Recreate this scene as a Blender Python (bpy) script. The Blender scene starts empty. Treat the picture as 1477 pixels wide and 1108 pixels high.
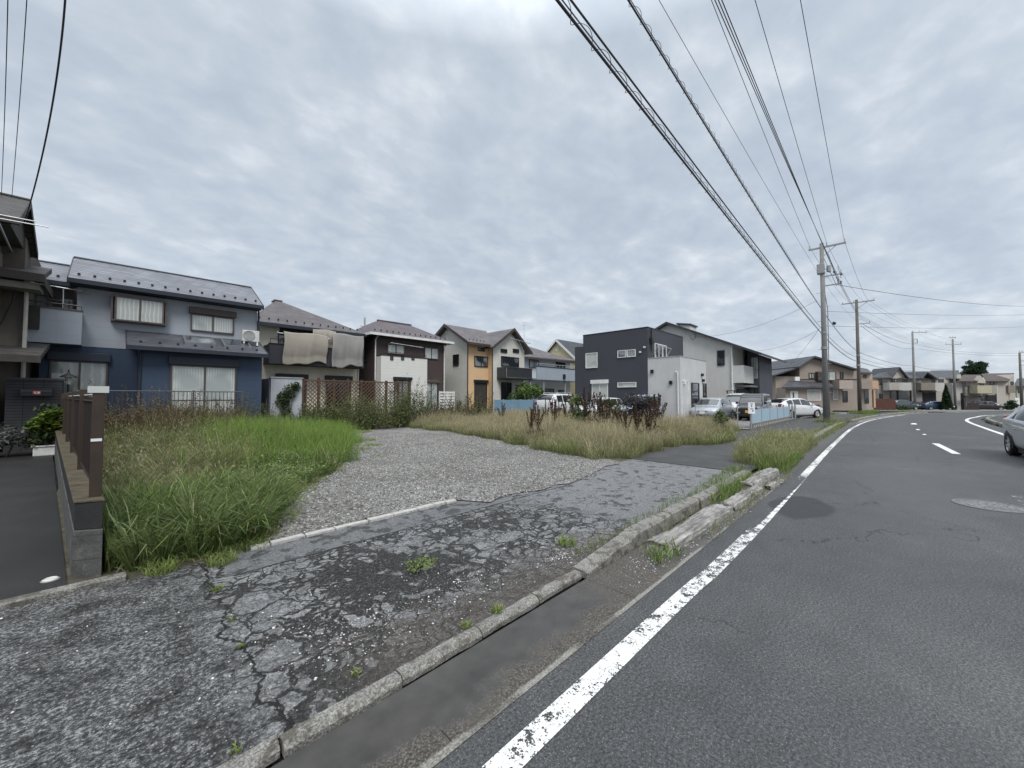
import bpy, math, random
import numpy as np
R_ = math.radians
SC = bpy.context.scene
# ------------------------------------------------------------------ camera
YAW, PITCH, FPX, CAMZ = R_(-45.8), math.atan(19/560), 560.0, 1.6
cam = bpy.data.objects.new("camera", bpy.data.cameras.new("camera"))
SC.collection.objects.link(cam); SC.camera = cam
cam.location = (0, 0, CAMZ); cam.rotation_euler = (math.pi/2 + PITCH, 0, YAW)
cam.data.sensor_fit = 'HORIZONTAL'; cam.data.sensor_width = 36; cam.data.lens = 36*FPX/1477
cam.data.clip_start = 0.05; cam.data.clip_end = 3000
# ------------------------------------------------------------------ sky (overcast) and sun
SUN_EL, SUN_AZ = R_(50), R_(-30)     # azimuth measured from -Y towards -X
W = bpy.data.worlds.new("World"); SC.world = W; W.use_nodes = True
nt = W.node_tree; nt.nodes.clear()
def LK(nt, a, b): nt.links.new(a, b)
def MATH(nt, op, a, b=None, c=None):
    n = nt.nodes.new('ShaderNodeMath'); n.operation = op
    for i, v in enumerate((a, b, c)):
        if v is None: continue
        if hasattr(v, 'is_output'): nt.links.new(v, n.inputs[i])
        else: n.inputs[i].default_value = v
    return n.outputs[0]
def MIXC(nt, f, a, b, mode='MIX'):
    n = nt.nodes.new('ShaderNodeMix'); n.data_type = 'RGBA'; n.blend_type = mode
    for i, v in ((0, f), (6, a), (7, b)):
        if hasattr(v, 'is_output'): nt.links.new(v, n.inputs[i])
        elif i == 0: n.inputs[0].default_value = v
        else: n.inputs[i].default_value = (v[0], v[1], v[2], 1)
    return n.outputs[2]
def RAMP(nt, fac, stops, interp='LINEAR'):
    n = nt.nodes.new('ShaderNodeValToRGB'); n.color_ramp.interpolation = interp
    e = n.color_ramp.elements
    while len(e) < len(stops): e.new(0.5)
    for i, (p, c) in enumerate(stops):
        e[i].position = p
        e[i].color = (c, c, c, 1) if isinstance(c, (int, float)) else (c[0], c[1], c[2], 1)
    nt.links.new(fac, n.inputs[0]); return n.outputs[0]
def NOISE(nt, vec, scale, detail=4, rough=.55, dist=0, out=0):
    n = nt.nodes.new('ShaderNodeTexNoise'); n.inputs['Scale'].default_value = scale
    n.inputs['Detail'].default_value = detail; n.inputs['Roughness'].default_value = rough
    n.inputs['Distortion'].default_value = dist
    nt.links.new(vec, n.inputs['Vector']); return n.outputs[out]
def VORO(nt, vec, scale, feature='F1', rnd=1.0, out=0):
    n = nt.nodes.new('ShaderNodeTexVoronoi'); n.feature = feature; n.inputs['Scale'].default_value = scale
    n.inputs['Randomness'].default_value = rnd
    nt.links.new(vec, n.inputs['Vector']); return n.outputs[out]
def lin(h):
    h = h.lstrip('#'); o = []
    for i in (0, 2, 4):
        v = int(h[i:i+2], 16)/255
        o.append(v/12.92 if v <= .04045 else ((v+.055)/1.055)**2.4)
    return tuple(o)
sky = nt.nodes.new('ShaderNodeTexSky'); sky.sky_type = 'NISHITA'; sky.sun_disc = False
sky.sun_elevation = SUN_EL; sky.sun_rotation = math.pi + SUN_AZ
tc = nt.nodes.new('ShaderNodeTexCoord')
sep = nt.nodes.new('ShaderNodeSeparateXYZ'); LK(nt, tc.outputs['Generated'], sep.inputs[0])
zc = MATH(nt, 'MAXIMUM', sep.outputs[2], 0.0)
dv = MATH(nt, 'ADD', zc, 0.24)
cmb = nt.nodes.new('ShaderNodeCombineXYZ')
LK(nt, MATH(nt, 'DIVIDE', sep.outputs[0], dv), cmb.inputs[0]); LK(nt, MATH(nt, 'DIVIDE', sep.outputs[1], dv), cmb.inputs[1])
rot = nt.nodes.new('ShaderNodeMapping'); rot.inputs['Rotation'].default_value = (0, 0, R_(20)); rot.inputs['Scale'].default_value = (1, 1.2, 1)
LK(nt, cmb.outputs[0], rot.inputs['Vector'])
cv = rot.outputs[0]
n1 = NOISE(nt, cv, 1.3, 3, .5, .2); n2 = NOISE(nt, cv, 5.5, 4, .5, .3); n3 = NOISE(nt, cv, 13, 4, .55, .3)
cl = MATH(nt, 'ADD', MATH(nt, 'MULTIPLY', n1, .42), MATH(nt, 'ADD', MATH(nt, 'MULTIPLY', n2, .40), MATH(nt, 'MULTIPLY', n3, .18)))
ccol = RAMP(nt, cl, [(.36, lin('afb9c6')), (.45, lin('b6c0cc')), (.53, lin('c0c9d3')), (.65, lin('d8dee4'))])
# CIE overcast sky: brighter towards the zenith
zen = RAMP(nt, zc, [(0.0, (.74,.74,.74)), (.25, (.70,.70,.70)), (.68, (.72,.72,.72)), (.82, (1.9,1.82,1.7)), (1.0, (3.3,3.12,2.9))])
ccol = MIXC(nt, 1.0, ccol, zen, 'MULTIPLY')
sc10 = nt.nodes.new('ShaderNodeVectorMath'); sc10.operation = 'SCALE'; sc10.inputs['Scale'].default_value = 9.0
LK(nt, ccol, sc10.inputs[0])
mixed = MIXC(nt, .93, sky.outputs[0], sc10.outputs[0])
bg = nt.nodes.new('ShaderNodeBackground'); bg.inputs['Strength'].default_value = 0.12
LK(nt, mixed, bg.inputs['Color'])
wo = nt.nodes.new('ShaderNodeOutputWorld'); LK(nt, bg.outputs[0], wo.inputs['Surface'])
sun = bpy.data.objects.new("sun", bpy.data.lights.new("sun", 'SUN')); SC.collection.objects.link(sun)
sun.data.energy = 1.5; sun.data.angle = R_(25); sun.data.color = (1, .97, .93)
sun.rotation_euler = (R_(90) - SUN_EL, 0, SUN_AZ); sun.location = (0, 0, 60)
SC.view_settings.view_transform = 'Standard'; SC.view_settings.look = 'None'
SC.view_settings.gamma = 1; SC.view_settings.exposure = 0.58; SC.view_settings.use_curve_mapping = False
SC.render.engine = 'CYCLES'; SC.cycles.use_denoising = True
SC.cycles.max_bounces = 6; SC.cycles.transparent_max_bounces = 12

# ------------------------------------------------------------------ geometry of the view: photograph pixel -> ray -> real place
FW = (math.cos(R_(44.2)), math.sin(R_(44.2))); RT = (math.sin(R_(44.2)), -math.cos(R_(44.2)))
def ray(px, py):
    cx, cy = (px-738.5)/FPX, (554-py)/FPX
    cp, sp = math.cos(PITCH), math.sin(PITCH)
    h = cp - cy*sp
    return (FW[0]*h + RT[0]*cx, FW[1]*h + RT[1]*cx, sp + cy*cp)
def sstep(a, b, x):
    t = max(0., min(1., (x-a)/(b-a))); return t*t*(3-2*t)
def zg(x, y):                       # the street falls gently away in the distance
    return -1.0*sstep(42, 85, FW[0]*x + FW[1]*y)
def G(px, py, z=0.0):               # point of the ground seen at a pixel
    d = ray(px, py); lo, hi = .5, 400.
    for _ in range(50):
        m = (lo+hi)/2
        if CAMZ + m*d[2] > zg(m*d[0], m*d[1]) + z: lo = m
        else: hi = m
    return (lo*d[0], lo*d[1])
def onY(px, py, Y):
    d = ray(px, py); t = Y/d[1]; return (t*d[0], CAMZ + t*d[2])
def onX(px, py, X):
    d = ray(px, py); t = X/d[0]; return (t*d[1], CAMZ + t*d[2])
def proj(x, y, z):
    f = FW[0]*x+FW[1]*y; r = RT[0]*x+RT[1]*y; h = z-CAMZ
    cp, sp = math.cos(PITCH), math.sin(PITCH)
    dd = f*cp + h*sp; u = -f*sp + h*cp
    return (738.5+FPX*r/dd, 554-FPX*u/dd)

# ------------------------------------------------------------------ mesh helpers
COL = SC.collection
class MB:
    def __init__(s): s.v = []; s.f = []; s.m = []
    def face(s, pts, m=0):
        b = len(s.v); s.v += [tuple(p) for p in pts]; s.f.append(tuple(range(b, b+len(pts)))); s.m.append(m)
    def box(s, x0, x1, y0, y1, z0, z1, m=0):
        if x0 > x1: x0, x1 = x1, x0
        if y0 > y1: y0, y1 = y1, y0
        if z0 > z1: z0, z1 = z1, z0
        b = len(s.v)
        s.v += [(x0,y0,z0),(x1,y0,z0),(x1,y1,z0),(x0,y1,z0),(x0,y0,z1),(x1,y0,z1),(x1,y1,z1),(x0,y1,z1)]
        for q in ((0,3,2,1),(4,5,6,7),(0,1,5,4),(1,2,6,5),(2,3,7,6),(3,0,4,7)):
            s.f.append(tuple(b+i for i in q)); s.m.append(m)
        return s
    def prism(s, poly, d, m=0):            # planar polygon swept by vector d
        b = len(s.v); n = len(poly)
        s.v += [tuple(p) for p in poly] + [(p[0]+d[0], p[1]+d[1], p[2]+d[2]) for p in poly]
        s.f.append(tuple(b+i for i in range(n))); s.f.append(tuple(b+n+i for i in reversed(range(n))))
        for i in range(n): j = (i+1) % n; s.f.append((b+i, b+n+i, b+n+j, b+j))
        s.m += [m]*(n+2); return s
    def slab(s, quad, t, m=0):             # a roof plane with thickness t downwards
        return s.prism(quad, (0, 0, -t), m)
    def tube(s, pts, r, n=6, m=0, cap=True):
        rs = r if hasattr(r, '__len__') else [r]*len(pts)
        b = len(s.v); P = [np.array(p, float) for p in pts]
        for i, p in enumerate(P):
            t = P[min(i+1, len(P)-1)] - P[max(i-1, 0)]; t /= (np.linalg.norm(t) or 1)
            a = np.array((0, 0, 1.)) if abs(t[2]) < .9 else np.array((1., 0, 0))
            u = np.cross(t, a); u /= np.linalg.norm(u); w = np.cross(u, t)
            for k in range(n):
                q = 2*math.pi*k/n; s.v.append(tuple(p + rs[i]*(math.cos(q)*u + math.sin(q)*w)))
        for i in range(len(P)-1):
            for k in range(n):
                k2 = (k+1) % n
                s.f.append((b+i*n+k, b+i*n+k2, b+(i+1)*n+k2, b+(i+1)*n+k)); s.m.append(m)
        if cap:
            s.f.append(tuple(b+k for k in reversed(range(n)))); e = b+(len(P)-1)*n
            s.f.append(tuple(e+k for k in range(n))); s.m += [m, m]
        return s
    def cyl(s, x, y, z0, z1, r0, r1=None, n=12, m=0):
        return s.tube([(x, y, z0), (x, y, z1)], [r0, r0 if r1 is None else r1], n, m)
    def lathe(s, prof, c, axis='z', n=20, m=0):     # prof: (radius, height) pairs
        b = len(s.v)
        for r, h in prof:
            for k in range(n):
                q = 2*math.pi*k/n; a, e = r*math.cos(q), r*math.sin(q)
                s.v.append((c[0]+a, c[1]+e, c[2]+h) if axis == 'z' else (c[0]+a, c[1]+h, c[2]+e) if axis == 'y' else (c[0]+h, c[1]+a, c[2]+e))
        for i in range(len(prof)-1):
            for k in range(n):
                k2 = (k+1) % n; s.f.append((b+i*n+k, b+i*n+k2, b+(i+1)*n+k2, b+(i+1)*n+k)); s.m.append(m)
        return s
    def build(s, name, mats, parent=None, smooth=False, bevel=0, sub=0):
        me = bpy.data.meshes.new(name); me.from_pydata(s.v, [], s.f)
        for m in (mats if isinstance(mats, (list, tuple)) else [mats]): me.materials.append(m)
        if max(s.m, default=0): me.polygons.foreach_set('material_index', s.m)
        import bmesh
        bm = bmesh.new(); bm.from_mesh(me)
        bmesh.ops.recalc_face_normals(bm, faces=bm.faces)
        bm.to_mesh(me); bm.free()
        if smooth: me.polygons.foreach_set('use_smooth', [True]*len(me.polygons))
        o = bpy.data.objects.new(name, me); COL.objects.link(o)
        if parent: o.parent = parent
        if bevel:
            b = o.modifiers.new('bevel', 'BEVEL'); b.width = bevel; b.segments = 2; b.limit_method = 'ANGLE'
        if sub:
            b = o.modifiers.new('sub', 'SUBSURF'); b.levels = b.render_levels = sub
        return o
def tag(o, label=None, cat=None, group=None, kind=None):
    if label: o['label'] = label
    if cat: o['category'] = cat
    if group: o['group'] = group
    if kind: o['kind'] = kind
    return o
def empty(name, label, cat, loc=(0,0,0), rz=0, group=None):
    o = bpy.data.objects.new(name, None); COL.objects.link(o); o.location = loc; o.rotation_euler = (0, 0, rz)
    o.empty_display_size = .2
    return tag(o, label, cat, group)
def copy_tree(o, parent=None):
    c = o.copy(); COL.objects.link(c)
    if parent is not None: c.parent = parent
    for ch in list(o.children): copy_tree(ch, c)
    return c

# ------------------------------------------------------------------ materials
_M = {}
def newmat(name):
    m = bpy.data.materials.new(name); m.use_nodes = True; t = m.node_tree; t.nodes.clear()
    b = t.nodes.new('ShaderNodeBsdfPrincipled'); o = t.nodes.new('ShaderNodeOutputMaterial')
    t.links.new(b.outputs[0], o.inputs['Surface']); return m, t, b
def OBJ(t): return t.nodes.new('ShaderNodeTexCoord').outputs['Object']
def POS(t): return t.nodes.new('ShaderNodeNewGeometry').outputs['Position']
def BUMP(t, b, h, strength=.3, dist=.01):
    n = t.nodes.new('ShaderNodeBump'); n.inputs['Strength'].default_value = strength; n.inputs['Distance'].default_value = dist
    t.links.new(h, n.inputs['Height']); t.links.new(n.outputs[0], b.inputs['Normal'])
def plain(name, col, rough=.6, var=.12, scale=4., bump=.0, bscale=60, spec=.35, metal=0., coat=0., streak=0.):
    if name in _M: return _M[name]
    if isinstance(col, str): col = lin(col)
    m, t, b = newmat(name); v = OBJ(t)
    n = NOISE(t, v, scale, 4, .6)
    c = MIXC(t, RAMP(t, n, [(.3, 0), (.7, 1)]), [x*(1-var) for x in col], [min(1, x*(1+var)) for x in col])
    if streak:                                    # weather stains running down the wall
        mp = t.nodes.new('ShaderNodeMapping'); mp.inputs['Scale'].default_value = (3, 3, .25); t.links.new(v, mp.inputs['Vector'])
        s = RAMP(t, NOISE(t, mp.outputs[0], 2.2, 4, .65), [(.5, 0), (.75, 1)])
        c = MIXC(t, MATH(t, 'MULTIPLY', s, streak), c, [x*.55 for x in col])
    t.links.new(c, b.inputs['Base Color'])
    b.inputs['Roughness'].default_value = rough; b.inputs['Specular IOR Level'].default_value = spec; b.inputs['Metallic'].default_value = metal
    if coat: b.inputs['Coat Weight'].default_value = coat; b.inputs['Coat Roughness'].default_value = .08
    if bump: BUMP(t, b, NOISE(t, v, bscale, 4, .6), bump, .01)
    _M[name] = m; return m
def siding(name, col, pitch=.3, groove=.75, rough=.6, vert=0., streak=.25, tint=.1):
    if name in _M: return _M[name]
    if isinstance(col, str): col = lin(col)
    m, t, b = newmat(name); v = OBJ(t); sp = t.nodes.new('ShaderNodeSeparateXYZ'); t.links.new(v, sp.inputs[0])
    fz = MATH(t, 'FRACT', MATH(t, 'DIVIDE', sp.outputs[2], pitch))
    g = MATH(t, 'LESS_THAN', fz, .012/pitch)
    if vert:
        fx = MATH(t, 'FRACT', MATH(t, 'DIVIDE', MATH(t, 'ADD', sp.outputs[0], sp.outputs[1]), vert))
        g = MATH(t, 'MAXIMUM', g, MATH(t, 'LESS_THAN', fx, .012/vert))
    n = NOISE(t, v, 1.2, 5, .6)
    c = MIXC(t, n, [x*(1-tint) for x in col], [min(1, x*(1+tint)) for x in col])
    mp = t.nodes.new('ShaderNodeMapping'); mp.inputs['Scale'].default_value = (3, 3, .22); t.links.new(v, mp.inputs['Vector'])
    s = RAMP(t, NOISE(t, mp.outputs[0], 1.8, 4, .65), [(.5, 0), (.78, 1)])
    c = MIXC(t, MATH(t, 'MULTIPLY', s, streak), c, [x*.6 for x in col])
    c = MIXC(t, g, c, [x*groove for x in col])
    t.links.new(c, b.inputs['Base Color']); b.inputs['Roughness'].default_value = rough; b.inputs['Specular IOR Level'].default_value = .25
    h = MATH(t, 'ADD', MATH(t, 'SUBTRACT', 1.0, g), MATH(t, 'MULTIPLY', NOISE(t, v, 70, 3), .25))
    BUMP(t, b, h, .35, .01); _M[name] = m; return m
def roofing(name, col, rowh=.11, rough=.55, var=.22):
    if name in _M: return _M[name]
    if isinstance(col, str): col = lin(col)
    m, t, b = newmat(name); v = OBJ(t); sp = t.nodes.new('ShaderNodeSeparateXYZ'); t.links.new(v, sp.inputs[0])
    cb = t.nodes.new('ShaderNodeCombineXYZ'); t.links.new(MATH(t, 'ADD', sp.outputs[0], MATH(t, 'MULTIPLY', sp.outputs[1], .8)), cb.inputs[0]); t.links.new(sp.outputs[2], cb.inputs[1])
    br = t.nodes.new('ShaderNodeTexBrick'); t.links.new(cb.outputs[0], br.inputs['Vector'])
    br.inputs['Color1'].default_value = (*[x*(1-var) for x in col], 1); br.inputs['Color2'].default_value = (*[min(1, x*(1+var)) for x in col], 1)
    br.inputs['Mortar'].default_value = (*[x*.45 for x in col], 1)
    br.inputs['Scale'].default_value = 1; br.inputs['Brick Width'].default_value = .42; br.inputs['Row Height'].default_value = rowh; br.inputs['Mortar Size'].default_value = .011
    br.inputs['Bias'].default_value = -.2
    n = RAMP(t, NOISE(t, v, 1.3, 5, .6), [(.3, .82), (.7, 1.15)])
    t.links.new(MIXC(t, 1., br.outputs[0], n, 'MULTIPLY'), b.inputs['Base Color'])
    b.inputs['Roughness'].default_value = rough; b.inputs['Specular IOR Level'].default_value = .35
    BUMP(t, b, MATH(t, 'SUBTRACT', MATH(t, 'MULTIPLY', MATH(t, 'FRACT', MATH(t, 'DIVIDE', sp.outputs[2], rowh)), -1.), MATH(t, 'MULTIPLY', br.outputs[1], .6)), .45, .015)
    _M[name] = m; return m
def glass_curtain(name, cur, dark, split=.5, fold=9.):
    """window glass with a curtain close behind it: pleats only as fold shade put into its colour, sky reflected in the pane"""
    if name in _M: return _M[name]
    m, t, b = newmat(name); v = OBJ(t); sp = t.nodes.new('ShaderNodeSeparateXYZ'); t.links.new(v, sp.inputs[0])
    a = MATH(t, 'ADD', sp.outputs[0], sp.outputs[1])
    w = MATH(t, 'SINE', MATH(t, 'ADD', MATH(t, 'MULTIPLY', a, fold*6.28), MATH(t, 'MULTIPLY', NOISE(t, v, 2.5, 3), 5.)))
    c = MIXC(t, RAMP(t, w, [(-.0, .25), (1., 1.)]), [x*.62 for x in lin(cur)], lin(cur))  # shade between the folds painted into the curtain colour as soft stripes
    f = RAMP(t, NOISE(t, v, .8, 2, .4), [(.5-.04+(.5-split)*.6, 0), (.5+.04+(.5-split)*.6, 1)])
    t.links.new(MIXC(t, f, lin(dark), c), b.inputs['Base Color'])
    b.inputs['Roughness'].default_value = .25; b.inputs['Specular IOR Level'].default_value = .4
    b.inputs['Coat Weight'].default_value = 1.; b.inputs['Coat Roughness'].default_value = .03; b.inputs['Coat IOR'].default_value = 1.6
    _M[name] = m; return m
def carpaint(name, col, flake=True):
    if name in _M: return _M[name]
    if isinstance(col, str): col = lin(col)
    m, t, b = newmat(name); v = OBJ(t)
    n = NOISE(t, v, 6, 3, .6)
    t.links.new(MIXC(t, n, [x*.93 for x in col], [min(1, x*1.05) for x in col]), b.inputs['Base Color'])
    b.inputs['Roughness'].default_value = .32; b.inputs['Metallic'].default_value = .25 if flake else 0.
    b.inputs['Coat Weight'].default_value = 1.; b.inputs['Coat Roughness'].default_value = .05
    _M[name] = m; return m
def vcol(name, rough=.6, trans=.25, spec=.2):
    """leaf / blade material: pigment per leaf from the colour attribute"""
    if name in _M: return _M[name]
    m, t, b = newmat(name)
    at = t.nodes.new('ShaderNodeAttribute'); at.attribute_name = 'pigment'
    t.links.new(at.outputs['Color'], b.inputs['Base Color']); b.inputs['Roughness'].default_value = rough; b.inputs['Specular IOR Level'].default_value = spec
    tr = t.nodes.new('ShaderNodeBsdfTranslucent'); t.links.new(at.outputs['Color'], tr.inputs['Color'])
    mx = t.nodes.new('ShaderNodeMixShader'); mx.inputs[0].default_value = trans
    o = [n for n in t.nodes if n.type == 'OUTPUT_MATERIAL'][0]
    t.links.new(b.outputs[0], mx.inputs[1]); t.links.new(tr.outputs[0], mx.inputs[2]); t.links.new(mx.outputs[0], o.inputs['Surface'])
    _M[name] = m; return m
BLACK = plain('black_metal', (.015,.015,.017), .45); DKBROWN = plain('dark_brown_metal', lin('3a302b'), .45)
WHITE_M = plain('white_metal', (.75,.75,.74), .4); GREY_M = plain('grey_metal', (.3,.31,.32), .4); ALU = plain('aluminium', (.55,.56,.57), .35, metal=.6)
# ================================================================== GROUND, ROAD, FOOTPATH
def resample(pl, n):
    P = np.array(pl, float)
    Q = [P[0]]
    for i in range(len(P)-1):               # Catmull-Rom through the points
        p0, p1, p2, p3 = P[max(i-1, 0)], P[i], P[i+1], P[min(i+2, len(P)-1)]
        for k in range(1, 13):
            t = k/12; Q.append(.5*((2*p1)+(-p0+p2)*t+(2*p0-5*p1+4*p2-p3)*t*t+(-p0+3*p1-3*p2+p3)*t**3))
    Q = np.array(Q); s = np.r_[0, np.cumsum(np.linalg.norm(np.diff(Q, axis=0), axis=1))]
    u = np.linspace(0, s[-1], n)
    return np.stack([np.interp(u, s, Q[:, k]) for k in range(2)], 1)
def offset(pl, d):                          # d > 0: to the left of the direction of travel
    t = np.gradient(pl, axis=0); t /= np.linalg.norm(t, axis=1)[:, None]
    return pl + d*np.stack([-t[:, 1], t[:, 0]], 1)
def strip(name, A, B, z, mat, nw=1, kind='structure'):
    n = len(A); v = []; f = []
    for i in range(n):
        for k in range(nw+1):
            p = A[i] + (B[i]-A[i])*k/nw; v.append((p[0], p[1], zg(p[0], p[1]) + z))
    for i in range(n-1):
        for k in range(nw):
            a = i*(nw+1)+k; f.append((a, a+1, a+nw+2, a+nw+1))
    me = bpy.data.meshes.new(name); me.from_pydata(v, [], f); me.materials.append(mat)
    o = bpy.data.objects.new(name, me); COL.objects.link(o)
    if me.polygons[0].normal.z < 0: me.flip_normals()
    if kind: o['kind'] = kind
    return o
def sheet(name, x0, x1, y0, y1, z, mat, n=40):
    A = np.stack([np.linspace(x0, x1, n), np.full(n, y1)], 1); B = np.stack([np.linspace(x0, x1, n), np.full(n, y0)], 1)
    return strip(name, A, B, z, mat, n)
def XY(t): 
    sp = t.nodes.new('ShaderNodeSeparateXYZ'); t.links.new(POS(t), sp.inputs[0]); return sp.outputs[0], sp.outputs[1]
def SS(t, x, a, b):
    n = t.nodes.new('ShaderNodeMapRange'); n.interpolation_type = 'SMOOTHSTEP'
    n.inputs[1].default_value = a; n.inputs[2].default_value = b
    if a > b: n.inputs[1].default_value = b; n.inputs[2].default_value = a; n.inputs[3].default_value = 1; n.inputs[4].default_value = 0
    t.links.new(x, n.inputs[0]); return n.outputs[0]
def MUL(t, a, b): return MATH(t, 'MULTIPLY', a, b)
def blob(t, X, Y, cx, cy, rx, ry, nz, soft=.35, amt=.5):     # irregular patch around a point
    dx = MATH(t, 'DIVIDE', MATH(t, 'SUBTRACT', X, cx), rx); dy = MATH(t, 'DIVIDE', MATH(t, 'SUBTRACT', Y, cy), ry)
    d = MATH(t, 'SQRT', MATH(t, 'ADD', MUL(t, dx, dx), MUL(t, dy, dy)))
    d = MATH(t, 'ADD', d, MUL(t, MATH(t, 'SUBTRACT', nz, .5), amt*2))
    return SS(t, d, 1+soft/2, 1-soft/2)

def mat_road():
    m, t, b = newmat('road_asphalt'); p = POS(t); X, Y = XY(t)
    big = NOISE(t, p, .45, 4, .6); mid = NOISE(t, p, 3.5, 4, .65); fine = MATH(t, 'ADD', MUL(t, NOISE(t, p, 150, 2, .7), .5), MUL(t, NOISE(t, p, 62, 2, .7), .5))
    c = RAMP(t, big, [(.3, (.052,.053,.055)), (.52, (.066,.067,.069)), (.72, (.088,.089,.090))])
    c = MIXC(t, 1., c, RAMP(t, mid, [(.25, .85), (.75, 1.12)]), 'MULTIPLY')
    c = MIXC(t, 1., c, RAMP(t, fine, [(.37, .30), (.5, .95), (.63, 2.0)]), 'MULTIPLY')
    v = t.nodes.new('ShaderNodeTexVoronoi'); v.inputs['Scale'].default_value = 120; t.links.new(p, v.inputs['Vector'])
    sp = t.nodes.new('ShaderNodeSeparateColor'); t.links.new(v.outputs['Color'], sp.inputs[0])
    c = MIXC(t, MUL(t, MUL(t, MATH(t, 'GREATER_THAN', sp.outputs[0], .93), SS(t, v.outputs['Distance'], .42, .25)), .6), c, (.30,.30,.295))
    # tyre tracks a little polished, a dark repair patch, old damp stains
    tr = MUL(t, SS(t, MATH(t, 'ABSOLUTE', MATH(t, 'SUBTRACT', Y, -.2)), .75, .2), .12)
    c = MIXC(t, tr, c, (.11,.11,.112))
    pt = blob(t, X, Y, 7.05, .98, .75, .36, NOISE(t, p, 2.2, 3), .2, .35)
    c = MIXC(t, MUL(t, pt, .8), c, (.028,.029,.031))
    pt2 = blob(t, X, Y, 11.5, -.3, 3.0, 1.1, NOISE(t, p, 1.1, 3), .8, .6)
    c = MIXC(t, MUL(t, pt2, .16), c, (.13,.13,.13))
    # wandering cracks
    w = t.nodes.new('ShaderNodeVectorMath'); w.operation = 'MULTIPLY_ADD'
    nc = NOISE(t, p, 1.6, 4, .6, 0, 1); t.links.new(nc, w.inputs[0]); w.inputs[1].default_value = (.7, .7, .7); t.links.new(p, w.inputs[2])
    cr = VORO(t, w.outputs[0], .22, 'DISTANCE_TO_EDGE')
    crm = MUL(t, MATH(t, 'LESS_THAN', cr, .0016), MATH(t, 'GREATER_THAN', NOISE(t, p, .9, 2), .50))
    c = MIXC(t, MUL(t, crm, .6), c, (.02,.02,.02))
    t.links.new(c, b.inputs['Base Color'])
    t.links.new(RAMP(t, big, [(.3, .62), (.7, .8)]), b.inputs['Roughness']); b.inputs['Specular IOR Level'].default_value = .35
    BUMP(t, b, MATH(t, 'SUBTRACT', MATH(t, 'ADD', fine, MUL(t, NOISE(t, p, 45, 2), .5)), MUL(t, crm, 2.)), .8, .006)
    return m
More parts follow.
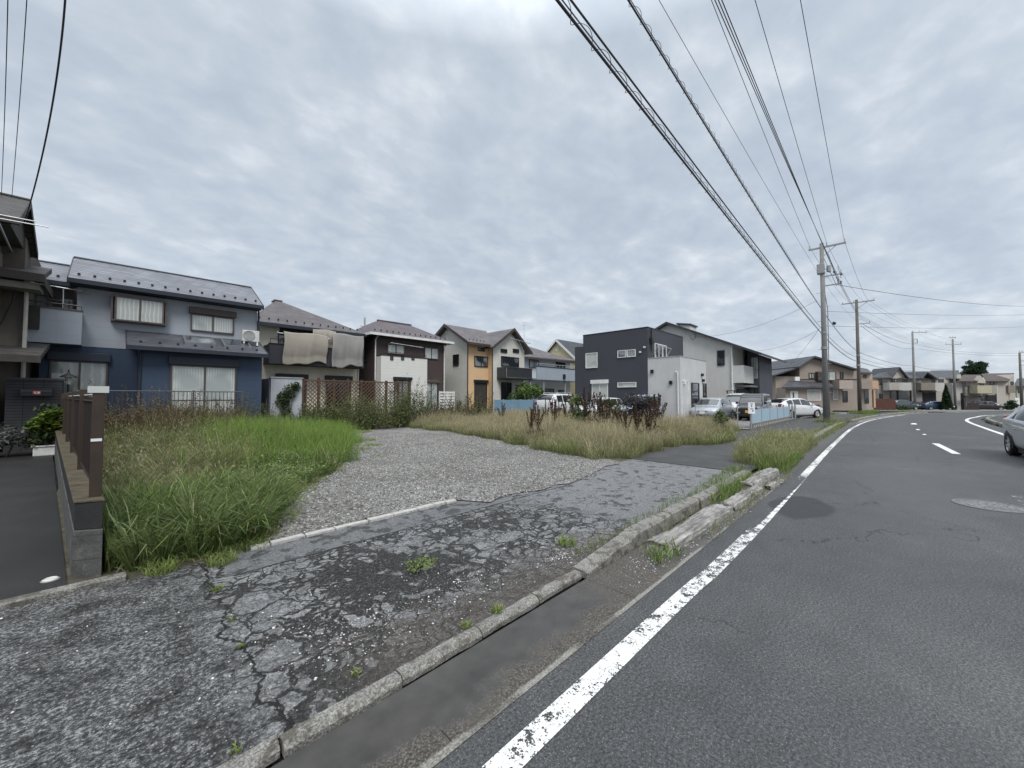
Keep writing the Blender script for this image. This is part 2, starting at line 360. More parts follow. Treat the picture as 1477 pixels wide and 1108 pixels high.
def mat_path():
    """old footpath: coarse worn asphalt at one end, alligator cracking, a smoother band along the lot, patched grey further on"""
    m, t, b = newmat('cracked_asphalt'); p = POS(t); X, Y = XY(t)
    big = NOISE(t, p, .9, 4, .6); mid = NOISE(t, p, 4.5, 5, .65); fine = MATH(t, 'ADD', MUL(t, NOISE(t, p, 75, 3, .75), .6), MUL(t, NOISE(t, p, 34, 2, .6), .4)); vf = NOISE(t, p, 190, 2, .7)
    # coarse worn end
    rough = RAMP(t, fine, [(.38, (.012,.0125,.013)), (.5, (.060,.061,.062)), (.61, (.25,.25,.245))])
    rough = MIXC(t, 1., rough, RAMP(t, mid, [(.36, .30), (.5, .9), (.66, 1.35)]), 'MULTIPLY')
    # cell cracking: coarse plates broken again into smaller ones, ragged lips, pieces missing
    def warp(src, sc, am):
        w = t.nodes.new('ShaderNodeVectorMath'); w.operation = 'MULTIPLY_ADD'; t.links.new(NOISE(t, p, sc, 3, .6, 0, 1), w.inputs[0]); w.inputs[1].default_value = (am, am, 0); t.links.new(src, w.inputs[2]); return w.outputs[0]
    wv = warp(warp(p, 3.2, .34), 22, .035)
    fl = t.nodes.new('ShaderNodeVectorMath'); fl.operation = 'MULTIPLY'; fl.inputs[1].default_value = (1, 1.2, 0); t.links.new(wv, fl.inputs[0])
    e1 = VORO(t, fl.outputs[0], 3.6, 'DISTANCE_TO_EDGE'); e2 = VORO(t, fl.outputs[0], 8.5, 'DISTANCE_TO_EDGE')
    cell = t.nodes.new('ShaderNodeTexVoronoi'); cell.inputs['Scale'].default_value = 8.5; t.links.new(fl.outputs[0], cell.inputs['Vector'])
    cs = t.nodes.new('ShaderNodeSeparateColor'); t.links.new(cell.outputs['Color'], cs.inputs[0])
    zone = MUL(t, SS(t, MATH(t, 'ADD', X, MUL(t, mid, .3)), .55, .8), SS(t, MATH(t, 'ADD', X, MUL(t, big, 2.)), 6.8, 5.0))
    ero = RAMP(t, NOISE(t, p, 1.5, 4, .6), [(.42, 0), (.70, 1)])
    g1 = SS(t, MATH(t, 'SUBTRACT', MATH(t, 'ADD', e1, MUL(t, MATH(t, 'SUBTRACT', vf, .5), .03)), MATH(t, 'ADD', .018, MUL(t, ero, .09))), .014, -.008)
    g2 = SS(t, MATH(t, 'SUBTRACT', MATH(t, 'ADD', e2, MUL(t, MATH(t, 'SUBTRACT', vf, .5), .05)), MATH(t, 'ADD', .006, MUL(t, ero, .22))), .03, -.01)
    gap = MATH(t, 'MAXIMUM', g1, MUL(t, g2, RAMP(t, NOISE(t, p, 1.1, 3), [(.40, .25), (.52, 1)])))
    hole = SS(t, blob(t, X, Y, 1.8, 3.15, .62, .72, mid, .9, .6), 0, 1)
    lost = MATH(t, 'GREATER_THAN', MATH(t, 'ADD', MUL(t, cs.outputs[0], .5), MUL(t, MATH(t, 'MAXIMUM', hole, MUL(t, ero, .55)), .62)), .735)
    gap = MATH(t, 'MAXIMUM', gap, lost)
    top = MIXC(t, 1., RAMP(t, fine, [(.37, (.050,.051,.053)), (.5, (.160,.162,.164)), (.63, (.28,.28,.28))]), RAMP(t, cs.outputs[1], [(0, .75), (1, 1.2)]), 'MULTIPLY')
    low = RAMP(t, fine, [(.37, (.005,.005,.0055)), (.5, (.017,.017,.017)), (.63, (.080,.078,.075))])
    allig = MIXC(t, gap, top, low)
    c = MIXC(t, zone, rough, allig)
    # further on: pale grey with dark flaked blotches
    far = SS(t, MATH(t, 'ADD', X, MUL(t, MATH(t, 'SUBTRACT', mid, .5), .8)), 4.3, 4.7)
    fl2 = MATH(t, 'MAXIMUM', SS(t, mid, .56, .60), MUL(t, SS(t, e1, .03, .01), SS(t, big, .45, .55)))
    patch = MIXC(t, fl2, RAMP(t, fine, [(.37, (.070,.072,.075)), (.5, (.160,.163,.168)), (.63, (.27,.27,.275))]), RAMP(t, fine, [(.37, (.03,.03,.031)), (.63, (.085,.085,.085))]))
    c = MIXC(t, MUL(t, far, SS(t, MATH(t, 'ADD', X, Y), 6.0, 7.2)), c, patch)
    # smoother band next to the lot edge
    band = MUL(t, SS(t, MATH(t, 'ADD', Y, MUL(t, MATH(t, 'SUBTRACT', mid, .5), .06)), 4.16, 4.19), MUL(t, SS(t, X, .75, .8), SS(t, X, 4.4, 4.1)))
    bandc = RAMP(t, NOISE(t, p, 28, 4, .7), [(.36, (.095,.097,.099)), (.64, (.18,.182,.185))])
    bandc = MIXC(t, SS(t, mid, .52, .56), bandc, (.055,.056,.057))
    c = MIXC(t, band, c, bandc)
    bl = MATH(t, 'LESS_THAN', MATH(t, 'ABSOLUTE', MATH(t, 'SUBTRACT', MATH(t, 'ADD', Y, MUL(t, MATH(t, 'SUBTRACT', mid, .5), .06)), 4.17)), .012)
    c = MIXC(t, MUL(t, bl, MUL(t, SS(t, X, .75, .8), SS(t, X, 6.2, 5.5))), c, (.012,.012,.012))
    # brown silt washed along the kerb
    silt = MUL(t, SS(t, MATH(t, 'ADD', Y, MUL(t, MATH(t, 'SUBTRACT', mid, .5), 1.3)), 2.75, 2.25), MUL(t, SS(t, X, .6, 1.4), SS(t, X, 4.6, 3.4)))
    c = MIXC(t, MUL(t, silt, .85), c, RAMP(t, fine, [(.37, (.028,.024,.020)), (.63, (.105,.092,.078))]))
    # long ragged joint between the two surfaces
    jx = MATH(t, 'ADD', MUL(t, MATH(t, 'SUBTRACT', NOISE(t, p, 2.0, 4, .7), .5), .55), .60)
    jo = SS(t, MATH(t, 'ABSOLUTE', MATH(t, 'SUBTRACT', X, jx)), .018, .006)
    c = MIXC(t, jo, c, (.012,.012,.011))
    v = t.nodes.new('ShaderNodeTexVoronoi'); v.inputs['Scale'].default_value = 85; t.links.new(p, v.inputs['Vector'])
    sp = t.nodes.new('ShaderNodeSeparateColor'); t.links.new(v.outputs['Color'], sp.inputs[0])
    c = MIXC(t, MUL(t, MUL(t, MATH(t, 'GREATER_THAN', sp.outputs[0], .93), SS(t, v.outputs['Distance'], .45, .25)), .7), c, (.36,.36,.35))
    c = MIXC(t, 1., c, RAMP(t, vf, [(.38, .7), (.62, 1.35)]), 'MULTIPLY')
    t.links.new(c, b.inputs['Base Color']); b.inputs['Specular IOR Level'].default_value = .35
    t.links.new(RAMP(t, big, [(.35, .55), (.65, .85)]), b.inputs['Roughness'])
    hh = MATH(t, 'SUBTRACT', MATH(t, 'ADD', MUL(t, fine, 1.1), MUL(t, vf, .4)), MATH(t, 'ADD', MUL(t, MUL(t, gap, zone), 1.0), MUL(t, jo, 1.5)))
    BUMP(t, b, hh, .9, .012)
    return m
def mat_gravel(name='gravel', lo=(.045,.043,.040), hi=(.46,.45,.43), scale=34, green=False):
    m, t, b = newmat(name); p = POS(t)
    v = t.nodes.new('ShaderNodeTexVoronoi'); v.inputs['Scale'].default_value = scale; t.links.new(p, v.inputs['Vector'])
    sp = t.nodes.new('ShaderNodeSeparateColor'); t.links.new(v.outputs['Color'], sp.inputs[0])
    v2 = t.nodes.new('ShaderNodeTexVoronoi'); v2.inputs['Scale'].default_value = scale*2.3; t.links.new(p, v2.inputs['Vector'])
    s2 = t.nodes.new('ShaderNodeSeparateColor'); t.links.new(v2.outputs['Color'], s2.inputs[0])
    big = NOISE(t, p, .7, 5, .6)
    val = MATH(t, 'ADD', MUL(t, sp.outputs[0], .6), MUL(t, s2.outputs[0], .4))
    c = RAMP(t, val, [(.15, lo), (.5, tuple(l*.5+h*.42 for l, h in zip(lo, hi))), (.9, hi)])
    c = MIXC(t, RAMP(t, big, [(.42, 0), (.62, .65)]), c, MIXC(t, val, (.045,.041,.036), (.22,.205,.185)))
    t.links.new(c, b.inputs['Base Color']); b.inputs['Roughness'].default_value = .8; b.inputs['Specular IOR Level'].default_value = .3
    BUMP(t, b, MATH(t, 'SUBTRACT', 1.0, MATH(t, 'ADD', v.outputs['Distance'], MUL(t, v2.outputs['Distance'], .5))), 1.0, .02)
    return m
def mat_soil():
    m, t, b = newmat('soil'); p = POS(t)
    n = NOISE(t, p, 6, 5, .65); n2 = NOISE(t, p, .8, 3)
    c = RAMP(t, n, [(.3, (.040,.034,.024)), (.55, (.080,.070,.048)), (.75, (.14,.125,.09))])
    c = MIXC(t, RAMP(t, n2, [(.45, 0), (.7, .5)]), c, (.055,.065,.028))
    t.links.new(c, b.inputs['Base Color']); b.inputs['Roughness'].default_value = .95
    BUMP(t, b, n, .8, .04); return m
def mat_plainasphalt(name, c0, c1, rough=.75, sp_amt=.5):
    m, t, b = newmat(name); p = POS(t); fine = NOISE(t, p, 90, 3, .7); mid = NOISE(t, p, 1.3, 5, .6)
    c = MIXC(t, RAMP(t, mid, [(.3, 0), (.7, 1)]), c0, c1)
    c = MIXC(t, 1., c, RAMP(t, fine, [(.37, .55), (.63, 1.5)]), 'MULTIPLY')
    t.links.new(c, b.inputs['Base Color']); b.inputs['Roughness'].default_value = rough
    BUMP(t, b, fine, .6, .008); return m
def mat_gutter():
    """concrete channel, silted; a shallow film of water lies in it"""
    m, t, b = newmat('gutter_concrete'); p = POS(t); X, Y = XY(t)
    mid = NOISE(t, p, 2.6, 5, .6); fine = NOISE(t, p, 85, 3, .7)
    c = RAMP(t, fine, [(.37, (.022,.019,.016)), (.5, (.054,.048,.041)), (.63, (.16,.148,.13))])
    c = MIXC(t, RAMP(t, mid, [(.35, 0), (.7, .6)]), c, (.085,.077,.066))
    c = MIXC(t, MUL(t, SS(t, X, 3.2, 5.), .7), c, RAMP(t, fine, [(.37, (.05,.05,.05)), (.63, (.125,.122,.118))]))
    wet = MUL(t, SS(t, MATH(t, 'ADD', MUL(t, mid, .9), MUL(t, MATH(t, 'SUBTRACT', MATH(t, 'ABSOLUTE', MATH(t, 'SUBTRACT', Y, 1.86)), .0), -1.3)), .05, .25), SS(t, X, 3.2, 2.4))
    c = MIXC(t, wet, c, RAMP(t, NOISE(t, p, 5, 3), [(.3, (.036,.033,.029)), (.7, (.066,.062,.055))]))
    slit = MATH(t, 'LESS_THAN', MATH(t, 'FRACT', MATH(t, 'ADD', MATH(t, 'DIVIDE', X, 1.8), .37)), .004)
    c = MIXC(t, MUL(t, slit, MATH(t, 'SUBTRACT', 1., wet)), c, (.015,.014,.013))
    lip = SS(t, MATH(t, 'SUBTRACT', MATH(t, 'ADD', Y, MUL(t, MATH(t, 'SUBTRACT', mid, .5), .06)), 1.50), .0, -.02)
    c = MIXC(t, MUL(t, lip, RAMP(t, NOISE(t, p, 1.7, 3), [(.36, 0), (.48, .9)])), c, RAMP(t, fine, [(.37, (.13,.125,.11)), (.63, (.33,.32,.29))]))
    t.links.new(c, b.inputs['Base Color'])
    t.links.new(RAMP(t, wet, [(0, .8), (1, .13)]), b.inputs['Roughness']); b.inputs['Specular IOR Level'].default_value = .5
    BUMP(t, b, MUL(t, fine, MATH(t, 'SUBTRACT', 1., wet)), .7, .008); return m
def mat_paint(name, wear=.5, scale=9):
    m, t, b = newmat(name); p = POS(t)
    n = NOISE(t, p, scale, 5, .7); n2 = NOISE(t, p, 80, 2, .7); n3 = NOISE(t, p, .5, 2)
    a = MATH(t, 'ADD', MATH(t, 'ADD', MUL(t, n, .55), MUL(t, n2, .35)), MUL(t, n3, .25))
    X, Y = XY(t)
    a = MATH(t, 'SUBTRACT', a, MUL(t, MUL(t, MUL(t, SS(t, X, 4.6, 6.2), SS(t, X, 10.5, 8.8)), SS(t, Y, 1.20, 1.235)), .17))
    a = SS(t, a, wear, wear+.03)
    c = RAMP(t, NOISE(t, p, 60, 3), [(.3, (.50,.50,.49)), (.6, (.74,.74,.73))])
    t.links.new(c, b.inputs['Base Color']); b.inputs['Roughness'].default_value = .6
    tr = t.nodes.new('ShaderNodeBsdfTransparent'); mx = t.nodes.new('ShaderNodeMixShader')
    o = [q for q in t.nodes if q.type == 'OUTPUT_MATERIAL'][0]
    t.links.new(a, mx.inputs[0]); t.links.new(tr.outputs[0], mx.inputs[1]); t.links.new(b.outputs[0], mx.inputs[2]); t.links.new(mx.outputs[0], o.inputs['Surface'])
    BUMP(t, b, n2, .5, .004); return m
def mat_kerb():
    m, t, b = newmat('kerb_concrete'); p = POS(t)
    fine = NOISE(t, p, 90, 3, .75); mid = NOISE(t, p, 5, 5, .65)
    c = RAMP(t, fine, [(.37, (.11,.106,.095)), (.5, (.23,.222,.20)), (.63, (.40,.39,.36))])
    c = MIXC(t, 1., c, RAMP(t, mid, [(.3, .62), (.65, 1.1)]), 'MULTIPLY')
    c = MIXC(t, MUL(t, SS(t, NOISE(t, p, 9, 4, .65), .50, .62), .8), c, (.075,.066,.052)); c = MIXC(t, MUL(t, SS(t, mid, .58, .7), .35), c, (.10,.10,.05))
    t.links.new(c, b.inputs['Base Color']); b.inputs['Roughness'].default_value = .85
    BUMP(t, b, MATH(t, 'ADD', fine, mid), .9, .012); return m
ROAD, PATH, GRAV, SOIL, GUT, KERB = mat_road(), mat_path(), mat_gravel(), mat_soil(), mat_gutter(), mat_kerb()
DARKA = mat_plainasphalt('dark_asphalt', (.034,.034,.035), (.062,.062,.062)); PARK = mat_gravel('parking_gravel', (.12,.12,.115), (.42,.42,.41), 30)
DRIVE = mat_plainasphalt('driveway_asphalt', (.010,.010,.0105), (.022,.021,.020), .6); FARG = mat_plainasphalt('far_ground', (.11,.108,.10), (.17,.165,.155), .9)

# base ground: one sheet to the horizon
n = 61; g = np.sign(np.linspace(-1, 1, n))*np.abs(np.linspace(-1, 1, n))**2.2*900
v = [(x+20, y, zg(x+20, y) - .09) for x in g for y in g]; f = [(i*n+k, (i+1)*n+k, (i+1)*n+k+1, i*n+k+1) for i in range(n-1) for k in range(n-1)]
me = bpy.data.meshes.new('ground'); me.from_pydata(v, [], f); me.materials.append(FARG)
o = bpy.data.objects.new('ground', me); COL.objects.link(o); o['kind'] = 'structure'

LL = [(-30, 1.46), (-10, 1.46), (5, 1.46), (17, 1.56), (26.5, 1.60), (34.7, 1.28), (40.6, .69), (45.0, .05), (53.9, -1.6), (60.4, -4.6), (68, -9), (80, -18), (95, -32)]
RL = [(-30, -4.1), (-10, -4.1), (5, -4.1), (17, -4.1), (26, -4.1), (33, -4.2), (38.3, -4.25), (43, -4.6), (47.9, -5.5), (54.5, -7.2), (61, -11.5), (70, -22), (80, -36)]
A, B = resample(LL, 240), resample(RL, 240)
strip('road', A, B, 0, ROAD, 14)
LLh = resample(LL, 900)
gutter_far = offset(LLh, .46)
strip('gutter', offset(LLh, .50), LLh, .003, GUT, 4)
# edge lines (worn near the camera)
WL = resample([(-10, 1.25), (2, 1.235), (4, 1.205), (6.5, 1.22), (11, 1.31), (17.3, 1.40), (26.5, 1.42), (34.7, 1.10), (40.6, .50), (45, -.08), (50, -.95)], 400)
P1 = mat_paint('worn_paint', .525, 9); P2 = mat_paint('road_paint', .40, 7)
strip('edge_line', offset(WL, .064), offset(WL, -.064), .005, P1, 1)
RLn = resample([(10, -3.42), (26.1, -3.45), (31.2, -3.48), (38.3, -3.6), (43, -3.97), (47.9, -4.85), (54.5, -6.5), (61, -11)], 200)
strip('edge_line', offset(RLn, .08), offset(RLn, -.08), .005, P2, 1)
def dash(x0, x1, y0, y1, w, mat):
    A = np.array([(x0, y0+w), (x1, y1+w)]); B = np.array([(x0, y0-w), (x1, y1-w)]); strip('centre_line', A, B, .005, mat)
dash(16.6, 19.85, -1.31, -1.09, .085, P2); dash(7.2, 10.3, -1.5, -1.45, .08, mat_paint('faded_paint', .62, 6))

# footpath, lot, parking, driveway
sheet('footpath', -14, 9.2, 2.055, 4.72, .032, PATH, 60)
def ragged(name, poly, z, mat, amp=.25, n=24, seed=3):
    rr = random.Random(seed); P = []
    for i in range(len(poly)):
        a, b = poly[i], poly[(i+1) % len(poly)]; L = math.dist(a, b); k = max(1, int(L/.35))
        for q in range(k):
            u = q/k; P.append((a[0]+(b[0]-a[0])*u + rr.uniform(-amp, amp)*.5, a[1]+(b[1]-a[1])*u + rr.uniform(-amp, amp)*.5))
    import bmesh
    bm = bmesh.new(); vs = [bm.verts.new((p[0], p[1], zg(*p)+z)) for p in P]; bm.faces.new(vs)
    bmesh.ops.triangulate(bm, faces=bm.faces[:]); me = bpy.data.meshes.new(name); bm.to_mesh(me); bm.free(); me.materials.append(mat)
    if me.polygons[0].normal.z < 0: me.flip_normals()
    o = bpy.data.objects.new(name, me); COL.objects.link(o); o['kind'] = 'structure'; return o
sheet('lot_ground', -.6, 21.2, 4.725, 24, .03, SOIL, 40)
ragged('gravel_track', [(1.2, 4.80), (3.6, 4.76), (3.9, 4.35), (6.6, 4.25), (8.6, 4.75), (9.0, 6.5), (9.6, 9), (10.6, 13), (11.2, 19.5), (7, 20), (5.6, 17), (4.9, 13), (3.2, 8.2), (1.9, 6.4)], .048, GRAV, .22)
A = resample([(9.2, 4.85), (22, 4.85), (33, 4.85), (40, 4.3), (47, 2.9), (56, .4), (64, -3.5)], 120); Bp = resample([(9.2, 2.14), (22, 2.2), (33, 1.95), (40, 1.45), (46, .6), (55, -1.3), (62, -4.4)], 120)
strip('pavement', A, Bp, .042, DARKA, 4)
sheet('parking_lot', 21.2, 38, 4.86, 26, .07, PARK, 16)
A = np.array([(-9, 20.), (-.35, 5.0)]); 
me_ = MB(); me_.face([(-12, 4.85, .046), (-.22, 4.85, .046), (-1.3, 19, .046), (-12, 19, .046)]); o = me_.build('driveway', DRIVE); o['kind'] = 'structure'
# right-hand pavement inside the bend
A = resample([(8, -4.2), (26, -4.2), (33, -4.3), (38.3, -4.4), (43, -4.75), (47.9, -5.65), (54.5, -7.4), (60, -11.3)], 120)
strip('pavement', A, offset(A, -3.2), .06, DARKA, 4)
sheet('verge_ground', 8, 60, -26, -7.5, .02, FARG, 24)
# far pavement along the houses beyond the bend
A = resample([(60, 5), (60.8, -4), (69, -8.8), (80.5, -17.6), (96, -31.5)], 60); strip('pavement', offset(A, 9), offset(A, .3), .03, FARG, 6)

# kerbs
rr = random.Random(5)
def kerb_blocks(name, pl, w, hs, length=.6, z0=-.02, jit=.008, gap=.012, rg=rr):
    mb = MB(); s = np.r_[0, np.cumsum(np.linalg.norm(np.diff(pl, axis=0), axis=1))]; d = 0
    at = lambda q: np.array([np.interp(q, s, pl[:, 0]), np.interp(q, s, pl[:, 1])])
    while d + length <= s[-1]:
        a, b = at(d+gap/2), at(d+length-gap/2); t = (b-a)/np.linalg.norm(b-a); nrm = np.array((-t[1], t[0]))
        j = rg.uniform(-jit, jit); h0, h1 = hs(a[0]), hs(b[0]); K = 6
        pts = []
        for k in range(K+1):
            p = a+(b-a)*k/K; h = h0+(h1-h0)*k/K + rg.uniform(-.004, .004); zz = zg(*p); e = rg.uniform(-.006, .006)
            q0 = p + nrm*(j+e); q1 = p + nrm*(w*.86+j); 
            c = .018 + rg.uniform(0, .012)
            pts.append([(q0[0], q0[1], zz+z0), (q0[0], q0[1], zz+h-c), (q0[0]+nrm[0]*c, q0[1]+nrm[1]*c, zz+h), (q1[0], q1[1], zz+h), (q1[0]+nrm[0]*.02, q1[1]+nrm[1]*.02, zz+h-.02), (q1[0]+nrm[0]*.02, q1[1]+nrm[1]*.02, zz+z0)])
        bs = len(mb.v); m_ = 6
        for q in pts: mb.v += q
        for k in range(K):
            for i in range(m_-1): mb.f.append((bs+k*m_+i, bs+(k+1)*m_+i, bs+(k+1)*m_+i+1, bs+k*m_+i+1)); mb.m.append(0)
        mb.f.append(tuple(bs+i for i in range(m_))); mb.f.append(tuple(bs+K*m_+i for i in range(m_))); mb.m += [0, 0]
        d += length
    o = mb.build(name, KERB); o['kind'] = 'structure'; return o
kerb_blocks('kerb', resample([(-7.83, 1.995), (3.02, 1.995)], 20), .095, lambda x: .036, .6, jit=.016)
kerb_blocks('kerb', resample([(2.98, 1.99), (9.8, 1.99)], 40), .17, lambda x: .040+.10*sstep(2.9, 3.9, x), .98, jit=.015)
kerb_blocks('kerb', resample([(12.6, 2.0), (15.6, 1.98)], 20), .18, lambda x: .07, .6)
kerb_blocks('kerb', offset(resample([(17.3, 1.62), (26.5, 1.66), (30.5, 1.52)], 60), .36), .2, lambda x: .15, .9)
kerb_blocks('kerb', offset(resample([(33., 1.36), (40.6, .69), (45.0, .05), (53.9, -1.6), (58, -3.3)], 60), .36), .2, lambda x: .15, 1.2)
kerb_blocks('kerb', resample([(14, -4.2), (26, -4.2), (33, -4.32), (38.3, -4.42), (43, -4.8), (47.9, -5.7)], 60)[::-1], .2, lambda x: .17, .9, jit=.06)
# row of pale edging stones between footpath and lot
mb = MB(); x = 1.02
while x < 3.62:
    L = rr.uniform(.16, .42); x1 = min(x+L, 3.64); dy = rr.uniform(-.012, .012)
    mb.prism([(x+.006, 4.70+dy, .02), (x1-.006, 4.70+dy+rr.uniform(-.008, .008), .02), (x1-.008, 4.79+dy+rr.uniform(-.012, .012), .02), (x+.008, 4.79+dy, .02)], (0, 0, .043+rr.uniform(-.006, .006))); x = x1
mb.build('edging', plain('pale_concrete', (.42,.41,.39), .85, .25, 20, .6, 120), bevel=.006)['kind'] = 'structure'
mb = MB(); mb.box(-12, -3.1, 4.72, 4.84, 0, .075); mb.box(-3.09, -1.0, 4.72, 4.84, 0, .077); mb.box(-.99, .12, 4.72, 4.84, 0, .074)
mb.build('edging', KERB, bevel=.006)['kind'] = 'structure'

# manhole cover
def mat_manhole():
    m, t, b = newmat('cast_iron'); v = OBJ(t)
    e = VORO(t, v, 16, 'DISTANCE_TO_EDGE'); h = SS(t, e, .05, .12)
    c = MIXC(t, h, (.10,.10,.10), (.23,.23,.225)); t.links.new(c, b.inputs['Base Color']); b.inputs['Roughness'].default_value = .5; b.inputs['Metallic'].default_value = .3
    BUMP(t, b, h, .8, .01); return m
mh = empty('manhole_cover', 'round cast iron manhole cover set in the road', 'manhole cover', (9.05, -1.02, 0))
MB().lathe([(.38, -.02), (.38, .009), (.335, .011), (.335, -.02)], (0,0,0), n=40).build('ring', plain('worn_iron', (.16,.16,.16), .5, metal=.3), mh)
MB().lathe([(0, .008), (.33, .008), (.33, -.02)], (0,0,0), n=40).build('lid', mat_manhole(), mh)
# small round drain cap on the driveway edge
d = empty('drain_cap', 'small round pale plastic drain cap at the driveway edge', 'drain cap', (-.33, 5.14, .046))
MB().lathe([(.048, -.01), (.048, .014), (.040, .020), (.035, .014), (.031, .014), (0, .016)], (0,0,0), n=24).build('cap', plain('old_plastic', (.55,.55,.52), .5), d)
MB().lathe([(.050, -.01), (.058, .006), (.048, .010)], (0,0,0), n=24).build('collar', plain('collar_grey', (.2,.2,.19), .6), d)
# road studs on the centre line
st = lambda s: [(0, .03*s), (.04*s, .026*s), (.075*s, .0)]
for (p, s, lab) in (((33.1, -.98), 2.0, 'bright white road stud furthest along the centre line'), ((27.6, -.95), 1.1, 'small pale road stud, middle of the three on the centre line'), ((24.2, -1.02), .9, 'tiny pale road stud nearest the painted centre dash')):
    o = MB().lathe(st(s)[::-1], (0,0,0), n=14).build('road_stud', WHITE_M, smooth=True); o.location = (p[0], p[1], zg(*p)+.002); tag(o, lab, 'road stud', 'road studs on the centre line')

# weathered timber sleepers lying along the kerb
def mat_wood():
    m, t, b = newmat('weathered_wood'); v = OBJ(t)
    mp = t.nodes.new('ShaderNodeMapping'); mp.inputs['Scale'].default_value = (1.2, 22, 22); t.links.new(v, mp.inputs['Vector'])
    n = NOISE(t, mp.outputs[0], 1.6, 6, .7, .6); n2 = NOISE(t, v, 6, 4)
    c = RAMP(t, n, [(.3, (.045,.042,.038)), (.45, (.22,.21,.195)), (.7, (.43,.42,.40))]); c = MIXC(t, 1., c, RAMP(t, n2, [(.3, .6), (.6, 1.08)]), 'MULTIPLY')
    t.links.new(c, b.inputs['Base Color']); b.inputs['Roughness'].default_value = .9
    BUMP(t, b, n, 1., .02); return m
WOOD = mat_wood()
def sleeper(x0, x1, y0, y1, w, h, lab, seed, ragged_=.3, tilt=0.):
    rg = random.Random(seed); L = math.dist((x0, y0), (x1, y1)); n = 26; mb = MB(); sec = 10
    prof = [(-.5, 0), (-.5, .55), (-.46, .92), (-.3, 1.), (-.1, .97), (.1, 1.), (.3, .98), (.46, .9), (.5, .5), (.5, 0)]
    base = [rg.uniform(-1, 1) for _ in prof]
    for i in range(n):
        u = i/(n-1); e = sstep(1-ragged_, 1, u)*ragged_
        for k, (a, c) in enumerate(prof):
            j = .05*math.sin(7*u+base[k]*4) + rg.uniform(-.05, .05)
            cut = 0 if rg.random() > e*2.2 else rg.uniform(.2, .7)
            ex = (rg.uniform(-.10, .02) if i in (0, n-1) else rg.uniform(-.012, .012))
            mb.v.append((u*L + (ex if i else -ex), a*w*(1-.25*e)+.012*rg.uniform(-1, 1)+.012*math.sin(9*u+seed), max(0, c*h*(1+j-cut*.8))))
    for i in range(n-1):
        for k in range(sec-1): mb.f.append((i*sec+k, (i+1)*sec+k, (i+1)*sec+k+1, i*sec+k+1)); mb.m.append(0)
    mb.f.append(tuple(range(sec))); mb.f.append(tuple((n-1)*sec+k for k in range(sec))); mb.m += [0, 0]
    o = mb.build('timber_sleeper', WOOD); o.location = (x0, y0, .002); o.rotation_euler = (R_(tilt), 0, math.atan2(y1-y0, x1-x0))
    return tag(o, lab, 'timber', 'weathered timbers along the kerb')
sleeper(3.95, 6.0, 1.73, 1.70, .25, .105, 'long grey split timber lying nearest, at the ramped end of the kerb', 1, .12)
sleeper(6.12, 7.75, 1.68, 1.66, .19, .105, 'broken middle timber with a ragged end among the kerb weeds', 2, .7, 4)
sleeper(7.6, 9.6, 1.80, 1.78, .25, .135, 'short thick timber farthest along the kerb, beside the tall weeds', 3, .15, -3)
sleeper(7.9, 8.9, 1.56, 1.50, .10, .07, 'thin splintered strip of timber on the road side of the thick one', 4, .8, 5)
# ================================================================== HOUSES
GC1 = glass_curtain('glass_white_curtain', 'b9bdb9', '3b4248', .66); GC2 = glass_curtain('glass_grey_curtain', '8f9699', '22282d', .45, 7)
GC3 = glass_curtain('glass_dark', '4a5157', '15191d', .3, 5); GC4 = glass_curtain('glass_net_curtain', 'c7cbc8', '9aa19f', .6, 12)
FR_BRONZE = plain('bronze_frame', lin('5a514c'), .4, metal=.3); FR_BLACK = plain('black_frame', lin('26262a'), .4); FR_WHITE = plain('white_frame', lin('d5d6d4'), .4)
class House:
    def __init__(s, name, label, cat, loc, rz=0, group=None, local=False):
        s.loc = (0, 0, 0) if local else loc; s.root = empty(name, label, cat, loc, rz, group)
    def part(s, mb, name, mat, parent=None, **k):
        mb.v = [(x-s.loc[0], y-s.loc[1], z-s.loc[2]) for x, y, z in mb.v]
        return mb.build(name, mat, parent or s.root, **k)
    def box(s, name, mat, *b, parent=None, **k): return s.part(MB().box(*b), name, mat, parent, **k)
def ob(mb, ax, c, a0, a1, o0, o1, z0, z1, m=0):       # box on a wall plane: o = outward distance
    if ax == 'Y': mb.box(a0, a1, c-o0, c-o1, z0, z1, m)
    else: mb.box(c-o0, c-o1, a0, a1, z0, z1, m)
def window(h, ax, c, a0, a1, z0, z1, fm=FR_BRONZE, gm=GC1, mull=1, out=.06, bar=.05, shutter=0, shm=None, rail=False, name='window', sill=True, parent=None):
    if a0 > a1: a0, a1 = a1, a0
    mb = MB()
    ob(mb, ax, c, a0, a0+bar, 0, out, z0, z1); ob(mb, ax, c, a1-bar, a1, 0, out, z0, z1)
    ob(mb, ax, c, a0+bar, a1-bar, 0, out, z1-bar, z1); ob(mb, ax, c, a0+bar, a1-bar, 0, out*1.25 if sill else out, z0, z0+bar)
    for k in range(mull):
        a = a0+(a1-a0)*(k+1)/(mull+1); ob(mb, ax, c, a-bar*.55, a+bar*.55, 0, out*.85, z0+bar, z1-bar)
    if rail: ob(mb, ax, c, a0+bar, a1-bar, .0, out*.6, z0+(z1-z0)*.42, z0+(z1-z0)*.42+.03)
    f = h.part(mb, name, fm, parent)
    p = MB(); ob(p, ax, c, a0+bar, a1-bar, .006, .020, z0+bar, z1-bar); h.part(p, 'pane', gm, f)
    if shutter:
        q = MB(); ob(q, ax, c, a0-.06, a1+.06, 0, .17, z1+.003, z1+shutter); h.part(q, 'shutter_box', shm or fm, f, bevel=.015)
    return f
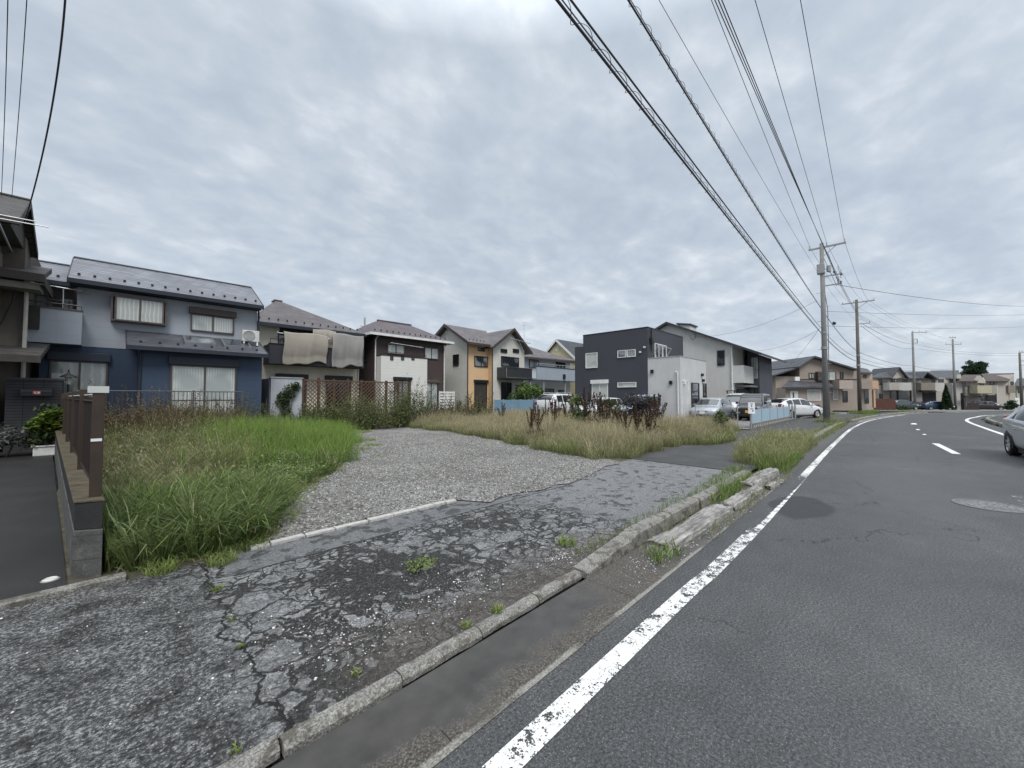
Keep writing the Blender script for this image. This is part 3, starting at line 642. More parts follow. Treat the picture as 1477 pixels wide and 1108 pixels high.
def pwin(h, ax, c, px0, py0, px1, py1, **k):
    P = onY if ax == 'Y' else onX
    a0, z1 = P(px0, py0, c); a1, z0 = P(px1, py1, c); return window(h, ax, c, a0, a1, z0, z1, **k)
def guards(h, parent, p0, p1, n, up=(0, .35, .2), s=.036):
    first = None
    for i in range(n):
        u = (i+.5)/n; x, y, z = [p0[k]+(p1[k]-p0[k])*u+up[k] - h.loc[k] for k in range(3)]
        if first is None:
            first = MB().box(-s, s, -s*.5, s*.5, -.02, .07).build('snow_guard', BLACK, parent); o = first
        else: o = first.copy(); COL.objects.link(o); o.parent = parent
        o.location = (x, y, z)
def pipe(h, pts, r, mat, name='downpipe'): return h.part(MB().tube(pts, r, 8), name, mat)
def rail(h, pts, z0, z1, mat, name='railing', step=.12, r=.012, parent=None, top=.022):
    mb = MB()
    for a, b in zip(pts[:-1], pts[1:]):
        L = math.dist(a, b); n = max(1, int(L/step))
        for i in range(n+1):
            x, y = a[0]+(b[0]-a[0])*i/n, a[1]+(b[1]-a[1])*i/n; mb.box(x-r, x+r, y-r, y+r, z0, z1)
        mb.tube([(a[0], a[1], z1+.01), (b[0], b[1], z1+.01)], top, 6)
        mb.tube([(a[0], a[1], z0), (b[0], b[1], z0)], top*.8, 6)
    return h.part(mb, name, mat, parent)
def gable(h, x0, x1, yf, yr, yb, ze, zr, mat, t=.12, trim=None, ridge=True, nm='roof', zb=None):
    """two slopes, ridge along X"""
    mb = MB(); zb = ze if zb is None else zb
    mb.slab([(x0, yf, ze), (x1, yf, ze), (x1, yr, zr), (x0, yr, zr)], t); mb.slab([(x0, yr+.002, zr), (x1, yr+.002, zr), (x1, yb, zb), (x0, yb, zb)], t)
    r = h.part(mb, nm, mat)
    if trim:
        q = MB(); q.box(x0-.02, x1+.02, yf-.10, yf-.004, ze-.17, ze-.02)
        for x in (x0-.025, x1+.003):
            q.prism([(x, yf, ze-.20), (x, yr, zr-.20), (x, yr, zr+.02), (x, yf, ze+.02)], (.022, 0, 0)); q.prism([(x, yr+.002, zr-.20), (x, yb, zb-.20), (x, yb, zb+.02), (x, yr+.002, zr+.02)], (.022, 0, 0))
        h.part(q, 'fascia', trim, r)
    if ridge: h.part(MB().tube([(x0, yr, zr+.005), (x1, yr, zr+.005)], .05, 6), 'ridge_cap', trim or mat, r)
    return r
# ---------------------------------------------------------------- blue-grey two-storey house
h = House('grey_blue_house', 'long two-storey house, pale grey above and navy blue below, nearest behind the green grass', 'house', (1.5, 20.2, 0))
GW = siding('grey_siding', '9fa4ac', .455, .86, streak=.15); NW = siding('navy_siding', '3a475b', .455, .8, vert=0, streak=.2); NVRF = roofing('grey_slate', '74767e', .1, .42)
DKTRIM = plain('navy_trim', lin('2b303a'), .45)
h.box('wall', GW, -.94, 4.42, 20.2, 26, 3.38, 5.75); h.box('lower_wall', NW, -1.72, 4.40, 20.215, 26, -.1, 3.377)
r = gable(h, -1.14, 4.52, 19.68, 21.9, 24.6, 5.63, 6.86, NVRF, .1, DKTRIM); guards(h, r, (-1.1, 19.68, 5.63), (4.5, 19.68, 5.63), 15)
h.box('soffit', plain('soffit_dark', lin('34383f'), .7), -1.1, 4.48, 19.72, 20.19, 5.44, 5.50)
r2 = gable(h, -3.2, -1.17, 20.7, 22.4, 24.6, 5.66, 6.62, NVRF, .1, DKTRIM, nm='side_roof'); guards(h, r2, (-3.2, 20.7, 5.66), (-1.2, 20.7, 5.66), 4)
h.box('recess_wall', plain('recess_wall', lin('6d6a66'), .7), -2.9, -.95, 21.3, 21.6, 3.38, 5.6)
window(h, 'Y', 21.3, -2.3, -1.05, 3.6, 5.2, FR_BRONZE, GC2)
b = h.box('balcony', GW, -2.02, -.78, 19.45, 19.55, 3.36, 4.47); h.box('side_panel', GW, -.88, -.78, 19.552, 20.19, 3.361, 4.469, parent=b); h.box('floor_slab', GW, -2.0, -.882, 19.552, 21.29, 3.37, 3.5, parent=b)
h.part(MB().box(-2.04, -.76, 19.43, 19.57, 4.472, 4.52), 'coping', FR_BRONZE, b)
rail(h, [(-2.0, 19.5), (-.8, 19.5)], 4.52, 4.66, FR_BRONZE, step=.35, parent=b)
h.box('grille', plain('grille_brown', lin('3a3836'), .6), -2.02, -1.68, 19.38, 19.42, 3.75, 4.5, parent=b)
# laundry pole brackets and a bent arm by the recess
o = h.part(MB().tube([(-2.6, 19.9, 5.35), (-.8, 19.85, 5.25)], .02, 6).tube([(-1.25, 20, 4.6), (-1.25, 20, 5.3)], .018, 6).tube([(-.94, 20.15, 5.22), (-.7, 19.9, 5.3), (-.55, 19.8, 5.33)], .022, 6), 'laundry_pole', ALU)
w = pwin(h, 'Y', 19.9, 166, 426, 236, 469, fm=FR_BRONZE, gm=GC1, out=.05); h.part(MB().box(-.12, 1.38, 19.905, 20.195, 4.34, 4.42).box(-.12, 1.38, 19.905, 20.195, 5.22, 5.30).box(-.12, -.07, 19.905, 20.195, 4.421, 5.219).box(1.33, 1.38, 19.905, 20.195, 4.421, 5.219), 'bay_box', FR_BRONZE, w)
pwin(h, 'Y', 20.2, 275, 452, 337, 483, fm=FR_BRONZE, gm=GC4, shutter=.26, shm=plain('shutter_brown', lin('4c423e'), .5))
# ground-floor bump with its own lean-to roof and two skylights
h.box('bay_wall', siding('navy_siding_light', '3f4d61', .455, .8, streak=.2), .62, 4.385, 19.05, 20.21, -.1, 3.38)
mb = MB(); mb.slab([(.30, 18.6, 3.40), (4.48, 18.6, 3.40), (4.48, 20.195, 4.08), (.30, 20.195, 4.08)], .10); lr = h.part(mb, 'porch_roof', roofing('dark_slate', '54555c', .075, .4))
h.part(MB().box(.28, 4.5, 18.5, 18.596, 3.24, 3.38).prism([(.275, 18.6, 3.2), (.275, 20.19, 3.88), (.275, 20.19, 4.1), (.275, 18.6, 3.42)], (.02, 0, 0)).prism([(4.485, 18.6, 3.2), (4.485, 20.19, 3.88), (4.485, 20.19, 4.1), (4.485, 18.6, 3.42)], (.02, 0, 0)), 'fascia', DKTRIM, lr)
guards(h, lr, (.4, 18.6, 3.4), (4.4, 18.6, 3.4), 8, (0, .3, .13))
for x0 in (1.85, 3.05):
    s = MB(); y0, z0, y1, z1 = 19.0, 3.585, 19.85, 3.95
    s.prism([(x0, y0, z0-.02), (x0+.95, y0, z0-.02), (x0+.95, y1, z1-.02), (x0, y1, z1-.02)], (0, 0, .12)); f = h.part(s, 'skylight', plain('skylight_frame', lin('6d6f76'), .4, metal=.3), lr)
    s = MB(); s.prism([(x0+.07, y0+.06, z0+.127), (x0+.88, y0+.06, z0+.127), (x0+.88, y1-.06, z1+.076), (x0+.07, y1-.06, z1+.076)], (0, 0, .006)); h.part(s, 'glass', GC2, f)
pipe(h, [(.66, 19.02, 3.2), (.66, 19.02, 0)], .035, DKTRIM); pipe(h, [(4.36, 19.75, 5.5), (4.46, 20.12, 5.3), (4.46, 20.12, 0)], .04, DKTRIM)
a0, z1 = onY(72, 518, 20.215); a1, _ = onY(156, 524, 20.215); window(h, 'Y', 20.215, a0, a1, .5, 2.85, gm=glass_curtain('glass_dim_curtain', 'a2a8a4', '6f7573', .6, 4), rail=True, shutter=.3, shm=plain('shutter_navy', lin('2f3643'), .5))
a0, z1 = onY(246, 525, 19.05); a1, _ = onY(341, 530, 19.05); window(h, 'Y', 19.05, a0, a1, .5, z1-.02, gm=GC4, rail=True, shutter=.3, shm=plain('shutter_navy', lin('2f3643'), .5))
# air conditioner on its stand over the porch roof
ac = empty('air_conditioner', 'white air conditioner unit on short legs above the navy lean-to roof', 'air conditioner', (4.05, 19.55, 3.83))
MB().box(-.36, .36, -.13, .13, .16, .72).build('casing', plain('ac_white', (.55,.55,.53), .5), ac, bevel=.02)
MB().lathe([(.23, -.142), (.25, -.15), (.25, -.131)], (-.08, 0, .44), 'y', 24).build('fan_ring', GREY_M, ac)
g = MB()
for k in range(5): g.lathe([(.04+.045*k, -.150), (.052+.045*k, -.150), (.052+.045*k, -.144)], (-.08, 0, .44), 'y', 20)
g.build('fan_grille', plain('grille_grey', (.12,.12,.125), .5), ac)
for x in (-.28, .28): MB().box(x-.03, x+.03, -.11, .11, -.02, .16).build('foot', WHITE_M, ac)
ac.scale = (.85,)*3

# ---------------------------------------------------------------- dark brown house cut by the left edge of the photograph
h = House('brown_eaved_house', 'old house with dark layered eaves and stained plaster walls beyond the driveway', 'house', (-5, 18.5, 0))
PL = plain('stained_plaster', lin('58534c'), .85, .15, 1.2, .4, 60, streak=.5); DKW = plain('dark_timber', lin('3b3734'), .7, .2, 6)
RFD = roofing('brown_tiles', '4b4846', .12, .6)
h.box('wall', PL, -10, -1.93, 18.5, 25, -.1, 6.4)
h.box('corner_board', DKW, -1.98, -1.86, 18.42, 18.497, 0, 5.0)
h.part(MB().prism([(-10, 16.4, 6.35), (-10, 17.7, 7.2), (-10, 19.4, 6.2), (-10, 19.4, 6.02), (-10, 16.4, 6.1)], (8.03, 0, 0)), 'upper_wall', plain('dark_gable', lin('403d39'), .8))
gable(h, -10.2, -1.80, 16.0, 17.7, 19.55, 6.2, 7.28, RFD, .14, DKW, nm='upper_roof')
xe = onY(62, 392, 17.6)[0]; xl_ = onY(58, 494, 16.9)[0]
mb = MB(); mb.slab([(-2.8, 17.6, 5.14), (xe, 17.6, 5.14), (xe, 19.8, 5.85), (-2.8, 19.8, 5.85)], .16); r = h.part(mb, 'eave_roof', RFD); h.part(MB().box(-2.9, xe+.04, 17.5, 17.596, 4.93, 5.16).box(xe+.005, xe+.05, 17.6, 19.7, 4.85, 5.1), 'fascia', DKW, r)
h.box('eave_soffit', plain('beige_soffit', lin('6f6a62'), .8), -2.8, xe-.05, 17.7, 18.49, 4.72, 4.9)
mb = MB(); mb.slab([(-10, 16.6, 2.85), (xl_, 16.9, 2.72), (xl_-.02, 19.6, 3.35), (-10, 18.49, 3.9)], .14); r = h.part(mb, 'lower_roof', RFD); h.part(MB().box(-2.6, xl_+.03, 16.78, 16.88, 2.55, 2.74), 'fascia', DKW, r)
w = window(h, 'Y', 17.9, -4.4, -2.42, 4.3, 5.75, FR_BRONZE, GC4, out=.06, bar=.09); h.part(MB().box(-4.5, -2.36, 17.91, 18.49, 4.0, 4.29).box(-4.5, -2.36, 17.91, 18.49, 5.76, 5.95).box(-2.41, -2.33, 17.91, 18.49, 4.291, 5.759), 'bay_box', plain('bay_grey', lin('6b655d'), .6), w)
pipe(h, [(-1.86, 18.36, 4.75), (-1.86, 18.36, 0)], .045, plain('pale_pipe', lin('a8a59c'), .5))
h.part(MB().tube([(-2.05, 18.3, 5.0), (-2.1, 18.3, 4.4), (-2.3, 18.3, 3.7), (-2.5, 18.3, 3.55)], .022, 6), 'hanging_cable', BLACK)
# laundry poles sticking out past the wall
o = MB(); p0, p1 = onX(69.5, 328, -1.2), onX(48, 321, -1.3)
for (a, b, q) in ((300, -30, (70, 328)), (304, -30, (52, 321))):
    pass
x, z = onY(70, 328, 14.); x2, z2 = onY(-10, 313.5, 14.); o.tube([(x2, 14., z2), (x, 14., z)], .012, 6); x, z = onY(53, 320, 14.05); x2, z2 = onY(-10, 308, 14.05); o.tube([(x2, 14.05, z2), (x, 14.05, z)], .012, 6)
o.tube([(x2+.05, 14.0, z2-.06), (x2+.05, 14.05, z2+.06)], .01, 6)
x, z = onY(-6, 312, 14.); o.tube([(x, 14., z), (x-.3, 18.6, 5.9)], .02, 6)
tag(o.build('antenna_rods', ALU), 'pair of thin pale antenna rods reaching past the dark upper eave', 'antenna')

# ---------------------------------------------------------------- cream house with long dark balcony
h = House('cream_hip_roof_house', 'cream house with brown hip roof and long dark balcony', 'house', (8, 23.9, 0))
CR = plain('cream_render', lin('dcd5c5'), .75, .07, 1.5, .3, 80, streak=.2); RFB = roofing('brown_slate', '5c5657', .11, .5)
h.box('wall', CR, 5.3, 10.75, 23.9, 30, -.1, 5.5)
mb = MB(); ax, az = 6.95, 7.62; yr0, yr1 = 27.3, 27.9
mb.slab([(4.95, 23.35, 5.54), (10.95, 23.35, 5.54), (ax+.25, yr0, az), (ax, yr0, az)], .1); mb.slab([(10.95, 23.35, 5.54), (10.95, 31, 5.54), (ax+.25, yr1, az), (ax+.25, yr0, az)], .1); mb.slab([(4.95, 31, 5.54), (4.95, 23.35, 5.54), (ax, yr0, az), (ax, yr1, az)], .1)
r = h.part(mb, 'roof', RFB); h.part(MB().box(4.9, 11, 23.24, 23.346, 5.34, 5.52).box(4.88, 4.945, 23.35, 31, 5.34, 5.52).box(10.955, 11.02, 23.35, 31, 5.34, 5.52), 'fascia', DKTRIM, r); guards(h, r, (5.1, 23.35, 5.54), (10.8, 23.35, 5.54), 13, (0, .45, .26)); h.box('ridge_cap', RFB, ax-.1, ax+.35, yr0-.1, yr1, az-.02, az+.05, parent=r)
h.box('upper_band', plain('dark_band', lin('3c3837'), .6), 6.3, 10.74, 23.84, 23.897, 5.0, 5.42)
BD = siding('balcony_dark', '3b3c42', .25, .8)
b = h.box('balcony', BD, 5.55, 10.55, 22.75, 22.87, 3.34, 4.35); h.box('side_panel', BD, 5.55, 5.67, 22.872, 23.89, 3.341, 4.349, parent=b); h.box('side_panel', BD, 10.43, 10.55, 22.872, 23.89, 3.341, 4.349, parent=b); h.box('floor_slab', BD, 5.672, 10.428, 22.872, 23.89, 3.35, 3.47, parent=b)
h.part(MB().box(5.52, 10.58, 22.72, 22.9, 4.352, 4.40), 'coping', BLACK, b); rail(h, [(5.6, 22.8), (6.5, 22.8)], 4.40, 4.62, BLACK, step=.4, parent=b)
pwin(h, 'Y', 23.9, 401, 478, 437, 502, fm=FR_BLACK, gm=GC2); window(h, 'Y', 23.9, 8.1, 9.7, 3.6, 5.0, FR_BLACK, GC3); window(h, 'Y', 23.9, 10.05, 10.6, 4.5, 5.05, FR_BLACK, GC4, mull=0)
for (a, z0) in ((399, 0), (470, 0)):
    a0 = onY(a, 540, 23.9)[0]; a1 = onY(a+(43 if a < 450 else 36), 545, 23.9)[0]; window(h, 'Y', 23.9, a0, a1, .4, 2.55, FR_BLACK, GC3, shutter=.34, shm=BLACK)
h.part(MB().tube([(5.9, 22.7, 4.95), (8.5, 22.7, 4.9)], .02, 6).tube([(5.9, 23.3, 4.6), (5.9, 22.7, 5.0)], .018, 6).tube([(8.45, 23.3, 4.6), (8.45, 22.7, 4.95)], .018, 6), 'laundry_pole', WHITE_M)
pipe(h, [(10.72, 23.3, 5.4), (10.70, 23.84, 5.1), (10.70, 23.84, 0)], .04, FR_WHITE); pipe(h, [(5.2, 23.4, 5.4), (5.28, 23.84, 5.2), (5.28, 23.84, 3.3)], .035, DKTRIM)
# bedding aired over the balcony front (soft folds)
def cloth(name, mat, x0, x1, y, ztop, zbot, lab, seed, amp=.025, nx=48, nz=26, grp='bedding airing on the dark balcony'):
    rg = random.Random(seed); mb = MB(); ph = [rg.uniform(0, 6) for _ in range(6)]
    for j in range(nz+1):
        u = j/nz
        for i in range(nx+1):
            w = i/nx; x = x0+(x1-x0)*w; f = amp*(math.sin(w*9+ph[0])+.6*math.sin(w*17+ph[1]+u*2)+.4*math.sin(w*31+ph[2]))*(.25+u)
            zb = zbot+.10*math.sin(w*5+ph[3])+.05*math.sin(w*13+ph[4]); z = ztop+(zb-ztop)*u; bulge = .10*math.sin(math.pi*min(1, u*1.3))
            mb.v.append((x + .03*math.sin(u*5+ph[5]), y-.06-bulge-abs(f), z + .03*math.sin(w*7+ph[1])*(1-u)))
    for j in range(nz):
        for i in range(nx): a = j*(nx+1)+i; mb.f.append((a, a+1, a+nx+2, a+nx+1)); mb.m.append(0)
    o = mb.build(name, mat, smooth=True); s = o.modifiers.new('thick', 'SOLIDIFY'); s.thickness = .03; return tag(o, lab, 'bedding', grp)
BED1 = plain('bedding_beige', lin('948e84'), .9, .12, 1.6); BED2 = plain('bedding_grey', lin('8a8884'), .9, .14, 1.3)
cloth('bedding', BED1, 6.15, 8.35, 22.72, 5.05, 3.42, 'left one of two large grey-beige sheets hung on the dark balcony', 3)
cloth('bedding', BED2, 8.62, 10.42, 22.72, 5.25, 3.36, 'right one of two large grey-beige sheets hung on the dark balcony, reaching lower', 8)
cloth('bedding', BED1, 7.7, 8.95, 23.1, 5.42, 4.5, 'beige cloth hung high behind the two big balcony sheets', 12, .03)

# ---------------------------------------------------------------- dark brown and white house
h = House('dark_brown_house', 'dark brown two-storey house with a white boxed front bay', 'house', (14, 22.7, 0))
BR = siding('brown_siding', '4a3f3f', .2, .8, streak=.1); WB = siding('white_siding', 'd3d2cd', .2, .85, streak=.12); RFP = roofing('plum_slate', '5f5558', .11, .5)
h.box('wall', BR, 11.42, 16.75, 23.2, 29, -.1, 5.5)
mb = MB(); mb.slab([(10.95, 22.7, 5.62), (17.15, 22.7, 5.62), (15.6, 26.0, 7.06), (13.1, 26.0, 7.06)], .12); mb.slab([(10.95, 30, 5.62), (10.95, 22.7, 5.62), (13.1, 26, 7.06), (13.1, 27, 7.06)], .12); mb.slab([(17.15, 22.7, 5.62), (17.15, 30, 5.62), (15.6, 27, 7.06), (15.6, 26, 7.06)], .12); mb.slab([(13.1, 26.01, 7.06), (15.6, 26.01, 7.06), (17.15, 30, 5.62), (10.95, 30, 5.62)], .12)
r = h.part(mb, 'roof', RFP); h.part(MB().box(10.9, 17.2, 22.57, 22.695, 5.45, 5.60).box(10.86, 10.945, 22.6, 30, 5.45, 5.60).box(17.155, 17.24, 22.6, 30, 5.45, 5.6), 'gutter', FR_WHITE, r); guards(h, r, (11.2, 22.7, 5.62), (17, 22.7, 5.62), 14, (0, .42, .22)); h.box('ridge_cap', RFP, 13.0, 15.7, 25.9, 26.1, 7.03, 7.12, parent=r)
h.box('bay_wall', WB, 11.55, 14.9, 22.55, 23.198, -.1, 4.2); h.box('bay_coping', FR_BLACK, 11.52, 14.93, 22.52, 23.1, 4.202, 4.24)
rail(h, [(11.6, 22.62), (14.85, 22.62)], 4.24, 4.45, DKBROWN, step=.6)
for px in (565, 580.6, 595.5): x, z = onY(px, 517, 22.55); window(h, 'Y', 22.55, x-.11, x+.11, z-.12, z+.14, FR_BLACK, GC3, mull=0, out=.03, bar=.04)
pwin(h, 'Y', 23.2, 558.5, 496, 583, 512, fm=FR_BRONZE, gm=GC4); pwin(h, 'Y', 23.2, 612, 501, 632, 519, fm=FR_BRONZE, gm=GC4)
h.part(MB().tube([(12.2, 22.6, 5.05), (14.6, 22.6, 4.95)], .02, 6).tube([(12.3, 23.2, 5), (12.3, 22.55, 5.08)], .018, 6).tube([(14.4, 23.2, 5), (14.4, 22.55, 5.0)], .018, 6), 'laundry_pole', ALU)
a0, z1 = onY(568, 547, 22.55); a1, _ = onY(592, 549, 22.55); window(h, 'Y', 22.55, a0, a1, .4, z1-.05, FR_BLACK, GC2, shutter=.2, shm=BLACK)
a0, z1 = onY(612, 551, 23.2); a1, _ = onY(631, 551, 23.2); window(h, 'Y', 23.2, a0, a1, .3, z1-.05, FR_BLACK, GC4, shutter=.2, shm=plain('shutter_box_brown', lin('5a4d49'), .5))
for x in (11.46, 16.72): pipe(h, [(x-.05, 22.66, 5.45), (x, 23.12, 5.2), (x, 23.12, 0)], .04, FR_WHITE)
h.part(MB().box(12.1, 12.3, 22.35, 22.54, 2.0, 2.3), 'meter_box', FR_WHITE)
window(h, 'X', 11.42, 24.2, 24.9, 3.9, 5.0, FR_BLACK, GC3, mull=0)

# ---------------------------------------------------------------- two-gabled white and orange house
h = House('orange_gabled_house', 'white house with two gables and an orange panel between them', 'house', (21, 22.9, 0))
OW = plain('white_render', lin('c9c7bf'), .75, .06, 1.5, .3, 80, streak=.2); OR = plain('orange_render', lin('d0b08a'), .75, .06, 2, .3, 80, streak=.15); RFG = roofing('taupe_slate', '686364', .12, .5); TR = plain('brown_trim', lin('443a38'), .5)
h.part(MB().prism([(18.7, 22.9, -.1), (18.7, 22.9, 5.85), (18.7, 25.3, 7.2), (18.7, 27.7, 5.85), (18.7, 27.7, -.1)], (2.1, 0, 0)), 'wall', OW)
h.part(MB().box(18.76, 20.83, 22.86, 22.897, -.1, 5.86), 'orange_panel', OR)
h.part(MB().prism([(20.8, 22.35, -.1), (24.5, 22.35, -.1), (24.5, 22.35, 5.55), (22.75, 22.35, 7.0), (20.8, 22.35, 5.65)], (0, 6, 0)), 'wing_wall', OW); h.part(MB().box(20.77, 20.797, 22.37, 22.855, -.1, 5.7), 'orange_return', OR)
mb = MB(); mb.slab([(18.3, 22.35, 5.72), (20.9, 22.35, 5.72), (22.75, 25.3, 7.42), (18.3, 25.3, 7.42)], .12); mb.slab([(18.3, 25.302, 7.42), (22.75, 25.302, 7.42), (22.75, 28.2, 5.72), (18.3, 28.2, 5.72)], .12)
r = h.part(mb, 'roof', RFG)
mb = MB(); mb.slab([(20.45, 21.85, 5.55), (22.75, 21.85, 7.22), (22.75, 28, 7.22), (20.45, 28, 5.55)], .12); mb.slab([(22.752, 21.85, 7.22), (24.95, 21.85, 5.4), (24.95, 28, 5.4), (22.752, 28, 7.22)], .12); r2 = h.part(mb, 'wing_roof', RFG)
q = MB(); q.prism([(20.42, 21.84, 5.35), (22.75, 21.84, 7.02), (24.98, 21.84, 5.18), (24.98, 21.84, 5.42), (22.75, 21.84, 7.26), (20.42, 21.84, 5.59)], (0, -.03, 0)); h.part(q, 'bargeboard', TR, r2)
q = MB(); q.prism([(18.29, 22.3, 5.5), (18.29, 25.3, 7.22), (18.29, 28.3, 5.5), (18.29, 28.3, 5.74), (18.29, 25.3, 7.46), (18.29, 22.3, 5.74)], (-.03, 0, 0)); q.box(18.28, 20.44, 22.24, 22.345, 5.52, 5.70); h.part(q, 'bargeboard', TR, r)
guards(h, r, (18.6, 22.35, 5.72), (20.4, 22.35, 5.72), 5, (0, .4, .24))
pipe(h, [(18.68, 22.84, 5.6), (18.68, 22.84, 0)], .04, TR); pipe(h, [(20.76, 22.33, 5.6), (20.76, 22.33, 0)], .04, TR)
pwin(h, 'X', 18.7, 654, 512, 662, 527, fm=FR_BLACK, gm=GC3, mull=0)
pwin(h, 'Y', 22.86, 689, 501, 699, 507.5, fm=FR_BLACK, gm=GC2, out=.04); pwin(h, 'Y', 22.86, 684, 513, 703, 530, fm=FR_BLACK, gm=GC2)
a0, z1 = onY(684, 551, 22.86); a1, _ = onY(702, 551, 22.86); window(h, 'Y', 22.86, a0, a1, .3, z1-.05, FR_BLACK, plain('roller_shutter', lin('3f3b3a'), .5), mull=0, shutter=.22, shm=BLACK)
for x0, x1 in ((722, 731), (739.5, 748)): pwin(h, 'Y', 22.35, x0, 503, x1, 509.5, fm=FR_BLACK, gm=GC3, mull=0)
pwin(h, 'Y', 22.35, 722.5, 513.5, 748, 530, fm=FR_BLACK, gm=GC2)
BDK = siding('balcony_slate', '44474a', .14, .75)
bz1 = onY(720, 528, 21.2)[1]; bz0 = onY(720, 544, 21.2)[1]; bx1 = onY(769, 534, 21.2)[0]
b = h.box('balcony', FR_BLACK, 21.25, bx1, 21.2, 22.34, bz0-.12, bz0)
q = MB(); x = 21.3
while x < bx1-.05: q.box(x-.012, x+.012, 21.22, 21.26, bz0, bz1-.05); x += .085
q.box(21.25, bx1, 21.2, 21.28, bz1-.05, bz1); h.part(q, 'railing', BDK, b); h.box('screen', plain('smoked_screen', lin('53575a'), .4), 21.3, bx1-.05, 21.27, 21.285, bz0+.05, bz1-.06, parent=b); h.box('side_panel', BDK, 21.25, 21.28, 21.29, 22.34, bz0+.001, bz1-.002, parent=b)
for x in (23.3, bx1-.2): h.part(MB().box(x-.06, x+.06, 21.32, 21.44, 0, bz0-.121), 'post', GREY_M, b)
h.part(MB().tube([(21.9, 21.5, 6.3), (24.4, 21.5, 6.1)], .02, 6).tube([(22.0, 22.35, 6.3), (22.0, 21.45, 6.32)], .015, 6).tube([(24.3, 22.35, 6.1), (24.3, 21.45, 6.12)], .015, 6).tube([(22.9, 21.5, 6.2), (23.3, 21.3, 5.3)], .012, 6), 'laundry_pole', ALU)
window(h, 'Y', 22.35, 21.7, 22.9, .2, 2.8, FR_BLACK, GC3, mull=0); window(h, 'Y', 22.35, 23.4, 24.2, .2, 2.6, FR_BLACK, GC2, mull=0)

# ---------------------------------------------------------------- white house with pale blue-grey balcony
h = House('white_hip_house', 'white house with grey hip roof and a pale blue-grey balcony', 'house', (31, 26, 0))
WW = plain('white_wall', lin('c4c8ca'), .75, .06, 1.5, .3, 80, streak=.2); BB = siding('blue_grey_siding', '98a3ae', .18, .86)
h.box('wall', WW, 26.6, 36.2, 26, 33, -.1, 5.6)
mb = MB(); mb.slab([(26, 25.4, 5.55), (36.8, 25.4, 5.75), (33.6, 29.5, 7.3), (28.6, 29.5, 8.05)], .12); mb.slab([(36.8, 25.4, 5.75), (36.8, 34, 5.75), (33.6, 30.5, 7.3), (33.6, 29.5, 7.3)], .12); mb.slab([(26, 34, 5.55), (26, 25.4, 5.55), (28.6, 29.5, 8.05), (28.6, 30.5, 8.05)], .12)
r = h.part(mb, 'roof', RFG); h.part(MB().box(26, 36.85, 25.26, 25.395, 5.36, 5.53), 'fascia', TR, r)
pwin(h, 'Y', 26, 763, 519, 777, 531.5, fm=FR_BLACK, gm=GC4); pwin(h, 'Y', 26, 801.5, 521, 815, 534, fm=FR_BLACK, gm=GC3)
b = h.box('balcony', BB, 28.2, 37.0, 24.1, 24.2, 3.3, 4.55); h.box('floor_slab', BB, 28.2, 37, 24.202, 25.99, 3.31, 3.45, parent=b); h.part(MB().box(28.15, 37.05, 24.05, 24.25, 4.552, 4.61), 'coping', FR_BLACK, b); rail(h, [(28.3, 24.15), (36.9, 24.15)], 4.61, 4.85, ALU, step=.5, parent=b)
for x in (29.5, 33.0, 36.5): h.part(MB().box(x-.06, x+.06, 24.3, 24.42, 0, 3.309), 'post', GREY_M, b)
window(h, 'Y', 26, 30.5, 33.2, .3, 2.5, FR_BLACK, GC2, 3); window(h, 'Y', 26, 34, 35.2, .3, 2.4, FR_BLACK, GC3, 0)
h.part(MB().box(32.3, 32.6, 23.95, 24.09, 3.45, 3.95), 'lamp_box', BLACK)
# antenna mast behind
x, z = onY(756, 465, 29); MB_ = MB().tube([(x, 29, 7.0), (x, 29, z)], .02, 6)
for k, w in ((0, .4), (.35, .3), (.8, .24), (1.5, .25)): MB_.tube([(x-w, 29, z-k), (x+w, 29.1, z-k)], .012, 5)
MB_.tube([(x, 28.7, z-.35), (x, 29.5, z-.35)], .012, 5)
tag(MB_.build('antenna_mast', ALU), 'tall thin television antenna mast above the hip roof', 'antenna')

# ---------------------------------------------------------------- yellow gabled house
h = House('yellow_gabled_house', 'yellow clapboard house with steep dark gable roof behind the black house', 'house', (36, 28, 0))
YW = siding('yellow_siding', 'c6bd98', .2, .86); X0 = 37.6
ay, az = onX(802, 489, X0); ly, lz = onX(790, 501, X0); ry, rz_ = onX(829, 516, X0)
h.part(MB().prism([(X0+.3, ry, -.1), (X0+.3, ry, rz_-.25), (X0+.3, ay, az-.25), (X0+.3, 2*ay-ry, rz_-.25), (X0+.3, 2*ay-ry, -.1)], (8, 0, 0)), 'wall', YW)
mb = MB(); mb.slab([(X0, ry-.3, rz_-.2), (X0+9, ry-.3, rz_-.2), (X0+9, ay, az), (X0, ay, az)], .15); mb.slab([(X0, ay+.002, az), (X0+9, ay+.002, az), (X0+9, 2*ay-ry+.3, rz_-.2), (X0, 2*ay-ry+.3, rz_-.2)], .15); r = h.part(mb, 'roof', roofing('charcoal_tiles', '44464b', .14, .5))
q = MB(); q.prism([(X0-.01, ry-.3, rz_-.5), (X0-.01, ay, az-.3), (X0-.01, 2*ay-ry+.3, rz_-.5), (X0-.01, 2*ay-ry+.3, rz_-.18), (X0-.01, ay, az+.02), (X0-.01, ry-.3, rz_-.18)], (-.05, 0, 0)); h.part(q, 'bargeboard', FR_WHITE, r)
h.part(MB().lathe([(.32, -.03), (.32, .02), (.24, .02)], (X0+.27, ay, az-1.2), 'x', 20), 'vent', FR_WHITE)
window(h, 'X', X0+.3, ry+.5, ry+1.8, 3.6, 5.0, FR_WHITE, GC2)

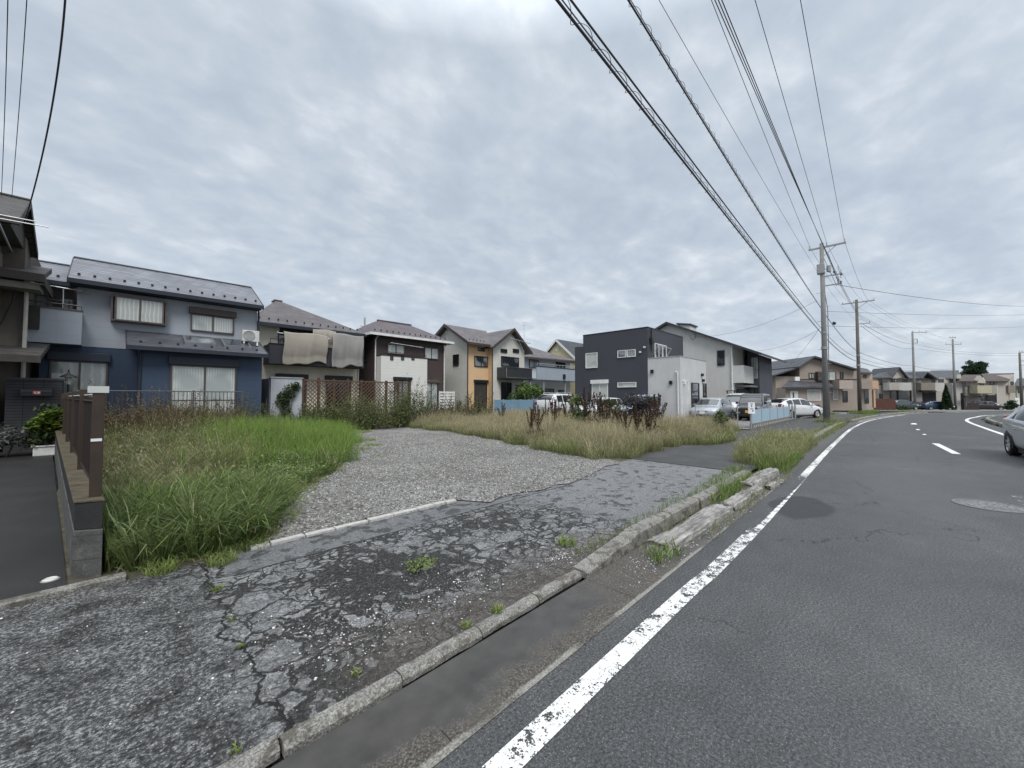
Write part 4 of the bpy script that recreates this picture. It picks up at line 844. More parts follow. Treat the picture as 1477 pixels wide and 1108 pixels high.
# ---------------------------------------------------------------- charcoal cube house with pale annex
h = House('charcoal_house', 'flat-roofed charcoal cube house with pale grey one-storey annex', 'house', (27, 12, 0))
CH = siding('charcoal_siding', '44464c', .3, .88, streak=.1, tint=.06); AN = plain('pale_grey_render', lin('bdbdbc'), .75, .05, 1.2, .3, 80, streak=.22)
CX, CY = 26.1, 12.1
yl = onX(841, 484, CX)[0]; ztop = onX(935, 472, CX)[1]; xr = onY(985, 485, CY)[0]; yl2, z2 = onX(829, 501, CX+.02)
h.box('wall', CH, CX, xr, CY, yl, -.1, ztop); h.box('rear_wall', CH, CX+.03, xr-1, yl+.002, yl2, -.1, z2); h.part(MB().box(CX-.03, xr+.03, CY-.03, CY+.1, ztop+.002, ztop+.05).box(CX-.03, CX+.1, CY+.102, yl, ztop+.002, ztop+.05), 'coping', FR_BLACK)
ya, za = onX(981, 514, CX); xa = onY(1018, 520, ya)[0]
h.box('annex_wall', AN, CX-.02, xa, ya, CY-.003, -.1, za); h.part(MB().box(CX-.05, xa+.03, ya-.03, ya+.1, za+.002, za+.04).box(CX-.05, CX+.08, ya+.102, CY-.01, za+.002, za+.04), 'annex_coping', ALU)
pwin(h, 'X', CX, 845, 510, 862, 530.5, fm=FR_WHITE, gm=GC4, mull=0); pwin(h, 'X', CX, 891, 506, 903.5, 515.5, fm=FR_WHITE, gm=GC2, mull=0); pwin(h, 'X', CX, 904.5, 505, 917, 514.5, fm=FR_WHITE, gm=GC2, mull=0)
pwin(h, 'X', CX, 891, 552, 918, 558.5, fm=FR_WHITE, gm=GC4, mull=0)
y0, z1 = onX(854, 554, CX); y1, _ = onX(877, 553, CX); window(h, 'X', CX, y0, y1, .5, z1, FR_WHITE, GC4, shutter=.3, shm=FR_WHITE)
h.part(MB().tube([(26.7, CY-.1, za+.3), (26.7, CY-.5, za+1.0), (29, CY-.5, za+.9), (29, CY-.1, za+.3)], .02, 6).tube([(27.4, CY-.5, za+.95), (27.4, CY-.1, za+.95)], .015, 6), 'laundry_pole', ALU); window(h, 'Y', CY, 27.2, 29.2, za+.05, za+1.2, FR_WHITE, GC2, 2)
h.part(MB().box(CX+.25, CX+.55, CY-.22, CY-.003, ztop-1.1, ztop-.75).tube([(CX+.4, CY-.1, ztop-.05), (CX+.4, CY-.1, ztop-1.6)], .05, 6).tube([(CX+.4, CY-.1, ztop-1.6), (CX+.3, CY-.3, ztop-1.9), (CX+.6, CY-.2, ztop-2.3)], .04, 6), 'cable_box', BLACK)
for (px, py) in ((930, 501), (924, 508)): y, z = onX(px, py, CX); h.part(MB().box(CX-.12, CX-.003, y-.06, y+.06, z-.06, z+.06), 'vent_hood', FR_WHITE)
for (px, py, m) in ((941, 536, BLACK), (968, 552, BLACK)): y, z = onX(px, py, CX-.02); h.part(MB().box(CX-.16, CX-.023, y-.09, y+.09, z-.12, z+.12), 'wall_lamp', m)
y, z = onX(977, 536, CX-.02); h.part(MB().tube([(CX-.1, y+.1, z), (CX-.1, y-.05, z-.05), (CX-.1, y-.05, 0)], .045, 8), 'downpipe', FR_WHITE)
x0, z1 = onY(982, 549, ya); x1, _ = onY(992, 549, ya); window(h, 'Y', ya, x0, x1, .1, z1, FR_WHITE, AN, 0, name='door')
x0, z1 = onY(996.5, 552, ya); x1, _ = onY(1007.5, 553, ya); window(h, 'Y', ya, x0, x1, .1, z1, FR_BLACK, GC3, 0, name='door')
x0, z1 = onY(1013.5, 553, ya); x1, _ = onY(1018, 553, ya); window(h, 'Y', ya, x0, x1, .6, z1, FR_BLACK, GC3, 0)
for (px, py, m) in ((966, 552, WHITE_M), (1011.6, 541, BLACK), (1013, 549, BLACK)): x, z = onY(px+ (0 if px > 970 else 20), py, ya); h.part(MB().box(x-.1, x+.1, ya-.15, ya-.003, z-.1, z+.1), 'wall_lamp', m)

# ---------------------------------------------------------------- white gabled house next to it
h = House('white_black_roof_house', 'tall white house with long black sloping roof and roof vent, beside the charcoal cube', 'house', (38, 12, 0))
WX = 36.0; NWH = plain('bright_render', lin('c9c8c4'), .75, .05, 1.2, .3, 80, streak=.2); BRF = plain('black_roof', lin('3a3b3f'), .5, .15)
ay, az = onX(964, 465, WX); ey, ez = onX(1100, 509.5, WX); wy, wz = onX(1057, 520, WX); sl = (az-ez)/(ay-ey)
zr = lambda y: az-abs(ay-y)*sl
h.part(MB().prism([(WX, wy, -.1), (WX, wy, zr(wy)-.12), (WX, ay, az-.12), (WX, 19, zr(19)-.12), (WX, 19, -.1)], (9, 0, 0)), 'wall', NWH)
mb = MB(); mb.slab([(WX-.5, ey, ez), (WX+10, ey, ez), (WX+10, ay, az), (WX-.5, ay, az)], .2); mb.slab([(WX-.5, ay+.003, az), (WX+10, ay+.003, az), (WX+10, 19.6, zr(19.6)), (WX-.5, 19.6, zr(19.6))], .2); r = h.part(mb, 'roof', BRF)
vy, vz = onX(988, 470, WX+1); h.part(MB().prism([(WX+.6, vy-.6, zr(vy-.6)), (WX+.6, vy+.5, zr(vy+.5)), (WX+.6, vy+.5, vz+.1), (WX+.6, vy-.6, vz-.1)], (1.6, 0, 0)), 'roof_vent', NWH, r); h.part(MB().prism([(WX+.5, vy-.7, vz-.09), (WX+.5, vy+.6, vz+.13), (WX+.5, vy+.6, vz+.28), (WX+.5, vy-.7, vz+.05)], (1.8, 0, 0)), 'vent_cap', BRF, r)
pwin(h, 'X', WX, 1034.5, 506, 1045.5, 527, fm=FR_BLACK, gm=GC3, mull=0)
# recessed balcony and dark front wing
y0, z0 = onX(1058, 527.5, WX); y1, z1 = onX(1073, 552, WX)
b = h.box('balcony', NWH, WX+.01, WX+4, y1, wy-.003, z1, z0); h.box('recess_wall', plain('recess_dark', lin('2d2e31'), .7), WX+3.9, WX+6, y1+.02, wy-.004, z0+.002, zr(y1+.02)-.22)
wy0 = onX(1078, 520, WX+3.2)[0]; wy1 = onX(1095, 520, WX+3.2)[0]
h.part(MB().prism([(WX+3.2, wy1, -.1), (WX+3.2, wy0, -.1), (WX+3.2, wy0, zr(wy0)-.23), (WX+3.2, wy1, zr(wy1)-.23)], (5, 0, 0)), 'dark_wing', siding('slate_siding', '4a4c53', .3, .85))
for k in range(3): pwin(h, 'X', WX+3.2, 1084+3.3*k, 516, 1086.4+3.3*k, 533, fm=FR_WHITE, gm=GC2, mull=0, bar=.03); pwin(h, 'X', WX+3.2, 1084+3.3*k, 534, 1086.4+3.3*k, 546, fm=FR_WHITE, gm=GC2, mull=0, bar=.03)
pwin(h, 'X', WX+3.2, 1082, 557, 1094, 575, fm=FR_BLACK, gm=GC3)
h.box('porch_roof', plain('porch_grey', lin('6f7072'), .6), WX+.5, WX+3.19, y1-.3, wy-.01, z1-.35, z1-.2); window(h, 'Y', wy-.2, WX+.6, WX+2.6, .2, z1-.5, FR_BLACK, GC3)
pipe(h, [(WX-.08, wy+.06, zr(wy)-.35), (WX-.08, wy+.06, 0)], .06, FR_WHITE)
y, z = onX(1001, 486, WX); h.part(MB().tube([(WX-.05, y+.35, z+.2), (WX-.1, y+.2, z-.2), (WX-.1, y, z-.28), (WX-.1, y-.15, z-.1), (WX-.05, y-.1, z+.3)], .02, 6), 'hanging_cable', BLACK)
y, z = onX(1048, 503, WX)
# ================================================================== FAR HOUSES (built square to their own street, beyond the bend)
class Far(House):
    def __init__(s, name, label, D, group=None, z0=None):
        s.D = D; s.z0 = zg(FW[0]*D, FW[1]*D) if z0 is None else z0
        House.__init__(s, name, label, 'house', (0, 0, 0), YAW, group, local=True)
    def P(s, px, py, d=0):
        D = s.D+d; return ((px-738.5)/FPX*D, D, CAMZ+(573-py)/FPX*D)
    def rect(s, name, px0, py0, px1, py1, d, depth, mat, parent=None, **k):
        a = s.P(px0, py0, d); b = s.P(px1, py1, d); z0 = s.z0-.1 if py1 is None else b[2]
        return s.part(MB().box(a[0], b[0], s.D+d, s.D+d+depth, z0, a[2]), name, mat, parent, **k)
    def wall(s, px0, py0, px1, d, depth, mat, name='wall'):
        a = s.P(px0, py0, d); b = s.P(px1, py0, d)
        return s.part(MB().box(a[0], b[0], s.D+d, s.D+d+depth, s.z0-.2, a[2]), name, mat)
    def win(s, px0, py0, px1, py1, d, fm=FR_BLACK, gm=GC2, **k):
        a = s.P(px0, py0, d); b = s.P(px1, py1, d); return window(s, 'Y', s.D+d, a[0], b[0], b[2], a[2], fm=fm, gm=gm, bar=.07, **k)
    def slabs(s, name, quads, mat, t=.18, parent=None):
        mb = MB()
        for q in quads: mb.slab([s.P(*p) for p in q], t)
        return s.part(mb, name, mat, parent)
    def ext(s, name, pts, d, depth, mat, t=.18, parent=None):      # roof slopes with their section in front, running straight back
        mb = MB(); Q = [s.P(px, py, d) for px, py in pts]
        for a, b in zip(Q[:-1], Q[1:]):
            mb.prism([a, b, (b[0], b[1], b[2]-t), (a[0], a[1], a[2]-t)], (0, depth, 0))
        return s.part(mb, name, mat, parent)
    def gable_wall(s, pts, d, depth, mat, name='gable_wall'):
        return s.part(MB().prism([s.P(px, py, d) for px, py in pts], (0, depth, 0)), name, mat)
BE = plain('beige_render', lin('978b82'), .8, .06, 1., .3, 60, streak=.2); BE2 = plain('beige_pale', lin('a89d93'), .8, .06, 1., .3, 60, streak=.2); CRM = plain('cream_far', lin('aca69d'), .8, .06, 1., .3, 60, streak=.2); GRB = plain('greige_far', lin('97918a'), .8, .06, 1., .3, 60, streak=.2)
WHF = plain('white_far', lin('b4b2ad'), .8, .06, 1., .3, 60, streak=.2); RF1 = roofing('far_grey_roof', '4f5055', .15, .5); RF2 = roofing('far_brown_roof', '51443f', .15, .5); PEA = plain('peach_panel', lin('bc9a80'), .8); OLV = plain('olive_panel', lin('807a70'), .8)
# small white house behind the drive
h = Far('small_white_house', 'small white house with blue-grey roof, half hidden behind the black and white house', 62)
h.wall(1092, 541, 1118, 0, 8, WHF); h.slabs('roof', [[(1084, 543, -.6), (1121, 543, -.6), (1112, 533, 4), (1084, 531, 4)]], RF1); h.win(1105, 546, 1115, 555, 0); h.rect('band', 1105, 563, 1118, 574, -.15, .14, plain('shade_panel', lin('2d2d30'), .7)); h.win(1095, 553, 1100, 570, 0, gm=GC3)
# beige house at the start of the bend
h = Far('beige_gabled_house', 'wide beige house with shallow gable and lean-to roof behind the nearest utility pole', 48)
h.wall(1154, 533, 1237, 0, 9, BE); h.gable_wall([(1154, 533), (1154, 529), (1177, 515.5), (1237, 534)], .004, 8.9, BE)
h.wall(1119, 543, 1153.8, .6, 8, BE2, 'side_wall')
h.ext('roof', [(1153, 528.6), (1177, 513), (1240, 532.5)], -.7, 9.6, RF1)
h.ext('side_roof', [(1112, 542), (1153.8, 528.9)], -.2, 8.5, RF1)
h.slabs('porch_roof', [[(1128, 558.5, -2.2), (1203, 557, -2.2), (1196, 551, -.02), (1138, 549, -.02)]], RF1)
h.wall(1133, 559, 1197, -1.6, 1.59, BE, 'porch_wall')
h.rect('door', 1140, 564, 1151, None or 585, -1.66, .05, FR_WHITE); h.rect('door_glass', 1143.5, 566, 1145.5, 582, -1.69, .02, GC3)
h.win(1164, 562, 1183, 578, -1.6, fm=FR_WHITE, gm=plain('shutter_pale', lin('a8a7a3'), .5), mull=0)
h.win(1167, 538, 1175, 546, 0, gm=GC4); w = h.rect('bay_window', 1181, 536, 1207, 549, -.5, .49, FR_BRONZE); h.rect('pane', 1184, 538, 1192, 547, -.53, .02, GC3, w); h.rect('pane', 1195, 537, 1205, 548, -.53, .02, GC4, w)
h.rect('trim_band', 1155, 546.8, 1237, 548, -.06, .055, TR)
h.win(1201, 562, 1208, 577, 0, fm=FR_WHITE, gm=plain('shutter_pale', lin('a8a7a3'), .5), mull=0); h.win(1212, 537, 1217, 546, 0, gm=GC3, mull=0)
b = h.rect('balcony', 1211, 548.5, 1230.5, 561, -1.4, 1.39, BE2); h.win(1215, 564, 1222, 580, 0, gm=GC3, mull=0)
h.wall(1238, 536, 1259, 1.5, 7, BE2, 'end_wall'); h.slabs('end_roof', [[(1240, 536.5, .9), (1259, 537.5, .9), (1252, 532, 5), (1240, 530, 5)]], RF1)
b = h.rect('balcony', 1243, 548.5, 1258, 561, .2, 1.28, BE); h.rect('balcony', 1258.2, 549, 1267.5, 561, .2, 1.28, PEA); h.win(1246, 541, 1250, 545, 1.5, gm=GC3, mull=0); h.rect('carport_opening', 1247, 564, 1253, 582, 1.44, .05, GC3); h.rect('carport_post', 1260, 562, 1262.5, 588, .3, .25, PEA)
ac = h.rect('air_conditioner', 1147.5, 543.5, 1154, 549.5, -.3, .28, WHITE_M)
# row beyond the bend
GRP = 'houses in the row beyond the bend'
h = Far('row_house', 'greige house with steep grey front gable, leftmost in the row beyond the bend', 68, GRP)
h.wall(1266, 546, 1330, 0, 8, GRB); h.gable_wall([(1286, 546), (1299, 531.5), (1306, 539), (1311, 546)], -.3, 1.2, CRM)
h.slabs('roof', [[(1254, 544.5, -.8), (1287, 544.5, -.8), (1299.5, 529.5, 3), (1278, 535, 3)]], RF1); h.ext('gable_roof', [(1287, 545), (1299.4, 529.2), (1312, 545)], -.8, 5, RF1)
h.slabs('front_roof', [[(1297, 545.5, -.6), (1330, 545, -.6), (1330, 535.5, 4), (1303, 536, 4)]], RF1)
h.win(1267, 547.5, 1272.5, 555, 0); h.win(1287, 546.5, 1294, 551, -.3, gm=GC2); h.win(1302, 548.5, 1309, 552, 0, gm=GC3); b = h.rect('balcony', 1283, 552, 1315, 563, -1.5, 1.2, WHF); h.rect('balcony_side', 1283.2, 552.5, 1298, 562.5, -1.53, .025, CRM, b)
h.rect('porch', 1286, 564, 1314, 583, -.06, .05, GC3); h.win(1267.5, 568, 1272.5, 576, 0, gm=GC3); h.rect('porch_frame', 1284.5, 563.2, 1286, 588, -1.3, .2, DKBROWN); h.rect('porch_frame', 1313.5, 563.2, 1315, 588, -1.3, .2, DKBROWN)
h = Far('row_house', 'beige house with dark garage and small front gable, second in the far row', 68, GRP)
h.wall(1330.4, 545, 1362, .4, 8, CRM); h.slabs('roof', [[(1326, 545, -.3), (1356, 546.5, -.3), (1347, 536, 4), (1330.5, 535.5, 4)]], RF1); h.ext('gable_roof', [(1331, 545.5), (1339, 536.3), (1354, 546)], -.9, 4, RF1)
b = h.rect('balcony', 1329, 552, 1349, 563, -1.2, 1.5, OLV); h.rect('balcony', 1349.2, 552.2, 1362.5, 564.5, -.9, 1.2, WHF); h.rect('garage', 1330.5, 566, 1350, 588, .3, .08, plain('dark_opening', lin('2a282b'), .7)); h.rect('garage_lintel', 1329.5, 563.3, 1351, 565.5, -.9, .4, DKBROWN); h.win(1344, 546.8, 1349, 551.5, .4); h.rect('pane', 1354, 546.5, 1362, 551.8, .35, .04, GC3)
h = Far('row_house', 'pale house with wide grey roof and white wing behind the conifer', 69, GRP)
h.wall(1362.3, 545.5, 1391, 1.0, 8, CRM); h.slabs('roof', [[(1347.5, 545.2, 1.5), (1387, 546.5, .3), (1384, 534, 5), (1343, 534.5, 5)]], RF1); h.rect('white_wing', 1372, 552.5, 1392, 594, -.6, 1.58, WHF); h.win(1373, 547, 1377, 552, 1.0, gm=GC3, mull=0); h.rect('entrance', 1386, 567, 1392.5, 593, -.68, .07, plain('dark_opening', lin('2a282b'), .7)); pipe(h, [h.P(1371.5, 546, .8), h.P(1371.5, 592, .8)], .06, DKBROWN); h.rect('chimney_box', 1381, 540, 1387, 546, -.2, 1.2, WHF)
h = Far('row_house', 'greige house with brown roof and cream balcony, over the dark parked car', 68, GRP)
h.wall(1392.5, 549, 1414, 0, 8, GRB); h.gable_wall([(1409, 552), (1415.5, 542), (1422, 550), (1422, 553)], -.4, .6, CRM); h.slabs('roof', [[(1382.5, 549.5, -.6), (1411, 549.5, -.6), (1416, 540.5, 4), (1390, 540.5, 4)]], RF2); h.win(1392.5, 550.5, 1398, 557.5, 0, fm=FR_BRONZE)
b = h.rect('balcony', 1410, 556, 1431, 567.5, -1.4, 1.2, plain('cream_balcony', lin('aba48f'), .8)); h.rect('balcony_end', 1431.2, 556, 1438, 568, -1.0, .9, GRB); h.wall(1414.2, 550, 1438, .3, 7, GRB, 'rear_wall'); h.win(1414, 551, 1419, 556, .0, gm=GC3, mull=0); h.rect('carport_beam', 1392, 571, 1414, 573.5, -.8, .5, DKBROWN); h.win(1414, 571, 1421, 579, .3, gm=GC3, mull=0); h.rect('dark_bay', 1423, 570, 1437, 590, .22, .07, plain('dark_opening', lin('2a282b'), .7))
h = Far('row_house', 'light stone-coloured house with large red-brown roof, right of the cream balcony', 68.5, GRP)
h.wall(1438.3, 549.5, 1454.5, -.2, 8, CRM); h.slabs('roof', [[(1423, 549.5, -.8), (1455, 549.5, -.8), (1464, 538, 4), (1416.5, 539, 4)]], RF2); h.gable_wall([(1455, 592), (1455, 549), (1463, 540), (1466, 592)], .3, 3, CRM); h.win(1428, 551, 1434, 555, -.2, gm=GC3, mull=0); h.rect('corner_pier', 1437.6, 556, 1439.6, 585, -.4, .2, WHF); h.rect('balcony', 1454.5, 556, 1465, 567, -.5, .75, OLV); h.win(1458, 550.5, 1462, 555.5, .3, gm=GC2, mull=0)
h = Far('row_house', 'pale green-grey house cut by the right edge of the photograph', 70, GRP)
h.wall(1466.3, 556, 1500, -.6, 8, plain('green_grey', lin('a9aaa2'), .8, streak=.2)); h.slabs('roof', [[(1462, 556.5, -1.2), (1502, 556.5, -1.2), (1495, 545, 4), (1468, 546, 4)]], RF1); h.win(1468, 560, 1474, 567, -.6)
# ================================================================== VEHICLES
GLASSCAR = plain('car_glass', (.018,.022,.025), .06, .1, spec=.7, coat=1.); TYRE = plain('tyre_rubber', (.018,.018,.018), .8); RIMM = plain('rim_alloy', (.5,.51,.52), .3, metal=.7)
TRIMB = plain('black_plastic', (.02,.02,.021), .5); CHROME = plain('chrome', (.6,.61,.62), .15, metal=.9); HLAMP = plain('lamp_clear', (.55,.57,.6), .1, coat=1.); RLAMP = plain('lamp_red', (.28,.02,.02), .2, coat=1.)
KINDS = {   # x (rear -> front, fraction of length), floor, belt, roof, half width at belt, half width at roof : fractions of height and half width
 'hatch': dict(L=4.25, W=1.76, H=1.51, st=[(0,.30,.52,.56,.80,.70),(.02,.22,.56,.66,.92,.74),(.06,.17,.60,.80,.96,.74),(.14,.14,.625,.965,.985,.74),(.24,.13,.62,.99,1,.75),(.45,.13,.60,1,1,.76),(.58,.13,.585,.985,1,.755),(.64,.13,.58,.94,1,.75),(.82,.13,.565,.63,.99,.80),(.93,.15,.52,.56,.95,.78),(.975,.19,.44,.49,.87,.72),(1,.27,.38,.42,.72,.6)],
      ws=(.655,.80), rw=(.03,.125), sw=[(.17,.29),(.305,.47),(.485,.67)], wheels=(.185,.80), r=.315),
 'wedge': dict(L=4.48, W=1.75, H=1.49, st=[(0,.36,.60,.63,.78,.62),(.012,.26,.64,.70,.90,.70),(.05,.18,.665,.745,.955,.72),(.12,.15,.66,.86,.985,.72),(.24,.13,.645,.96,1,.73),(.42,.13,.62,1,1,.745),(.54,.13,.60,.985,1,.745),(.62,.13,.585,.92,1,.745),(.80,.13,.55,.63,.99,.80),(.92,.15,.50,.545,.95,.78),(.975,.19,.42,.47,.87,.72),(1,.27,.36,.40,.70,.6)],
      ws=(.60,.78), rw=(.055,.22), sw=[(.15,.265),(.28,.44),(.455,.66)], wheels=(.19,.795), r=.315),
 'van': dict(L=4.65, W=1.70, H=1.84, st=[(0,.25,.50,.60,.88,.80),(.012,.17,.54,.80,.95,.80),(.03,.15,.57,.95,.97,.80),(.07,.13,.575,.985,.99,.80),(.3,.13,.56,1,1,.80),(.6,.13,.55,.995,1,.795),(.69,.13,.54,.96,1,.79),(.76,.13,.53,.86,1,.79),(.88,.13,.51,.60,.99,.83),(.95,.15,.46,.52,.95,.8),(.985,.18,.40,.45,.88,.74),(1,.24,.35,.40,.76,.66)],
      ws=(.715,.875), rw=(.010,.034), sw=[(.08,.27),(.285,.47),(.485,.74)], wheels=(.17,.82), r=.315),
 'kei': dict(L=3.40, W=1.48, H=1.78, st=[(0,.25,.50,.60,.90,.84),(.012,.17,.52,.82,.96,.84),(.035,.14,.54,.96,.98,.84),(.08,.12,.545,.99,.99,.85),(.4,.12,.54,1,1,.855),(.68,.12,.535,.99,1,.85),(.735,.12,.53,.95,1,.845),(.83,.12,.525,.70,1,.86),(.865,.12,.52,.575,1,.88),(.95,.13,.50,.545,.985,.88),(.985,.15,.46,.52,.95,.86),(1,.19,.42,.49,.90,.82)],
      ws=(.745,.855), rw=(.010,.04), sw=[(.07,.30),(.32,.50),(.52,.77)], wheels=(.15,.85), r=.285),
 'suv': dict(L=4.45, W=1.80, H=1.70, st=[(0,.30,.54,.60,.84,.72),(.015,.22,.58,.72,.94,.76),(.05,.18,.60,.90,.97,.77),(.11,.16,.605,.97,.99,.77),(.3,.15,.60,1,1,.77),(.54,.15,.59,.985,1,.765),(.60,.15,.585,.94,1,.76),(.76,.15,.575,.655,.99,.82),(.92,.17,.54,.59,.96,.8),(.98,.20,.46,.52,.88,.74),(1,.28,.40,.45,.75,.64)],
      ws=(.60,.745), rw=(.02,.085), sw=[(.13,.27),(.285,.45),(.465,.63)], wheels=(.18,.81), r=.34)}
def make_car(kind, name, label, cat, paint, loc, rz, detail=True, plate=WHITE_M, group=None, face='silver', steer=0):
    K = KINDS[kind]; L, Wd, Hh = K['L'], K['W']/2, K['H']; S = np.array(K['st'])
    nx = 84; u = np.unique(np.r_[np.linspace(0, 1, nx), [a for p in K['sw'] for a in p], K['ws'], K['rw']])
    C = np.stack([np.interp(u, S[:, 0], S[:, k]) for k in range(1, 6)], 1)
    for _ in range(3):
        C[1:-1] = .25*C[:-2] + .5*C[1:-1] + .25*C[2:]
    root = empty(name, label, cat, (loc[0], loc[1], loc[2] if len(loc) > 2 else zg(*loc[:2])+.005), rz, group)
    def ring(c):
        zl, zb, zt, wb, wt = c[0]*Hh, c[1]*Hh, c[2]*Hh, c[3]*Wd, c[4]*Wd
        lo = zb-zl; p = [(0, zl), (wb*.70, zl), (wb*.90, zl+.02), (wb*.965, zl+lo*.16), (wb*.985, zl+lo*.40), (wb*1.0, zl+lo*.66), (wb*.995, zl+lo*.88), (wb*.975, zb)]
        d = zt-zb; wt_ = min(wt, wb*.96); 
        p += [(wb*.965+(wt_-wb*.965)*.12, zb+d*.10), (wb*.965+(wt_-wb*.965)*.5, zb+d*.5), (wb*.965+(wt_-wb*.965)*.86, zb+d*.84), (wt_*.95, zb+d*.945), (wt_*.80, zt-.006), (wt_*.45, zt+.008), (0, zt+.014)]
        return p
    rings = [ring(c) for c in C]; m = len(rings[0]); P = lambda i, k, sgn: ((u[i]-.5)*L, sgn*rings[i][k][0], rings[i][k][1])
    BELT, TOP = 8, 11
    parts = {}
    def add(key, pts): parts.setdefault(key, MB()).face(pts)
    for i in range(len(u)-1):
        um = (u[i]+u[i+1])/2
        for k in range(m-1):
            key = 'body'
            if 8 <= k < 10:
                for q, (a, b) in enumerate(K['sw']):
                    if a < um < b: key = ('side', q)
            if k >= 11 or k == 10:
                if K['ws'][0] < um < K['ws'][1] and k >= 11: key = ('ws',)
                if K['rw'][0] < um < K['rw'][1] and k >= 11: key = ('rw',)
            for sgn in (1, -1):
                kk = key if key == 'body' or key[0] in ('ws', 'rw') else key + (sgn,)
                q = [P(i, k, sgn), P(i+1, k, sgn), P(i+1, k+1, sgn), P(i, k+1, sgn)]
                add(kk, q if sgn > 0 else q[::-1])
    for i in (0, len(u)-1):
        pts = [P(i, k, 1) for k in range(m)] + [P(i, k, -1) for k in reversed(range(1, m-1))]; add('body', pts)
    def weld(mb):
        key = {}; idx = []; nv = []
        for p in mb.v:
            t = tuple(round(c, 4) for c in p)
            if t not in key: key[t] = len(nv); nv.append(p)
            idx.append(key[t])
        fs = []
        for f in mb.f:
            g = []
            for i in f:
                if idx[i] not in g: g.append(idx[i])
            if len(g) > 2: fs.append(tuple(g))
        mb.v, mb.f, mb.m = nv, fs, [0]*len(fs); return mb
    weld(parts['body']).build('body', paint, root, smooth=True)
    for key, mb in parts.items():
        if key == 'body': continue
        weld(mb).build({'side': 'side_window', 'ws': 'windshield', 'rw': 'rear_window'}[key[0]], GLASSCAR, root, smooth=True)
    r = K['r']
    for q, wx in enumerate(K['wheels']):
        x = (wx-.5)*L; wb = np.interp(wx, u, C[:, 3])*Wd
        for sgn in (1, -1):
            y = sgn*wb*.99
            a = MB()
            for t in range(13):
                an = math.pi*(t/12)*1.16-.08*math.pi
                a.v += [(x+math.cos(an)*r*1.20, y+sgn*.004, r+math.sin(an)*r*1.20), (x+math.cos(an)*r*.6, y+sgn*.006, r+math.sin(an)*r*.6)]
            for t in range(12): a.f.append((2*t, 2*t+1, 2*t+3, 2*t+2)); a.m.append(0)
            a.build('wheel_arch', TRIMB, root)
            w = empty_part('wheel', root, (x, y, r), (0, 0, R_(steer) if q else 0))
            MB().lathe([(r*.66, sgn*.018), (r*.93, sgn*.020), (r, -sgn*.005), (r, -sgn*.19), (r*.9, -sgn*.21)], (0,0,0), 'y', 32).build('tyre', TYRE, w, smooth=True)
            g = MB().lathe([(r*.68, sgn*.012), (r*.60, -sgn*.02), (r*.1, -sgn*.012), (0, -sgn*.006)], (0,0,0), 'y', 28)
            for t in range(7):
                an = 2*math.pi*t/7; c, s = math.cos(an), math.sin(an)
                g.prism([(c*r*.12-s*.03, sgn*.0, s*r*.12+c*.03), (c*r*.12+s*.03, sgn*.0, s*r*.12-c*.03), (c*r*.64+s*.022, sgn*.012, s*r*.64-c*.022), (c*r*.64-s*.022, sgn*.012, s*r*.64+c*.022)], (0, -sgn*.02, 0))
            g.build('rim', RIMM, w)
    xf, xr = L/2, -L/2
    hz = np.interp(.93, u, C[:, 1])*Hh; rz_ = np.interp(.03, u, C[:, 1])*Hh; wf = np.interp(.955, u, C[:, 3])*Wd; wr = np.interp(.02, u, C[:, 3])*Wd
    for sgn in (1, -1):
        q = MB(); boxy = kind == 'kei'
        i0, i1 = (.94, .995) if boxy else (.885, .985)
        for uu in np.linspace(i0, i1, 7):
            c = [np.interp(uu, u, C[:, k]) for k in range(5)]; R = ring(c); e = (uu-i0)/(i1-i0)
            za, zb_ = R[5][1]+.02*e, R[7][1]+.012
            for k in (5, 6, 7, 8): q.v.append(((uu-.5)*L+.010, sgn*(R[k][0]+.010), R[k][1]+(.006 if k > 6 else 0)))
        for t in range(6):
            for k in range(3): q.f.append((t*4+k, t*4+k+1, t*4+k+5, t*4+k+4)); q.m.append(0)
        q.build('headlight', HLAMP, root, smooth=True)
        MB().box(xr-.012, xr+.16, sgn*wr*.72, sgn*(wr*.96+.012), rz_*.86, rz_*1.1).build('tail_light', RLAMP, root, bevel=.02)
        ux = K['sw'][-1][1]+.01; mx = (ux-.5)*L; my = Wd*.985
        MB().box(mx-.10, mx+.05, sgn*my, sgn*(my+.17), K['H']*.605, K['H']*.605+.15).build('mirror', paint, root, bevel=.03)
        if detail:
            for a, b in K['sw'][-2:]:
                MB().box((a+.02-.5)*L, (a+.06-.5)*L, sgn*Wd*.985, sgn*(Wd+.02), hz*1.02, hz*1.02+.035).build('door_handle', paint, root, bevel=.01)
    b = MB()
    if kind == 'kei':
        MB().box(xf-.1, xf+.012, -wf*.62, wf*.62, .46*Hh, .505*Hh).build('grille', CHROME, root, bevel=.01); MB().box(xf-.1, xf+.010, -wf*.80, wf*.80, .30*Hh, .44*Hh).build('bumper_grille', TRIMB, root, bevel=.02)
        for sgn in (1, -1): MB().box(xf-.15, xf+.016, sgn*wf*.62, sgn*wf*.97, .27*Hh, .31*Hh).build('bumper_trim', CHROME, root, bevel=.01); MB().box(xf-.18, xf+.02, sgn*wf*.70, sgn*wf*.99, .445*Hh, .51*Hh).build('lamp_bezel', HLAMP, root, bevel=.02)
    else:
        c = [np.interp(.985, u, C[:, k]) for k in range(5)]; zt = c[1]*Hh; x9 = (.985-.5)*L
        MB().box(x9-.05, xf+.004, -wf*.42, wf*.42, zt-.07, zt+.0).build('grille', TRIMB, root, bevel=.02); MB().box(xf-.10, xf+.01, -wf*.50, wf*.50, .195*Hh, .26*Hh).build('bumper_grille', TRIMB, root, bevel=.02)
